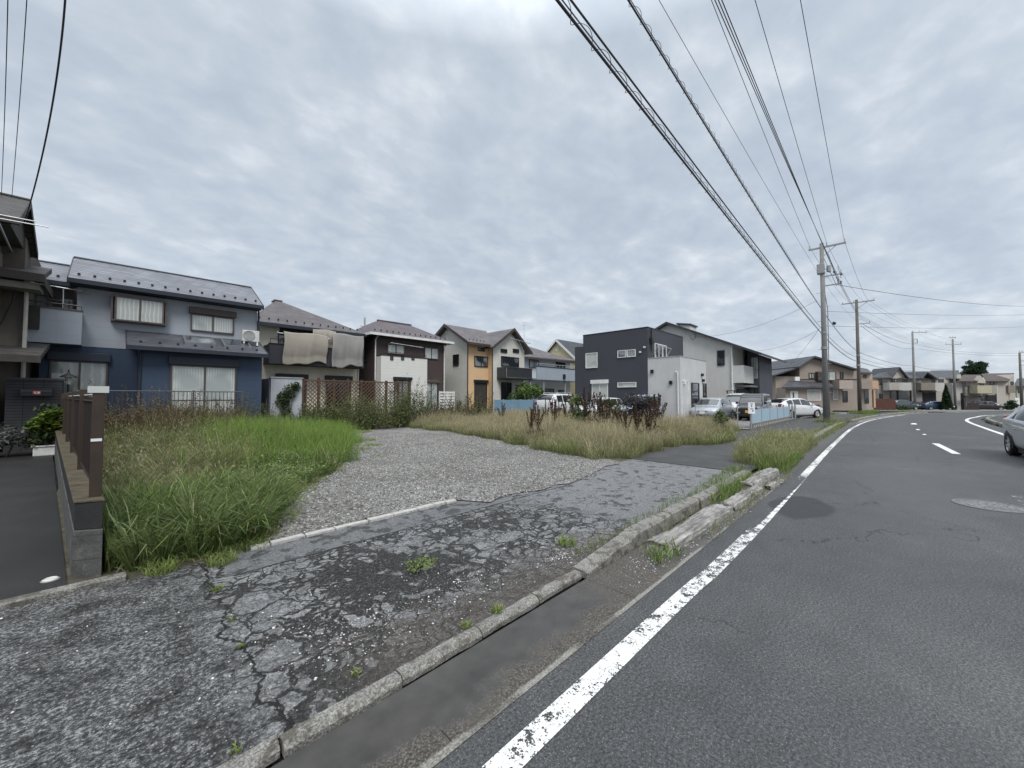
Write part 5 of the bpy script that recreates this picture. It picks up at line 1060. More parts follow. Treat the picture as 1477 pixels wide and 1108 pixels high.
    MB().box(xf+.012, xf+.024, -.165, .165, .29*Hh, .29*Hh+.165).build('number_plate', plate, root); MB().box(xr-.024, xr-.004, -.165, .165, rz_*.74, rz_*.74+.165).build('number_plate', plate, root)
    MB().box((K['wheels'][0]-.5)*L+r*1.25, (K['wheels'][1]-.5)*L-r*1.25, -Wd*.9, Wd*.9, .12, .15*Hh).build('underbody', TRIMB, root)
    return root
def empty_part(name, parent, loc, rot=(0,0,0)):
    o = bpy.data.objects.new(name, None); COL.objects.link(o); o.parent = parent; o.location = loc; o.rotation_euler = rot; o.empty_display_size = .1; return o
SILV = carpaint('silver_paint', lin('a9aeb4')); WHT = carpaint('white_paint', lin('d2d4d5'), False); BLK = carpaint('black_paint', (.012,.012,.014)); BLU = carpaint('blue_paint', lin('2e4560')); TEAL = carpaint('teal_paint', lin('2c3b3d')); SBL = carpaint('pale_blue_paint', lin('98a4b2')); DGR = carpaint('dark_grey_paint', lin('35353a'))
YPL = plain('yellow_plate', lin('d8a53a'), .5)
CG = 'cars parked on the gravel lot'
make_car('wedge', 'silver_car', 'silver hatchback driving on the road, cut off by the right edge of the photograph', 'car', carpaint('grey_silver_paint', lin('a4abb1')), (15.98, -3.28), R_(184), steer=0)
make_car('hatch', 'parked_car', 'silver hatchback parked nose to the road beside the pale annex door', 'car', SILV, (29.15, 8.85, .075), R_(180), group=CG)
v = make_car('van', 'parked_van', 'white van with a roof rack parked between the silver hatchback and the black boxy car', 'van', WHT, (33.85, 8.3, .075), R_(180), group=CG)
for x in (-.9, 1.0):
    MB().box(x-.03, x+.03, -.72, .72, 1.99, 2.04).build('rack_bar', TRIMB, v)
    for s in (-.62, .62): MB().box(x-.04, x+.04, s-.04, s+.04, 1.80, 1.99).build('rack_foot', TRIMB, v)
make_car('kei', 'parked_car', 'black boxy small car with yellow number plate parked behind the light blue fence', 'car', BLK, (30.2, 6.55, .075), R_(180), plate=YPL, group=CG)
make_car('wedge', 'parked_car', 'white wedge-shaped car parked side-on at the far end of the light blue fence', 'car', WHT, (36.1, 5.3, .05), R_(-28), group=CG)
s = make_car('suv', 'parked_car', 'white wagon with roof rails parked left of the charcoal house, behind dark weeds', 'car', WHT, (23.7, 17.75, .16), R_(0), group=CG)
for y in (-.62, .62): MB().tube([(-1.5, y, 1.68), (-1.4, y, 1.76), (.3, y, 1.76), (.45, y, 1.69)], .025, 6).build('roof_rail', ALU, s)
make_car('hatch', 'parked_car', 'pale silver car mostly hidden by dark weeds in front of the charcoal wall', 'car', WHT, (23.7, 14.4, .075), R_(180), group=CG)
make_car('kei', 'parked_car', 'pale blue small wagon behind the purple bush by the annex corner', 'car', SBL, (23.9, 11.55, .0), R_(180), group=CG)
def farpos(px, D): r = (px-738.5)/FPX*D; return (FW[0]*D+RT[0]*r, FW[1]*D+RT[1]*r)
FGp = 'cars parked along the far houses'
x, y = farpos(1301, 64); make_car('suv', 'parked_car', 'dark teal car behind the grass, just left of the third utility pole', 'car', TEAL, (x, y), YAW+R_(8), False, group=FGp)
x, y = farpos(1323, 66.5); make_car('hatch', 'parked_car', 'dark car nose-out just right of the third utility pole', 'car', DGR, (x, y), YAW-R_(60), False, group=FGp)
x, y = farpos(1349, 64.5); make_car('wedge', 'parked_car', 'dark blue car parked side-on before the dark garage', 'car', BLU, (x, y), YAW-R_(8), False, group=FGp)
x, y = farpos(1423, 66.5); make_car('hatch', 'parked_car', 'dark car parked under the cream balcony of the brown-roofed house', 'car', plain('dark_plum', lin('3b3335'), .4, coat=.6), (x, y), YAW-R_(35), False, group=FGp)
# ================================================================== UTILITY POLES AND WIRES
def mat_pole():
    m, t, b = newmat('pole_concrete'); v = OBJ(t); n = NOISE(t, v, 3, 5, .65); f = NOISE(t, v, 60, 3)
    mp = t.nodes.new('ShaderNodeMapping'); mp.inputs['Scale'].default_value = (6, 6, .3); t.links.new(v, mp.inputs['Vector']); s = NOISE(t, mp.outputs[0], 2, 4)
    c = MIXC(t, n, (.15,.147,.142), (.26,.256,.25)); c = MIXC(t, MATH(t, 'MULTIPLY', RAMP(t, s, [(.5, 0), (.7, .5)]), 1.), c, (.13,.125,.12))
    t.links.new(c, b.inputs['Base Color']); b.inputs['Roughness'].default_value = .85; BUMP(t, b, f, .4, .01); return m
POLE = mat_pole(); POLE2 = plain('brown_pole', lin('625d58'), .8, .2, 3, .3); INS = plain('insulator', (.55,.54,.52), .25); WIRE = plain('wire_black', (.05,.05,.054), .55); WIREG = plain('wire_grey', (.13,.13,.137), .5)
def pole(lab, x, y, h, arm=(-1.3, .7), r0=.17, r1=.10, mat=None, low=None, box=True, group='utility poles along the street'):
    p = empty('utility_pole', lab, 'utility pole', (x, y, zg(x, y)), 0, group); mat = mat or POLE
    MB().cyl(0, 0, -.3, h, r0, r1, 18).build('shaft', mat, p, smooth=True)
    if arm:
        a = MB().box(-.05, .05, arm[0], arm[1], h-.32, h-.23).build('crossarm', GREY_M, p)
        for k in range(3):
            yy = arm[0]+.06+(arm[1]-arm[0]-.12)*k/2
            if abs(yy) < .14: yy += .3
            MB().lathe([(.03, 0), (.05, .04), (.035, .08), (.055, .12), (.035, .16), (.05, .2), (.02, .24)], (0, yy, h-.23), n=10).build('insulator', INS, a)
        MB().tube([(0, r1, h-1.0), (0, arm[0]*.62, h-.3)], .02, 5).build('brace', GREY_M, p)
    for z in (low or []):
        b = MB().box(-.03, .03, -.92, -.08, z-.03, z+.03); b.box(-.03, .03, -.92, -.87, z+.031, z+.2); b.build('side_bracket', GREY_M, p)
    if box:
        MB().box(-.2, .2, -.12, .26, h-1.95, h-1.35).cyl(.0, -.32, h-1.9, h-1.5, .12, n=10).build('switch_box', GREY_M, p, bevel=.02)
    st = MB()
    for k in range(9):
        z = 1.9+k*.45*2; s = 1 if k % 2 else -1
        if z < h-1: st.tube([(0, 0, z), (0, s*.33, z)], .012, 5)
    st.build('step_bolts', GREY_M, p)
    MB().lathe([(r0*1.02, 0), (r0*1.02, .18)], (0, 0, 4.6), n=18).lathe([(r0*.92, 0), (r0*.92, .1)], (0, 0, 5.6), n=18).build('band', GREY_M, p)
    return p
P1 = (31.1, 2.87); H1 = onX(1180.5, 352, 31.1)[1]
P2 = (50.2, 2.1); P3 = farpos(1319, 64); P4 = farpos(1377, 68); P5 = farpos(1473, 60)
px, _ = onX(1168, 361, P1[0]); qx, _ = onX(1218.5, 350, P1[0])
pole('grey concrete utility pole nearest the camera, with crossarm and switch box', *P1, H1, (qx-P1[1]-.06, px-P1[1]+.06), .17, .105, low=[H1-2.15, H1-2.75])
h2 = onX(1238.5, 432, P2[0])[1]-zg(*P2)
pole('brownish utility pole second along the kerb, behind the nearest one', *P2, h2, (-1.3, 1.1), .16, .11, POLE2, [h2-2.4], False)
h3 = CAMZ+95/FPX*64-zg(*P3); h4 = CAMZ+84/FPX*68-zg(*P4); h5 = CAMZ+64/FPX*60-zg(*P5)
def far_pole(lab, P, h, mat, arms, D, kind):
    p = empty('utility_pole', lab, 'utility pole', (P[0], P[1], zg(*P)), YAW, 'utility poles along the street')
    MB().cyl(0, 0, -.3, h, .19, .12, 14).build('shaft', mat, p, smooth=True)
    for x0, x1, z in arms:
        a = MB().box(x0, x1, -.05, .05, h+z-.05, h+z+.05).build('crossarm', GREY_M, p)
        for k in range(3): xx = x0+.1+(x1-x0-.2)*k/2; MB().cyl(xx, 0, h+z+.05, h+z+.34, .05, .03, 8).build('insulator', INS, a)
    if kind: MB().box(.12, .8, -.04, .04, h-1.3, h-1.2).box(.72, .8, -.04, .04, h-1.95, h-1.301).box(.12, .72, -.04, .04, h-1.95, h-1.87).build('side_bracket', GREY_M, p)
    return p
far_pole('third utility pole with an offset crossarm, before the far greige house', P3, h3, POLE, [(-.1, 2.4, -.12)], 64, 1)
far_pole('fourth utility pole with a double-ended crossarm, beside the white house wing', P4, h4, POLE, [(-1.3, 1.5, -.9), (-.55, .55, .25)], 68, 0)
far_pole('last utility pole at the right edge of the photograph', P5, h5, POLE2, [(-.1, .9, .1)], 60, 1)
pole('small distant utility pole rising behind the dark brown house roof', 20.3, 43.7, 10.9, None, .15, .1, low=None, box=False); 
q = [o for o in COL.objects if o.get('label', '').startswith('small distant')][0]
MB().box(-.9, .9, -.04, .04, 9.3, 9.38).box(-.5, .7, -.04, .04, 9.8, 9.88).tube([(-.1, 0, 9.4), (.8, 0, 10.2)], .03, 5).build('crossarm', GREY_M, q)

def cat3(a, b, sag, n=26):       # a hanging span
    return [(a[0]+(b[0]-a[0])*t, a[1]+(b[1]-a[1])*t, a[2]+(b[2]-a[2])*t - 4*sag*t*(1-t)) for t in [k/n for k in range(n+1)]]
def wire(lab, spans, r, mat=WIRE, group='overhead wires', name='overhead_wire', cat='wire', spiral=None):
    pts = []
    for s in spans: pts += s if not pts else s[1:]
    mb = MB().tube(pts, r, 6)
    o = tag(mb.build(name, mat, smooth=True), lab, cat, group)
    if spiral:
        rad, pitch, x_max, off = spiral; P = np.array(pts); X = P[:, 0]; H = []
        L = 0; xs = np.arange(-2.0, x_max, pitch/14)
        for x in xs:
            a = 2*math.pi*x/pitch; c = [np.interp(-x if X[0] > X[-1] else x, -X if X[0] > X[-1] else X, P[:, k]) for k in (1, 2)]
            H.append((x, c[0]+rad*math.cos(a), c[1]+off+rad*math.sin(a)))
        MB().tube(H, .004, 4).build('spiral_hanger', WIREG, o)
        H = [(p[0], p[1], p[2]+off*2) for p in pts]; MB().tube(H, r*.45, 5).build('messenger_wire', WIREG, o)
    return o
PREV = -14.0
def run(px_top, A, Yn, sagf=None, nxt=None, sag2=.35, py=0):
    """span behind-camera -> pole one, passing over the point seen at (px_top, py); then on to later poles"""
    zl, ya, goal = A[2], A[1], .30
    for k in range(60):                     # find the lateral place at which the span hangs with an ordinary sag
        M = onY(px_top, py, Yn); t = (M[0]-PREV)/(P1[0]-PREV); sag = (zl-M[1])/(4*t*(1-t)); Yn += .02*(sag-goal)
    yp = (Yn-ya*t)/(1-t)
    a = (PREV, yp, zl); S = [cat3(a, A, sag, 60)]
    prev = A
    for q in (nxt or []): S.append(cat3(prev, q, sag2, 18)); prev = q
    return S, round(sag, 2), round(yp, 2)
def at1(px, py): y, z = onX(px, py, P1[0]); return (P1[0], y, z)
def at2(px, py): y, z = onX(px, py, P2[0]); return (P2[0], y, z)
def atf(px, py, D): r = (px-738.5)/FPX*D; return (FW[0]*D+RT[0]*r, FW[1]*D+RT[1]*r, CAMZ+(573-py)/FPX*D)
W_ = []
def addw(lab, px, A, Yn, r, nxt, mat=WIRE, **k):
    S, s, yp = run(px, A, Yn, None, nxt); W_.append((lab[:30], s, yp)); wire(lab, S, r, mat, **k)
addw('rightmost high wire running to the outer end of the nearest crossarm', 1154.5, at1(1217.5, 346), 1.45, .008, [at2(1251, 432), atf(1339, 477, 64), atf(1392, 494, 68)])
addw('high wire running to the middle insulator of the nearest crossarm', 1089, at1(1192.5, 351), 2.05, .008, [at2(1240, 430), atf(1330, 477, 64), atf(1384, 487, 68)])
addw('high wire running to the inner end of the nearest crossarm', 1026, at1(1168, 356), 2.95, .008, [at2(1224, 436), atf(1321, 477, 64), atf(1365, 494, 68)])
for k, (px, q) in enumerate(((1031, 393), (1036, 398), (1041, 403))):
    addw(('upper', 'middle', 'lower')[k]+' one of three close wires running to the bracket below the nearest crossarm', px, at1(1206+k, q), 2.25-.06*k, .009, [at2(1243+k, 456+k*3), atf(1332, 493+k*2, 64), atf(1379, 498+k*3, 68)])
addw('thin grey wire to the upper shaft of the nearest pole, left of the close trio', 950.5, at1(1179, 392), 2.75, .006, [at2(1235, 462)], WIREG)
addw('thick cable with spiral hanger, upper one crossing the sky to the nearest pole', 906, at1(1181, 440), 2.62, .014, [at2(1238, 508), atf(1319, 528, 64), atf(1377, 532, 68)], name='thick_cable', cat='cable', group='thick cables crossing the sky', spiral=(.045, .36, 22, .03))
addw('thick sagging cable with spiral hanger, leftmost one crossing the sky', 803, at1(1182, 478), 2.75, .017, [at2(1238, 522), atf(1319, 534, 64)], name='thick_cable', cat='cable', group='thick cables crossing the sky', spiral=(.055, .42, 22, .035))
addw('smooth thick cable just right of the leftmost spiral one', 823, at1(1183, 472), 2.66, .013, [at2(1238, 516), atf(1319, 531, 64)], name='thick_cable', cat='cable', group='thick cables crossing the sky')
# jumper leads, clamps and dead-end insulators around the brackets of the nearest pole
pn = [o for o in COL.objects if o.get('label', '').startswith('grey concrete utility pole nearest')][0]
rj = random.Random(11)
for k in range(7):
    y0 = -rj.uniform(.55, .95); z0 = H1-rj.uniform(1.7, 2.7); y1 = -rj.uniform(.1, .8); z1 = H1-rj.uniform(.5, 2.9)
    MB().tube([(rj.uniform(-.3, .3), y0, z0), (rj.uniform(-.2, .5), (y0+y1)/2-.15, min(z0, z1)-rj.uniform(.05, .3)), (rj.uniform(-.2, .3), y1, z1)], .012, 5).build('jumper_lead', WIRE, pn, smooth=True)
for k, (dx, y, z) in enumerate(((-.35, -.9, 2.1), (.35, -.9, 2.12), (-.35, -.88, 2.62), (.4, -.86, 2.66), (-.3, -.7, 2.35), (.3, -.55, 1.9))):
    MB().tube([(dx*.2, y, H1-z), (dx*.6, y, H1-z-.02), (dx, y, H1-z-.03)], [.03, .06, .03], 8).build('dead_end', WIRE if k % 2 else INS, pn)
MB().tube([(.15, -.06, H1-3.0), (.16, -.2, H1-4.2), (.17, -.19, 5.2), (.18, -.17, 2.5), (.18, -.17, 0)], .02, 6).build('cable_riser', WIREG, pn)
# splice cases on the cables by the first pole
def splice(A, B, u, lab):
    p = [A[k]+(B[k]-A[k])*u for k in range(3)]; q = [A[k]+(B[k]-A[k])*(u+.03) for k in range(3)]
    tag(MB().tube([p, [(p[k]+q[k])/2 for k in range(3)], q], [.07, .12, .06], 8).build('splice_case', WIRE), lab, 'splice case', 'cable splice cases')
a1, b1 = at1(1181, 440), at2(1238, 508); splice(a1, b1, .28, 'black splice case on the upper spiral cable past the nearest pole')
a1, b1 = at1(1182, 478), at2(1238, 522); splice(a1, b1, .07, 'black splice case hanging lowest beside the nearest pole')
a1, b1 = at1(1183, 472), at2(1238, 516); splice(a1, b1, .05, 'black splice case just above the lowest one at the nearest pole')
# wires across the bend and to the houses
def w2(lab, A, B, sag, r=.012, mat=WIRE): wire(lab, [cat3(A, B, sag)], r, mat, 'wires crossing between poles and houses')
w2('dark wire from the nearest pole bracket out to the right edge of the photograph', at1(1208, 411), atf(1560, 436, 60), .9, .014)
w2('upper grey wire from the nearest pole across to the right edge', at1(1189, 449), atf(1570, 447, 62), .5, .011, WIREG)
w2('lower grey wire from the nearest pole across to the right edge', at1(1190, 470), atf(1570, 462, 66), .6, .011, WIREG)
w2('wire from the second pole sagging to the third pole', at2(1242, 470), atf(1319, 502, 64), .8, .016)
w2('second wire from the second pole to the third pole bracket', at2(1242, 466), atf(1327, 496, 64), .6, .016)
w2('long wire from the third pole bracket past the fourth pole to the right edge', atf(1327, 503, 64), atf(1500, 512, 60), .5, .016)
w2('thin wire from the third pole to the right edge below the far bracket', atf(1322, 497, 64), atf(1500, 508, 60), .7, .014, WIREG)
w2('thin service wire from the nearest pole to the white house gable', at1(1178, 434), (WX, *onX(1000, 486, WX)), .6, .008)
w2('lower service wire from the nearest pole toward the white house eave', at1(1180, 476), (WX, *onX(1092, 506, WX)), .3, .008)
w2('slanting service wire from the nearest pole down to the beige house', at1(1182, 474), atf(1136, 530, 49), .2, .010)
w2('long thin wire behind the houses to the small distant pole', (20.3, 43.7, 9.3), atf(380, 440, 34), .6, .012, WIREG)
w2('thin wire from the small distant pole toward the orange house roof', (20.3, 43.7, 9.8), atf(636, 482, 40), .6, .012, WIREG)
# service drops to the house at the left edge
def drop(lab, a, b, c, r): 
    n = 40; pts = []
    for k in range(n+1):
        t = k/n; pts.append(tuple((1-t)**2*a[i]+2*t*(1-t)*(2*b[i]-.5*a[i]-.5*c[i])+t*t*c[i] for i in range(3)))
    wire(lab, [pts], r, WIRE, 'service wires at the left house')
def onD(px, py, d): q = ray(px, py); f = FW[0]*q[0]+FW[1]*q[1]; return tuple(q[k]*d/f + (CAMZ if k == 2 else 0) for k in range(3))
drop('thick twisted black service wire descending to the dark eaves at the left', onD(97, -60, 5.6), onD(73, 165, 7.6), onD(35, 322, 10.6), .014)
drop('middle thin service wire at the left edge', onD(42, -60, 5.2), onD(30, 125, 7.0), onD(17, 285, 10.6), .006)
drop('leftmost thin service wire at the left edge', onD(12, -60, 5.0), onD(8, 125, 6.8), onD(2, 282, 10.6), .006)
# ================================================================== FENCES, GARDEN WALLS, SIGNS
def walld(y): return -.06 - .076*(y-5.05)          # line of the block wall
bw = empty('block_wall', 'low concrete block wall with brown metal fence between driveway and grass lot', 'wall', (-.1, 5.05, 0))
def mat_block():
    m, t, b = newmat('old_blocks'); v = OBJ(t); sp = t.nodes.new('ShaderNodeSeparateXYZ'); t.links.new(v, sp.inputs[0])
    n = NOISE(t, v, 4, 5, .65); f = NOISE(t, v, 70, 3, .7); g = MATH(t, 'LESS_THAN', MATH(t, 'FRACT', MATH(t, 'ADD', MATH(t, 'DIVIDE', sp.outputs[2], .205), .12)), .045)
    c = RAMP(t, n, [(.3, (.04,.04,.038)), (.5, (.085,.085,.081)), (.72, (.15,.146,.138))]); c = MIXC(t, 1., c, RAMP(t, f, [(.3, .7), (.7, 1.3)]), 'MULTIPLY'); c = MIXC(t, g, c, (.05,.048,.045))
    t.links.new(c, b.inputs['Base Color']); b.inputs['Roughness'].default_value = .9; BUMP(t, b, MATH(t, 'SUBTRACT', f, g), .6, .01); return m
BLOCK = mat_block(); MOSS = plain('mossy_cap', (.085,.070,.045), .9, .45, 9, .8, 60); DKB = plain('damp_block', (.026,.026,.027), .85, .3, 5, .5, 70)
L_ = lambda pts: [(x+.1, y-5.05, z) for x, y, z in pts]
mb = MB(); mb.prism(L_([(walld(5.05)-.15, 5.10, -.05), (walld(5.05)+.03, 5.0, -.05), (walld(17.5)+.03, 17.5, -.05), (walld(17.5)-.15, 17.5, -.05)]), (0, 0, .49)); mb.build('wall', BLOCK, bw, bevel=.008)
mb = MB(); mb.prism(L_([(walld(5.05)-.145, 5.11, .441), (walld(5.05)+.025, 5.01, .441), (walld(17.5)+.025, 17.5, .441), (walld(17.5)-.145, 17.5, .441)]), (0, 0, .235)); mb.build('upper_course', DKB, bw, bevel=.008)
mb = MB(); mb.prism(L_([(walld(5.05)-.155, 5.10, .677), (walld(5.05)+.035, 5.0, .677), (walld(17.5)+.035, 17.5, .677), (walld(17.5)-.155, 17.5, .677)]), (0, 0, .022)); mb.build('cap', MOSS, bw, bevel=.006)
PB = plain('brown_aluminium', lin('40362f'), .45, .12, 5, metal=.2)
ys = [5.22, 7.3, 9.6, 12, 14.5, 17]
for k, y in enumerate(ys):
    x = walld(y)+.0+.1; MB().box(x-.055, x+.025, y-5.05-.05, y-5.05+.03, .695, 1.70).build('post', PB, bw, bevel=.004)
    if k < len(ys)-1:
        y2 = ys[k+1]; q = MB()
        for z in (.78, 1.56): q.tube([(walld(y)+.085, y-5.02, z), (walld(y2)+.085, y2-5.1, z)], .018, 4)
        n = int((y2-y)/.10)
        for i in range(1, n): yy = y+(y2-y)*i/n; xx = walld(yy)+.085; q.box(xx-.006, xx+.006, yy-5.05-.035, yy-5.05+.035, .76, 1.60)
        q.build('fence_panel', plain('fence_slat', lin('2b2522'), .5), bw)
x = walld(5.22)+.1; MB().box(x-.085, x+.05, .17-.06, .17-.051, 1.64, 1.70).build('tape', plain('pale_tape', (.5,.52,.5), .6), bw); MB().box(x-.055, x+.015, .115, .118, 1.20, 1.225).build('sticker', WHITE_M, bw); MB().tube([(x, .2, 1.63), (x-.5, 6, 1.62)], .006, 5).build('string', WHITE_M, bw)
# gate wall of dark stacked stone, letter box, planks
gw = empty('gate_wall', 'dark stacked-stone gate wall at the end of the driveway', 'wall', (-1.55, 18, 0))
MB().box(-.56, .50, -.12, .12, -.05, 2.10).build('wall', siding('stacked_stone', '3e3e40', .085, .35, .9, .37, .3, .5), gw); MB().box(-.60, .54, -.15, .15, 2.102, 2.16).build('coping', plain('stone_cap', lin('454547'), .8, .2), gw)
lb = empty('letter_box', 'dark letter box with a red sticker on the stacked-stone wall', 'letter box', (-1.52, 17.86, 1.74))
MB().box(-.32, .28, -.13, -.003, -.12, .12).build('box', plain('letter_box_dark', lin('2b2a2b'), .4), lb, bevel=.02); MB().box(-.31, .27, -.145, -.131, .02, .06).build('flap', plain('letter_flap', lin('4b4a4b'), .35, metal=.4), lb)
MB().box(-.09, .06, -.150, -.146, -.06, .04).build('sticker', plain('red_sticker', lin('b04a4a'), .5), lb)
g = MB(); g.box(-.07, -.02, -.153, -.1505, -.01, .02); g.box(0, .045, -.153, -.1505, -.02, .02); g.box(-.06, .04, -.153, -.1505, -.045, -.033); g.build('sticker_marks', WHITE_M, lb)
pf = MB(); 
for k in range(7): pf.box(-3.6+k*.2, -3.41+k*.2, 17.95, 18.0, 0, 1.75+.02*(k % 2))
pf.box(-3.6, -2.2, 18.002, 18.05, .4, .5); pf.box(-3.6, -2.2, 18.002, 18.05, 1.4, 1.5)
tag(pf.build('plank_fence', plain('fence_planks', lin('3c352f'), .8, .3, 8)), 'dark brown plank fence left of the stacked-stone wall', 'fence')
gl = empty('garden_lamp', 'slim dark garden lamp post with a flat cap between stone wall and metal fence', 'lamp post', (-.97, 18.3, 0))
MB().cyl(0, 0, 0, 2.45, .025, .02, 8).build('post', BLACK, gl); MB().lathe([(.20, 0), (.17, .03), (.05, .10), (.02, .16)], (0, 0, 2.22), n=14).build('cap', BLACK, gl); MB().cyl(0, 0, 2.0, 2.21, .06, .08, 10).build('lantern', plain('frosted_glass', (.4,.4,.38), .3), gl)
# net fence before the blue house
nf = empty('bar_fence', 'dark thin-barred fence in front of the navy house wall', 'fence', (2, 17.7, 0))
q = MB(); x = -.7
while x < 3.4: q.box(x-2-.008, x-2+.008, -.008, .008, .6, 1.78); x += .115
q.build('bars', plain('bar_metal', (.05,.048,.047), .5), nf); MB().tube([(-2.8, 0, 1.8), (1.5, 0, 1.8)], .02, 6).tube([(-2.8, 0, .6), (1.5, 0, .6)], .02, 6).build('rails', plain('rail_metal', (.08,.08,.08), .45), nf)
for x in (-2.8, -1.4, 0, 1.45): MB().box(x-.025, x+.025, -.025, .025, 0, 1.84).build('post', plain('rail_metal', (.08,.08,.08), .45), nf)
# pale garden wall and lattice fence
Yw = 19.6
x0, z0 = onY(391, 547, Yw); x1, _ = onY(436, 547, Yw)
gwl = empty('garden_wall', 'pale grey concrete garden wall with climbing ivy beside the lattice fence', 'wall', (x0, Yw, 0))
MB().box(0, x1-x0, 0, .15, 0, 2.45).build('wall', plain('pale_block', lin('a9adb2'), .85, .12, 2, .3, 60, streak=.5), gwl); MB().box(-.03, .3, .152, 2.2, 0, 2.44).build('return_wall', plain('grey_block', lin('7f8287'), .85, .12, 2, .3, 60, streak=.4), gwl); MB().box(-.04, x1-x0+.03, -.03, .18, 2.452, 2.51).build('coping', plain('coping_grey', lin('8e9196'), .8), gwl)
lx0, lz = onY(437, 549, Yw+.1); lx1, _ = onY(590, 556, Yw+.1)
lf = empty('lattice_fence', 'reddish brown wooden lattice fence behind the weeds', 'fence', (lx0, Yw+.1, 0)); LATB = plain('lattice_wood', lin('5f4d3f'), .8, .2, 8)
npn = 8; pw = (lx1-lx0)/npn
for k in range(npn+1): MB().box(k*pw-.05, k*pw+.05, -.05, .05, 0, 2.5+.03*(k % 2)).build('post', plain('lattice_post', lin('513c31'), .8, .2, 8), lf)
for k in range(npn):
    q = MB(); a0, a1, zb, zt = k*pw+.05, (k+1)*pw-.05, .7, 2.38
    for sgn in (1, -1):
        c = -3.
        while c < 6.:
            # strip along x*sgn + z = const, clipped to the panel
            P_ = []
            for x in (a0, a1):
                z = c - sgn*(x-a0)*1.0
                P_.append((x, z))
            (xa, za), (xb, zb_) = P_
            def cl(xa, za, xb, zb_):
                for lim, up in ((zb, False), (zt, True)):
                    ia, ib = (za > lim) == up and za != lim, (zb_ > lim) == up and zb_ != lim
                    if ia and ib: return None
                    if ia or ib:
                        t = (lim-za)/(zb_-za); xi = xa+(xb-xa)*t
                        if ia: xa, za = xi, lim
                        else: xb, zb_ = xi, lim
                return xa, za, xb, zb_
            r = cl(xa, za, xb, zb_)
            if r: q.tube([(r[0], .012*sgn, r[1]), (r[2], .012*sgn, r[3])], .019, 4)
            c += .19
    q.box(a0, a1, -.03, .03, zt, zt+.06); q.box(a0, a1, -.03, .03, zb-.06, zb); q.build('lattice_panel', LATB, lf)
# white slatted fence, blue sheet fence
x0, _ = onY(634, 562, 21.3); x1, _ = onY(655, 562, 21.3)
ws = empty('slatted_fence', 'short white slatted fence between the dark brown and the orange house', 'fence', (x0, 21.3, 0)); mid = (x1-x0)/2
for x in (0, mid, x1-x0): MB().box(x-.03, x+.03, -.03, .03, 0, 2.0).build('post', FR_WHITE, ws)
for a in (0, mid):
    q = MB()
    for k in range(6): q.box(a+.04, a+mid-.04, -.015, .015, .9+k*.19, 1.03+k*.19)
    q.build('slats', FR_WHITE, ws)
bf0, _ = onY(713, 578, 18.6); bf1, _ = onY(774, 578, 18.6)
bf = empty('sheet_fence', 'faded blue sheet-metal fence in front of the orange-gabled house', 'fence', (bf0, 18.6, 0)); BLUEF = siding('blue_sheet', '6f8ea3', .6, .8, .5, .12, .35, .12)
n = 5
for k in range(n): MB().box((bf1-bf0)*k/n+.02, (bf1-bf0)*(k+1)/n-.02, -.02, .02, .2, 1.42).build('panel', BLUEF, bf)
for k in range(n+1): x = (bf1-bf0)*k/n; MB().box(x-.018, x+.018, -.035, .035, 0, 1.46).build('post', GREY_M, bf)
# wire mesh fence along the parking lot
mf = empty('mesh_fence', 'grey wire mesh fence between the dry grass and the parking lot', 'fence', (21.1, 5, 0)); 
q = MB()
for z in np.arange(.1, 1.21, .1): q.tube([(0, .3, z), (0, 12, z)], .003, 3)
for y in np.arange(.3, 12, .15): q.tube([(0, y, .1), (0, y, 1.2)], .003, 3)
q.build('mesh', GREY_M, mf)
for y in (.3, 2.25, 4.2, 6.15, 8.1, 10.05, 12): MB().cyl(0, y, 0, 1.26, .025, n=8).build('post', GREY_M, mf)
# pale blue panel fence on a block plinth, with sign
sf = empty('panel_fence', 'light blue panel fence on a low grey block plinth along the pavement', 'fence', (21.95, 4.92, 0)); LB = siding('light_blue_panel', '9db4c2', .9, .9, .5, .5, .25, .08)
mb = MB().box(0, 10.1, -.06, .06, .0, .30); mb.build('plinth', plain('plinth_block', lin('77746e'), .9, .25, 5, .5), sf)
q = MB()
for k in range(24): q.box(.3+k*.4, .42+k*.4, -.075, -.062, .10, .20)
q.build('vent_holes', plain('pale_vent', lin('b9b6ae'), .8), sf)
for k in range(5): MB().box(k*2.02+.01, k*2.02+2.0, -.025, .025, .302, .97-.0*k).build('panel', LB, sf)
for k in range(6): MB().box(k*2.02-.03, k*2.02+.03, -.045, .045, .302, 1.12 if k else 1.0).build('post', GREY_M, sf)
sg = empty('parking_sign', 'small white notice board on a grey post at the near end of the blue fence', 'sign', (21.7, 4.86, 0))
MB().cyl(0, 0, 0, 1.42, .03, n=8).build('post', GREY_M, sg); MB().prism([(-.13, .10, .80), (.10, -.13, .80), (.10, -.13, 1.34), (-.13, .10, 1.34)], (-.02, -.02, 0)).build('board', WHITE_M, sg)
g = MB()
for (a, z0, z1, w) in ((.3, 1.30, 1.34, .4), (.42, 1.18, 1.26, .16), (.3, 1.06, 1.10, .4), (.55, .95, 1.02, .22)):
    x0, y0 = -.13+.23*a-.022, .10-.23*a-.022; x1, y1 = x0+.23*w, y0-.23*w; z0 -= .05; z1 -= .05; g.prism([(x0, y0, z0), (x1, y1, z0), (x1, y1, z1), (x0, y0, z1)], (-.003, -.003, 0))
g.build('board_marks', plain('sign_blue', lin('5a6d8c'), .6), sg)
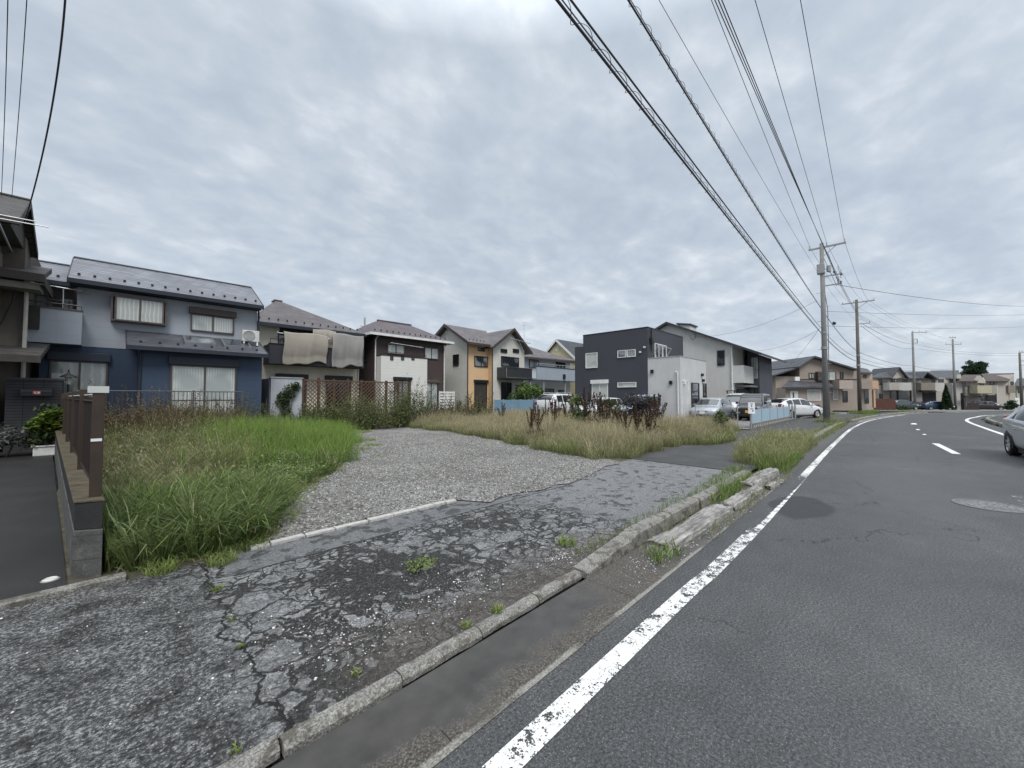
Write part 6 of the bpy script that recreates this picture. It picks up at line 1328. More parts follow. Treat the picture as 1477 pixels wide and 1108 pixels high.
# grey posts at the lot entrance
for k, X in enumerate((33.4, 34.6, 36.0, 38.5)):
    tag(MB().cyl(0, 0, -.03, 1.0, .05, n=10).lathe([(.056, .7), (.056, .8)], (0,0,0), n=10).build('bollard', GREY_M), None, 'bollard'); o = COL.objects[-1]; o.location = (X, 4.95, .05); tag(o, ('nearest', 'second', 'third', 'farthest')[k]+' grey bollard in the row past the light blue fence', 'bollard', 'bollards past the blue fence')
# small things before the far houses
def fbox(px0, py0, px1, py1, D, t): a = farpos(px0, D); return a, (px1-px0)/FPX*D, CAMZ+(573-py0)/FPX*D, CAMZ+(573-py1)/FPX*D
def far_fence(name, lab, px0, py0, px1, py1, D, mat, bars, cat='fence'):
    a, w, zt, zb = fbox(px0, py0, px1, py1, D, 0); e = empty(name, lab, cat, (a[0], a[1], 0), YAW); q = MB(); n = bars
    for k in range(n): q.box(w*k/n, w*(k+.82)/n, -.02, .02, zb, zt)
    q.build('slats', mat, e); MB().box(0, w, .022, .06, zt-.25, zt-.15).box(0, w, .022, .06, zb+.2, zb+.3).build('rails', mat, e); return e
far_fence('wooden_fence', 'red-brown wooden fence beyond the second utility pole', 1252, 575, 1291, 592.5, 60, plain('redbrown_wood', lin('5a3d35'), .8, .2, 3), 24)
far_fence('metal_fence', 'black metal slat fence left of the second utility pole', 1199, 577.5, 1236, 592, 50, BLACK, 22)
far_fence('gate', 'dark gate panels at the far carport right of the fourth pole', 1394, 581, 1412, 592, 66, plain('dark_gate', lin('40393a'), .7), 7, 'gate')
a, w, zt, zb = fbox(1207.5, 561, 1210, 590, 49, 0); tag(MB().cyl(0, 0, zb, zt, .07, n=8).lathe([(.085, zt-.02), (.05, zt+.06), (0, zt+.07)], (0,0,0), n=8).build('marker_post', WHITE_M), 'tall white post before the black metal fence', 'post'); COL.objects[-1].location = (*a, 0)
a = farpos(1187, 46); cn = empty('traffic_cone', 'small red traffic cone beside the nearest utility pole', 'traffic cone', (*a, zg(*a)+.03)); MB().cyl(0, 0, .03, .65, .15, .03, 12).build('cone', plain('cone_red', lin('a8442f'), .5), cn); MB().box(-.18, .18, -.18, .18, 0, .03).build('base', plain('cone_red', lin('a8442f'), .5), cn)
a = farpos(1165, 44); lw = empty('low_wall', 'low brown wall before the beige house', 'wall', (*a, zg(*a)), YAW); MB().box(-1.9, 1.4, -.1, .1, 0, .55).build('wall', plain('brown_low_wall', lin('5b5147'), .85, .25, 4), lw); MB().box(-1.93, 1.43, -.13, .13, .552, .60).build('coping', plain('low_wall_cap', lin('7a7268'), .85), lw)
for k, (px, D, hh, lab) in enumerate(((1250, 55, 1.15, 'white scooter-like tank beside the second utility pole'),)):
    a = farpos(px, D); e = empty('storage_tank', 'white storage tank with grey lid beside the second utility pole', 'tank', (*a, zg(*a)), YAW); MB().lathe([(.33, 0), (.36, .1), (.36, 1.0), (.28, 1.15)], (0,0,0), n=16).build('tank', WHITE_M, e, smooth=True); MB().lathe([(.30, 1.14), (.15, 1.26), (0, 1.28)], (0,0,0), n=14).build('lid', GREY_M, e)
a = farpos(1466.5, 62); e = empty('notice_board', 'white notice board on a post at the far right', 'sign', (*a, zg(*a)), YAW); zt = CAMZ+(573-574)/FPX*62-zg(*a); MB().box(-.34, .34, -.03, .03, zt-1.1, zt).build('board', WHITE_M, e); MB().cyl(0, .06, 0, zt, .04, n=8).build('post', GREY_M, e); MB().box(-.22, .22, -.034, -.031, zt-.5, zt-.44).box(-.22, .1, -.034, -.031, zt-.7, zt-.65).build('board_marks', plain('sign_grey', (.25,.26,.27), .6), e)
a = farpos(1228, 48.5); bk = empty('bicycle', 'bicycle leaning in front of the black metal fence', 'bicycle', (*a, zg(*a)+.02), YAW)
for x in (-.52, .52): MB().lathe([(.33, -.02), (.33, .02), (.30, .02), (.30, -.02), (.33, -.02)], (x, 0, .33), 'y', 20).build('wheel', TYRE, bk)
MB().tube([(-.52, 0, .33), (-.15, 0, .75), (.4, 0, .78), (.52, 0, .33)], .02, 5).tube([(-.52, 0, .33), (0, 0, .3), (.4, 0, .76)], .02, 5).tube([(0, 0, .3), (-.18, 0, .85)], .02, 5).build('frame', GREY_M, bk); MB().tube([(.42, 0, .75), (.38, 0, 1.0), (.3, -.25, 1.02)], .015, 5).tube([(.38, 0, 1.0), (.3, .25, 1.02)], .015, 5).build('handlebar', GREY_M, bk); MB().box(-.3, -.06, -.07, .07, .84, .9).build('saddle', BLACK, bk, bevel=.02)
# ================================================================== GRASS, WEEDS, SHRUBS, TREES, STONES
LEAF = vcol('leaf', .55, .3, .3); BLADE = vcol('grass_blade', .6, .3, .15); STONE = vcol('stone', .85, 0., .25)
def npmesh(name, V, F, C, mat, smooth=False):
    """V (n,3); F list of (k, m) index arrays; C (n,3) pigment"""
    me = bpy.data.meshes.new(name); me.vertices.add(len(V)); me.vertices.foreach_set('co', np.ascontiguousarray(V, np.float32).ravel())
    li = np.concatenate([f.ravel() for f in F]).astype(np.int32); tot = np.concatenate([np.full(len(f), f.shape[1], np.int32) for f in F])
    me.loops.add(len(li)); me.loops.foreach_set('vertex_index', li); me.polygons.add(len(tot))
    me.polygons.foreach_set('loop_start', np.r_[0, np.cumsum(tot)[:-1]].astype(np.int32)); me.polygons.foreach_set('loop_total', tot)
    at = me.attributes.new('pigment', 'FLOAT_COLOR', 'POINT'); at.data.foreach_set('color', np.c_[C, np.ones(len(C))].astype(np.float32).ravel())
    me.materials.append(mat); me.update(calc_edges=True)
    o = bpy.data.objects.new(name, me); COL.objects.link(o); return o
def inpoly(x, y, poly):
    c = np.zeros(len(x), bool); n = len(poly)
    for i in range(n):
        (x0, y0), (x1, y1) = poly[i], poly[(i+1) % n]
        if y0 == y1: continue
        k = ((y0 > y) != (y1 > y)) & (x < (x1-x0)*(y-y0)/(y1-y0)+x0); c ^= k
    return c
def vnoise(x, y, s, seed):               # smooth value noise, 0..1
    r = np.random.RandomState(seed); T = r.rand(64, 64); X, Y = x*s+100, y*s+100
    i, j = np.floor(X).astype(int), np.floor(Y).astype(int); u, v = X-i, Y-j; u, v = u*u*(3-2*u), v*v*(3-2*v)
    g = lambda a, b: T[a % 64, b % 64]
    return (g(i, j)*(1-u)+g(i+1, j)*u)*(1-v)+(g(i, j+1)*(1-u)+g(i+1, j+1)*u)*v
def scatter(poly, dens, rng, edge=.15):
    P = np.array(poly); lo, hi = P.min(0)-edge, P.max(0)+edge; n = int(dens*(hi[0]-lo[0])*(hi[1]-lo[1])); p = rng.rand(n, 2)*(hi-lo)+lo
    jx = (vnoise(p[:, 0], p[:, 1], 1.7, 5)-.5)*edge*4; jy = (vnoise(p[:, 0], p[:, 1], 1.7, 9)-.5)*edge*4
    return p[inpoly(p[:, 0]+jx, p[:, 1]+jy, poly)]
def blades(p, z, h, w, lean, col, rng, droop=.5, az=None, tipcol=None, head=0., headcol=None):
    n = len(p); a = rng.rand(n)*6.283 if az is None else az; d = np.stack([np.cos(a), np.sin(a)], 1); b = rng.rand(n)*6.283; s = np.stack([np.cos(b), np.sin(b)], 1)
    ts = np.array([0, .38, .72, 1.0]); V = np.zeros((n, 7, 3)); C = np.zeros((n, 7, 3)); tipcol = col if tipcol is None else tipcol
    for q, t in enumerate(ts):
        out = lean*h*(t**1.6); zz = h*(t - droop*lean*t**2.6)
        cx, cy = p[:, 0]+d[:, 0]*out, p[:, 1]+d[:, 1]*out
        ww = w*(1-.25*t) if q < 3 else 0*w
        if q < 3:
            for e, sg in enumerate((-1, 1)):
                V[:, 2*q+e] = np.stack([cx+s[:, 0]*ww*sg*.5, cy+s[:, 1]*ww*sg*.5, z+zz], 1); C[:, 2*q+e] = col*(1-t)+tipcol*t
        else: V[:, 6] = np.stack([cx, cy, z+zz], 1); C[:, 6] = tipcol
    base = (np.arange(n)*7)[:, None]
    F4 = np.concatenate([base+np.array([0, 1, 3, 2]), base+np.array([2, 3, 5, 4])]); F3 = base+np.array([4, 5, 6])
    V = V.reshape(-1, 3); C = C.reshape(-1, 3); FF = [F4, F3]
    if head > 0:                             # seed heads: small slanting spikelets at the tip
        k = np.where(rng.rand(n) < head)[0]; m = len(k)
        tip = V.reshape(n, 7, 3)[k, 6]; e = tip-V.reshape(n, 7, 3)[k, 4]; e /= np.linalg.norm(e, axis=1)[:, None]+1e-6
        hl = (.035+.05*rng.rand(m))[:, None]; sd = np.stack([s[k, 0], s[k, 1], 0*s[k, 0]], 1)*(.003+.004*rng.rand(m))[:, None]
        HV = np.stack([tip-e*hl*.2, tip+e*hl*.4+sd, tip+e*hl, tip+e*hl*.4-sd], 1).reshape(-1, 3); b0 = len(V)
        V = np.concatenate([V, HV]); C = np.concatenate([C, np.repeat(headcol[:m] if len(headcol) >= m else np.resize(headcol, (m, 3)), 4, 0)]); FF = [np.concatenate([F4, b0+(np.arange(m)*4)[:, None]+np.arange(4)]), F3]
    return V, FF, C
def leafquads(c, size, rng, col, up=.5):
    n = len(c); nrm = rng.randn(n, 3); nrm[:, 2] = np.abs(nrm[:, 2])+up; nrm /= np.linalg.norm(nrm, axis=1)[:, None]
    a = np.cross(nrm, rng.randn(n, 3)); a /= np.linalg.norm(a, axis=1)[:, None]+1e-9; b = np.cross(nrm, a); s = np.broadcast_to(size, (n,))[:, None]
    V = np.stack([c-a*s, c+b*s*.45-a*s*.1, c+a*s, c-b*s*.45-a*s*.1], 1).reshape(-1, 3); F = [(np.arange(n)*4)[:, None]+np.arange(4), np.zeros((0, 3), int)]
    return V, F, np.repeat(col, 4, 0)
def merge(*parts):
    V, F4, F3, C, b = [], [], [], [], 0
    for v, f, c in parts:
        V.append(v); C.append(c); F4.append(f[0]+b); F3.append(f[1]+b); b += len(v)
    return np.concatenate(V), [np.concatenate(F4), np.concatenate(F3)], np.concatenate(C)
def pal(rng, n, cols, wts, var=.18):
    c = np.array(cols)[rng.choice(len(cols), n, p=np.array(wts)/sum(wts))]; return np.clip(c*(1+var*rng.randn(n, 1))*(1+.06*rng.randn(n, 3)), .003, 1)
G_DK, G_MD, G_BR, G_YL, TAN, TAN2, BRN, RUST = (.062,.088,.030), (.125,.170,.056), (.185,.265,.070), (.28,.31,.12), (.44,.385,.25), (.32,.28,.17), (.125,.095,.060), (.15,.085,.055)
rng = np.random.RandomState(7)
# gentle mound under the grass of the lot
def mound(x, y): return .28*np.exp(-(((x-1.8)/2.0)**2+((y-14.5)/4.0)**2))
for nm in ('lot_ground',):
    me = bpy.data.objects[nm].data; V = np.zeros(len(me.vertices)*3, np.float32); me.vertices.foreach_get('co', V); V = V.reshape(-1, 3); V[:, 2] += mound(V[:, 0], V[:, 1])*(V[:, 1] > 5.2); me.vertices.foreach_set('co', V.ravel())
def zb(p): return .025 + mound(p[:, 0], p[:, 1])
LEFT = [(-.02, 4.90), (.3, 4.72), (.7, 4.72), (1.05, 4.85), (1.45, 5.35), (1.75, 6.2), (2.15, 6.9), (3.1, 8.2), (4.3, 10.5), (5.4, 13.2), (6.3, 16), (7.2, 19.3), (-.9, 19.3), (-.95, 17), (-.45, 10.5)]
def sub(p, cond): return p[cond(p[:, 0], p[:, 1])]
parts = []
# broad dark tussocks at the front
def tufts(cen, per, r0, h0, h1, w0, w1, cols, wts, tips, tw, zf, lean=(.3, .6), head=0., droop=.78):
    k = np.repeat(np.arange(len(cen)), per); n = len(k); a = rng.rand(n)*6.283; d = r0*np.sqrt(rng.rand(n)); p = cen[k]+np.stack([np.cos(a), np.sin(a)], 1)*d[:, None]
    sz = (.65+.6*rng.rand(len(cen)))[k]; tone = (.75+.5*rng.rand(len(cen)))[k][:, None]
    return blades(p, zf(p), (h0+(h1-h0)*rng.rand(n))*sz, w0+(w1-w0)*rng.rand(n), lean[0]+lean[1]*rng.rand(n), pal(rng, n, cols, wts)*tone, rng, droop, az=a+.5*rng.randn(n), tipcol=pal(rng, n, tips, tw)*tone, head=head, headcol=pal(rng, n, [TAN, TAN2], [1, 1]))
FRONT = [(.05, 4.85), (.7, 4.82), (1.05, 4.95), (1.45, 5.4), (1.75, 6.1), (1.5, 6.7), (-.05, 7.2)]
c = scatter(FRONT, 26, rng, .05); parts.append(tufts(c, 62, .06, .5, .92, .006, .013, [G_DK, G_MD, (.10,.15,.06)], [3, 5, 2], [G_MD, G_BR, (.26,.30,.15)], [3, 3, 2], zb))
c = scatter([(.05, 4.85), (.6, 4.8), (.9, 5.4), (.2, 5.9)], 22, rng, .02); parts.append(tufts(c, 50, .05, .55, .9, .007, .014, [G_DK, G_MD], [2, 4], [G_MD, (.24,.28,.14)], [3, 2], zb))
c = scatter(LEFT, 3.2, rng, .1); c = c[(c[:, 1] > 6.5) & (c[:, 1] < 15) & ~inpoly(c[:, 0], c[:, 1], [(1.0, 6.6), (1.7, 6.0), (2.2, 6.9), (3.2, 8.4), (4.3, 10.3), (3.2, 10.6), (1.6, 9.0)])]; parts.append(tufts(c, 60, .10, .45, 1.0, .003, .008, [G_DK, G_MD, (.15,.15,.07), TAN2], [2, 3, 3, 1], [G_MD, TAN, (.24,.24,.12)], [2, 2, 3], zb, head=.4))
c = np.array([(1.75, 6.35), (1.95, 6.5), (1.62, 5.7), (2.3, 7.0), (1.5, 5.45), (2.7, 7.6), (1.25, 5.05), (3.3, 8.3), (5.5, 12.4), (5.2, 11.2), (4.6, 10.5)]); parts.append(tufts(c, 70, .14, .08, .34, .004, .009, [G_MD, G_BR, (.16,.15,.07)], [3, 2, 2], [G_BR, G_YL, TAN], [2, 2, 1], zb, lean=(.5, .6)))
p = scatter(LEFT, 1300, rng, .08); p = sub(p, lambda x, y: (y < 7.4) & (vnoise(x, y, 2.2, 3) > .18)); n = len(p)
f = np.clip((7.4-p[:, 1])/2, 0, 1); cl = vnoise(p[:, 0], p[:, 1], 2.0, 31); edge = np.clip((p[:, 1]-4.72)/.5, .35, 1); edge *= np.where(p[:, 0] > 1.1, .6, 1)
tall = edge*(.45+.6*cl)
parts.append(blades(p, zb(p), (.25+.40*rng.rand(n))*tall+.05, .005+.006*rng.rand(n), .25+.75*rng.rand(n), pal(rng, n, [G_DK, G_MD, G_BR, TAN2], [3, 5, 1.6, .9]), rng, .72, tipcol=pal(rng, n, [G_MD, G_BR, G_YL], [5, 3, 1])))
# olive, seeding middle
p = scatter(LEFT, 1700, rng, .1); p = sub(p, lambda x, y: (y > 6.0) & (y < 14)); n = len(p); brt = 1/(1+np.exp(-((p[:, 0]-1.2-.24*(p[:, 1]-6))*2.2)))
CLOV = [(1.0, 6.6), (1.7, 6.0), (2.2, 6.9), (3.2, 8.4), (4.3, 10.3), (3.2, 10.6), (1.6, 9.0)]
k = (rng.rand(n) > brt) & ~(inpoly(p[:, 0], p[:, 1], CLOV) & (rng.rand(n) < .9)); p = p[k]; n = len(p)
parts.append(blades(p, zb(p), (.25+.5*rng.rand(n))*(.35+1.0*vnoise(p[:, 0], p[:, 1], 1.3, 8)), .003+.005*rng.rand(n), .15+.7*rng.rand(n), pal(rng, n, [G_DK, G_MD, (.125,.14,.058), TAN2], [2, 4, 4, 1.3]), rng, .6, tipcol=pal(rng, n, [G_MD, (.20,.21,.10), TAN, BRN], [4, 4, 1.6, .6]), head=.3, headcol=pal(rng, n, [TAN, TAN2, BRN], [3, 3, 1])))
# bright fresh grass
p = scatter(LEFT+[], 1500, rng, .30); b_ = np.exp(-(((p[:, 0]-4.4)/1.9)**2+((p[:, 1]-13.0)/3.4)**2)); p = p[(rng.rand(len(p)) < b_*1.15) & (p[:, 1] > 8.6)]; n = len(p)
parts.append(blades(p, zb(p), (.42+.50*rng.rand(n))*(.60+.75*vnoise(p[:, 0], p[:, 1], 1.1, 4)), .006+.005*rng.rand(n), .12+.45*rng.rand(n), pal(rng, n, [G_MD, G_BR, (.16,.29,.055)], [2, 4, 3], .12), rng, .55, tipcol=pal(rng, n, [G_BR, (.20,.32,.06), G_YL], [4, 4, 1], .12)))
# brownish tall weeds along the back
p = scatter(LEFT, 520, rng, .1); p = sub(p, lambda x, y: (y > 12.8+1.6*vnoise(x, y, .9, 41)) & (x < 2.6+1.6*vnoise(x, y, .8, 42))); n = len(p); 
parts.append(blades(p, zb(p), (.5+.8*rng.rand(n))*(.45+.95*vnoise(p[:, 0], p[:, 1], 1.0, 14)), .006+.007*rng.rand(n), .1+.5*rng.rand(n), pal(rng, n, [G_DK, (.075,.085,.035), BRN, RUST], [3, 4, 2.2, .8]), rng, .6, tipcol=pal(rng, n, [(.09,.09,.04), BRN, RUST, TAN2], [3, 3, 2, 2]), head=.35, headcol=pal(rng, n, [BRN, RUST, TAN2], [3, 1, 2])))
p = scatter(LEFT, 420, rng, .1); p = sub(p, lambda x, y: (y > 14.0)); n = len(p)
parts.append(blades(p, zb(p), (.4+.5*rng.rand(n)), .007+.006*rng.rand(n), .1+.5*rng.rand(n), pal(rng, n, [G_DK, G_MD, BRN], [3, 3, 1]), rng, .6))
c = scatter(LEFT, .9, rng, .1); k = np.repeat(np.arange(len(c)), 60); n = len(k); hh = (.25+.55*rng.rand(len(c)))[k]*np.clip((c[k, 1]-3.5)/8, .5, 1.3); a_ = rng.rand(n)*6.283; d_ = .22*np.sqrt(rng.rand(n)); q = c[k]+np.stack([np.cos(a_), np.sin(a_)], 1)*d_[:, None]
parts.append(leafquads(np.c_[q, zb(q)+hh*(.25+.75*rng.rand(n))], .018+.030*rng.rand(n), rng, pal(rng, n, [G_DK, G_MD, (.13,.14,.06), RUST], [3, 3, 2, .7])*(.75+.5*rng.rand(len(c)))[k][:, None], .7))
V, F, C = merge(*parts); V[:, 0] = np.maximum(V[:, 0], walld(V[:, 1])+.05); o = npmesh('tall_grass', V, F, C, BLADE); o['kind'] = 'stuff'
# low leafy clover patch with small white flowers
p = scatter([(1.0, 6.6), (1.7, 6.0), (2.2, 6.9), (3.2, 8.4), (4.3, 10.3), (3.2, 10.6), (1.6, 9.0)], 2600, rng, .15); n = len(p); h = .05+.22*rng.rand(n)*(.5+vnoise(p[:, 0], p[:, 1], 1.5, 2))
lv = leafquads(np.c_[p, zb(p)+h], .014+.022*rng.rand(n), rng, pal(rng, n, [G_MD, G_BR, G_DK], [4, 3, 2]), 1.)
q = p[rng.rand(n) < .25]; m = len(q); bl = blades(q, zb(q), .08+.25*rng.rand(m), .005+.004*rng.rand(m), .2+.5*rng.rand(m), pal(rng, m, [G_MD, G_BR], [1, 1]), rng)
q = p[rng.choice(n, 160)]; fl = leafquads(np.c_[q, zb(q)+.16+.16*rng.rand(160)], .016, rng, pal(rng, 160, [(.6,.6,.55)], [1], .05), 1.)
o = npmesh('clover_patch', *merge(lv, bl, fl), LEAF); o['kind'] = 'stuff'
# dry grass field on the right of the track
RIGHT = [(11.0, 21.9), (10.4, 14.4), (9.55, 9.9), (8.7, 7.3), (8.35, 5.35), (9.1, 4.75), (11.9, 4.95), (14.8, 4.15), (17.2, 4.35), (18.4, 4.9), (20.9, 5.2), (20.9, 23.5)]
p = scatter(RIGHT, 1100, rng, .14); dist = p[:, 0]*FW[0]+p[:, 1]*FW[1]; p = p[rng.rand(len(p)) < np.clip(16/dist, .35, 1)]; n = len(p)
cl = vnoise(p[:, 0], p[:, 1], .7, 21); fr = np.clip((p[:, 0]-8.0-.12*(p[:, 1]-5))/2.0, .35, 1); fr2 = np.clip((p[:, 1]-4.2)/1.0, .45, 1)
parts = [blades(p, np.full(n, .03), (.42+.6*rng.rand(n))*(.45+.8*cl)*fr*fr2*np.clip(1.15-.06*np.clip(p[:, 0]-12.5, 0, 9)*(p[:, 1] < 11), .55, 1), .004+.005*rng.rand(n), .1+.6*rng.rand(n), pal(rng, n, [(.15,.17,.07), TAN2, G_MD, (.22,.22,.11)], [3, 2, 2.6, 3]), rng, .6, tipcol=pal(rng, n, [(.48,.42,.28), (.56,.49,.34), TAN2, (.26,.265,.13)], [3, 2, 2.5, 3.5]), head=.45, headcol=pal(rng, n, [(.46,.40,.27), TAN, (.38,.29,.21)], [3, 3, 2]))]
p = scatter(RIGHT, 430, rng, .16); e = np.minimum(np.clip((p[:, 0]-8.3-.1*(p[:, 1]-5.)), 0, 9), np.clip(p[:, 1]-4.3, 0, 9)); p = p[rng.rand(len(p)) < np.exp(-e/1.3)+.18]; n = len(p)
parts.append(blades(p, np.full(n, .03), .16+.38*rng.rand(n), .007+.007*rng.rand(n), .2+.6*rng.rand(n), pal(rng, n, [G_DK, G_MD, G_BR], [2, 4, 2]), rng, .7, tipcol=pal(rng, n, [G_MD, G_BR, (.2,.21,.08)], [3, 3, 2])))
zf = lambda q: np.full(len(q), .03)
c = scatter(RIGHT, 1.5, rng, .1); c = c[(c[:, 0] < 16) | (c[:, 1] > 9)]; parts.append(tufts(c, 46, .12, .5, 1.12, .003, .008, [(.15,.17,.07), TAN2, (.22,.22,.11)], [2, 2, 3], [(.50,.44,.30), (.58,.50,.36), (.36,.26,.19)], [3, 3, 2], zf, lean=(.15, .5), head=.6))
c = scatter(RIGHT, .55, rng, .1); parts.append(tufts(c, 60, .16, .25, .75, .005, .010, [G_DK, G_MD, G_BR], [2, 4, 2], [G_MD, G_BR], [3, 3], zf, lean=(.2, .6)))
o = npmesh('dry_grass', *merge(*parts), BLADE); o['kind'] = 'stuff'
# weeds along the kerb, in the cracks and on the verge strips
def verge(name, poly, dens, h0, h1, cols, wts, tips, tw, head=.2, lab=None, zz=.03, wide=.006):
    p = scatter(poly, dens, rng, .04); n = len(p)
    if not n: return None
    c = vnoise(p[:, 0], p[:, 1], 2.5, 17)
    return blades(p, np.array([zg(*q) for q in p])+zz, (h0+(h1-h0)*rng.rand(n))*(.45+.9*c), wide*(.7+.9*rng.rand(n)), .15+.6*rng.rand(n), pal(rng, n, cols, wts), rng, .65, tipcol=pal(rng, n, tips, tw), head=head, headcol=pal(rng, max(n, 2), [TAN, TAN2], [1, 1]))
DRYC, DRYW, DT, DW = [(.18,.18,.08), TAN2, G_MD, G_BR], [2, 2, 3, 2], [TAN, TAN2, G_BR, (.24,.24,.10)], [3, 2, 3, 2]
GRC, GRW, GT, GTW = [G_DK, G_MD, G_BR], [1, 4, 3], [G_MD, G_BR, G_YL], [2, 4, 1.5]
vs = [verge('', [(10.0, 1.75), (16.5, 1.75), (17.3, 2.5), (17, 3.2), (13, 3.15), (10.3, 2.75)], 800, .2, .75, DRYC, DRYW, DT, DW, .4), verge('', [(9.6, 1.55), (12.5, 1.6), (12.5, 2.1), (9.7, 2.2)], 1100, .12, .4, GRC, GRW, GT, GTW, 0),
      verge('', [(6.2, 1.72), (8.6, 1.78), (8.6, 1.98), (6.2, 1.96)], 1500, .1, .34, GRC, GRW, GT, GTW, .1), verge('', [(3.7, 1.86), (6.2, 1.84), (6.2, 1.93), (3.7, 1.93)], 700, .06, .24, GRC, GRW, DT, DW, .1), verge('', [(3.55, 1.62), (4.1, 1.55), (4.15, 1.75), (3.7, 1.85)], 1300, .08, .28, GRC, GRW, GT, GTW, 0, wide=.008),
      verge('', [(4.6, 1.45), (9.6, 1.42), (9.6, 1.58), (4.6, 1.6)], 420, .03, .14, DRYC, DRYW, DT, DW, .1), verge('', [(3.2, 2.2), (9.6, 2.16), (9.9, 2.5), (5.5, 2.38), (3.3, 2.32)], 620, .03, .14, [G_MD, G_BR, (.16,.16,.05)], [3, 3, 2], GT, GTW, 0, zz=.04),
      verge('', [(17.4, 1.75), (30, 1.78), (30.5, 2.2), (26, 2.55), (17.6, 2.4)], 330, .08, .35, DRYC, DRYW, GT, GTW, .2), verge('', [(30.3, 2.2), (32.6, 2.1), (32.8, 3.3), (30.4, 3.5)], 420, .1, .45, GRC, GRW, DT, DW, .2), verge('', [(48, 1.2), (52, .6), (52.5, 2.6), (48.3, 3.0)], 260, .15, .55, GRC, GRW, GT, GTW, .1, wide=.012),
      verge('', [(33.5, 1.7), (47, .9), (47.4, 1.6), (33.6, 2.3)], 90, .08, .25, GRC, GRW, DT, DW, .1, wide=.012), verge('', [(39, 4.5), (47, 3.2), (48, 6.0), (40, 8.0)], 130, .12, .4, GRC, GRW, GT, GTW, 0, wide=.016), verge('', [(58.5, -1.0), (62, -3.2), (63.5, -1.5), (60, 1.0)], 60, .06, .22, GRC, GRW, GT, GTW, 0, wide=.02)]
for (x, y, r, h) in ((1.0, 2.20, .022, .035), (.62, 3.35, .020, .03), (.63, 3.95, .035, .05), (.60, 2.95, .012, .03), (1.72, 2.12, .04, .04), (2.0, 2.1, .05, .05), (.42, 2.11, .02, .03), (.76, 4.55, .12, .13), (.35, 4.72, .12, .12), (5.9, 12.0, .3, .1), (6.4, 13.5, .35, .12), (7.5, 17, .8, .15), (4.9, 9.6, .2, .05), (3.4, 2.5, .10, .1)):
    n = max(30, int(1400*r)); a = rng.rand(n)*6.283; q = np.c_[x+r*np.sqrt(rng.rand(n))*np.cos(a), y+r*np.sqrt(rng.rand(n))*np.sin(a)]
    vs.append(blades(q, np.full(n, .034), h*(.4+rng.rand(n)), .004+.004*rng.rand(n), .4+.6*rng.rand(n), pal(rng, n, [G_MD, G_BR, (.15,.17,.04)], [2, 3, 2]), rng, .6, tipcol=pal(rng, n, [G_BR, G_YL], [2, 2])))
o = npmesh('kerb_weeds', *merge(*[v for v in vs if v]), BLADE); o['kind'] = 'stuff'
n = 60; a = rng.rand(n)*6.283; r_ = .13*np.sqrt(rng.rand(n)); c = np.c_[1.92+r_*np.cos(a)*1.4, 3.05+r_*np.sin(a), .05+.05*rng.rand(n)]
n = 260; a = rng.rand(n)*6.283; r_ = .12*np.sqrt(rng.rand(n)); c = np.c_[2.02+r_*np.cos(a)*1.3, 3.12+r_*np.sin(a), .05+.055*rng.rand(n)]
tag(npmesh('ground_weed', *leafquads(c, .010+.010*rng.rand(n), rng, pal(rng, n, [G_BR, (.14,.16,.04), G_MD], [3, 2, 2]), .8), LEAF), 'small yellow-green weed sprouting from the middle of the cracked footpath', 'weed')

# loose stones
def stones(p, size, z, cols, wts, name):
    n = len(p); base = np.array([(1, 0, 0), (-1, 0, 0), (0, 1, 0), (0, -1, 0), (0, 0, 1), (0, 0, -.5)], float); tri = np.array([(0, 2, 4), (2, 1, 4), (1, 3, 4), (3, 0, 4), (2, 0, 5), (1, 2, 5), (3, 1, 5), (0, 3, 5)])
    a = rng.rand(n)*6.283; R3 = np.zeros((n, 2, 2)); R3[:, 0, 0] = np.cos(a); R3[:, 0, 1] = -np.sin(a); R3[:, 1, 0] = np.sin(a); R3[:, 1, 1] = np.cos(a)
    V = base[None]*(size[:, None, None]*np.stack([np.ones(n), .6+.4*rng.rand(n), .4+.4*rng.rand(n)], 1)[:, None, :])*(1+.35*rng.randn(n, 6, 1)*.6)
    V[:, :, :2] = np.einsum('nij,nkj->nki', R3, V[:, :, :2]); V += np.c_[p, z][:, None, :]
    o = npmesh(name, V.reshape(-1, 3), [((np.arange(n)*6)[:, None, None]+tri).reshape(-1, 3)], np.repeat(pal(rng, n, cols, wts, .2), 6, 0), STONE); o['kind'] = 'stuff'; return o
TRACK = [(1.3, 4.85), (3.6, 4.82), (4.0, 4.35), (6.6, 4.25), (8.4, 4.9), (8.9, 7), (9.5, 10), (10.5, 14), (7, 15), (5.2, 12.6), (3.2, 8.3), (1.9, 6.4)]
p = scatter(TRACK, 700, rng, .1); d = np.hypot(p[:, 0], p[:, 1]); p = p[rng.rand(len(p)) < np.clip(6.5/d, .25, 1)]; n = len(p)
stones(p, .008+.016*rng.rand(n)**2, np.full(n, .05), [(.17,.165,.155), (.30,.295,.285), (.48,.47,.45), (.10,.095,.085)], [3, 4, 2, 2], 'loose_gravel')
pp = []
for (cx, cy, sx, sy, m) in ((1.2, 2.55, .5, .28, 420), (2.1, 2.6, .55, .3, 300), (3.15, 2.35, .3, .14, 420), (.9, 2.9, .3, .4, 120), (2.6, 3.3, .8, .6, 130), (4.2, 1.62, 1.0, .1, 330), (0, 3.3, 1.2, .9, 90), (6.5, 1.52, 1.6, .06, 160), (1.2, 4.95, .5, .25, 200), (3.6, 1.75, .25, .12, 140)):
    pp.append(np.c_[cx+sx*rng.randn(m)*.6, cy+sy*rng.randn(m)*.6])
p = np.concatenate(pp); p = p[(p[:, 1] > 2.16) | ((p[:, 1] < 1.9) & (p[:, 0] > 3.0) & (p[:, 1] > 1.35))]; n = len(p)
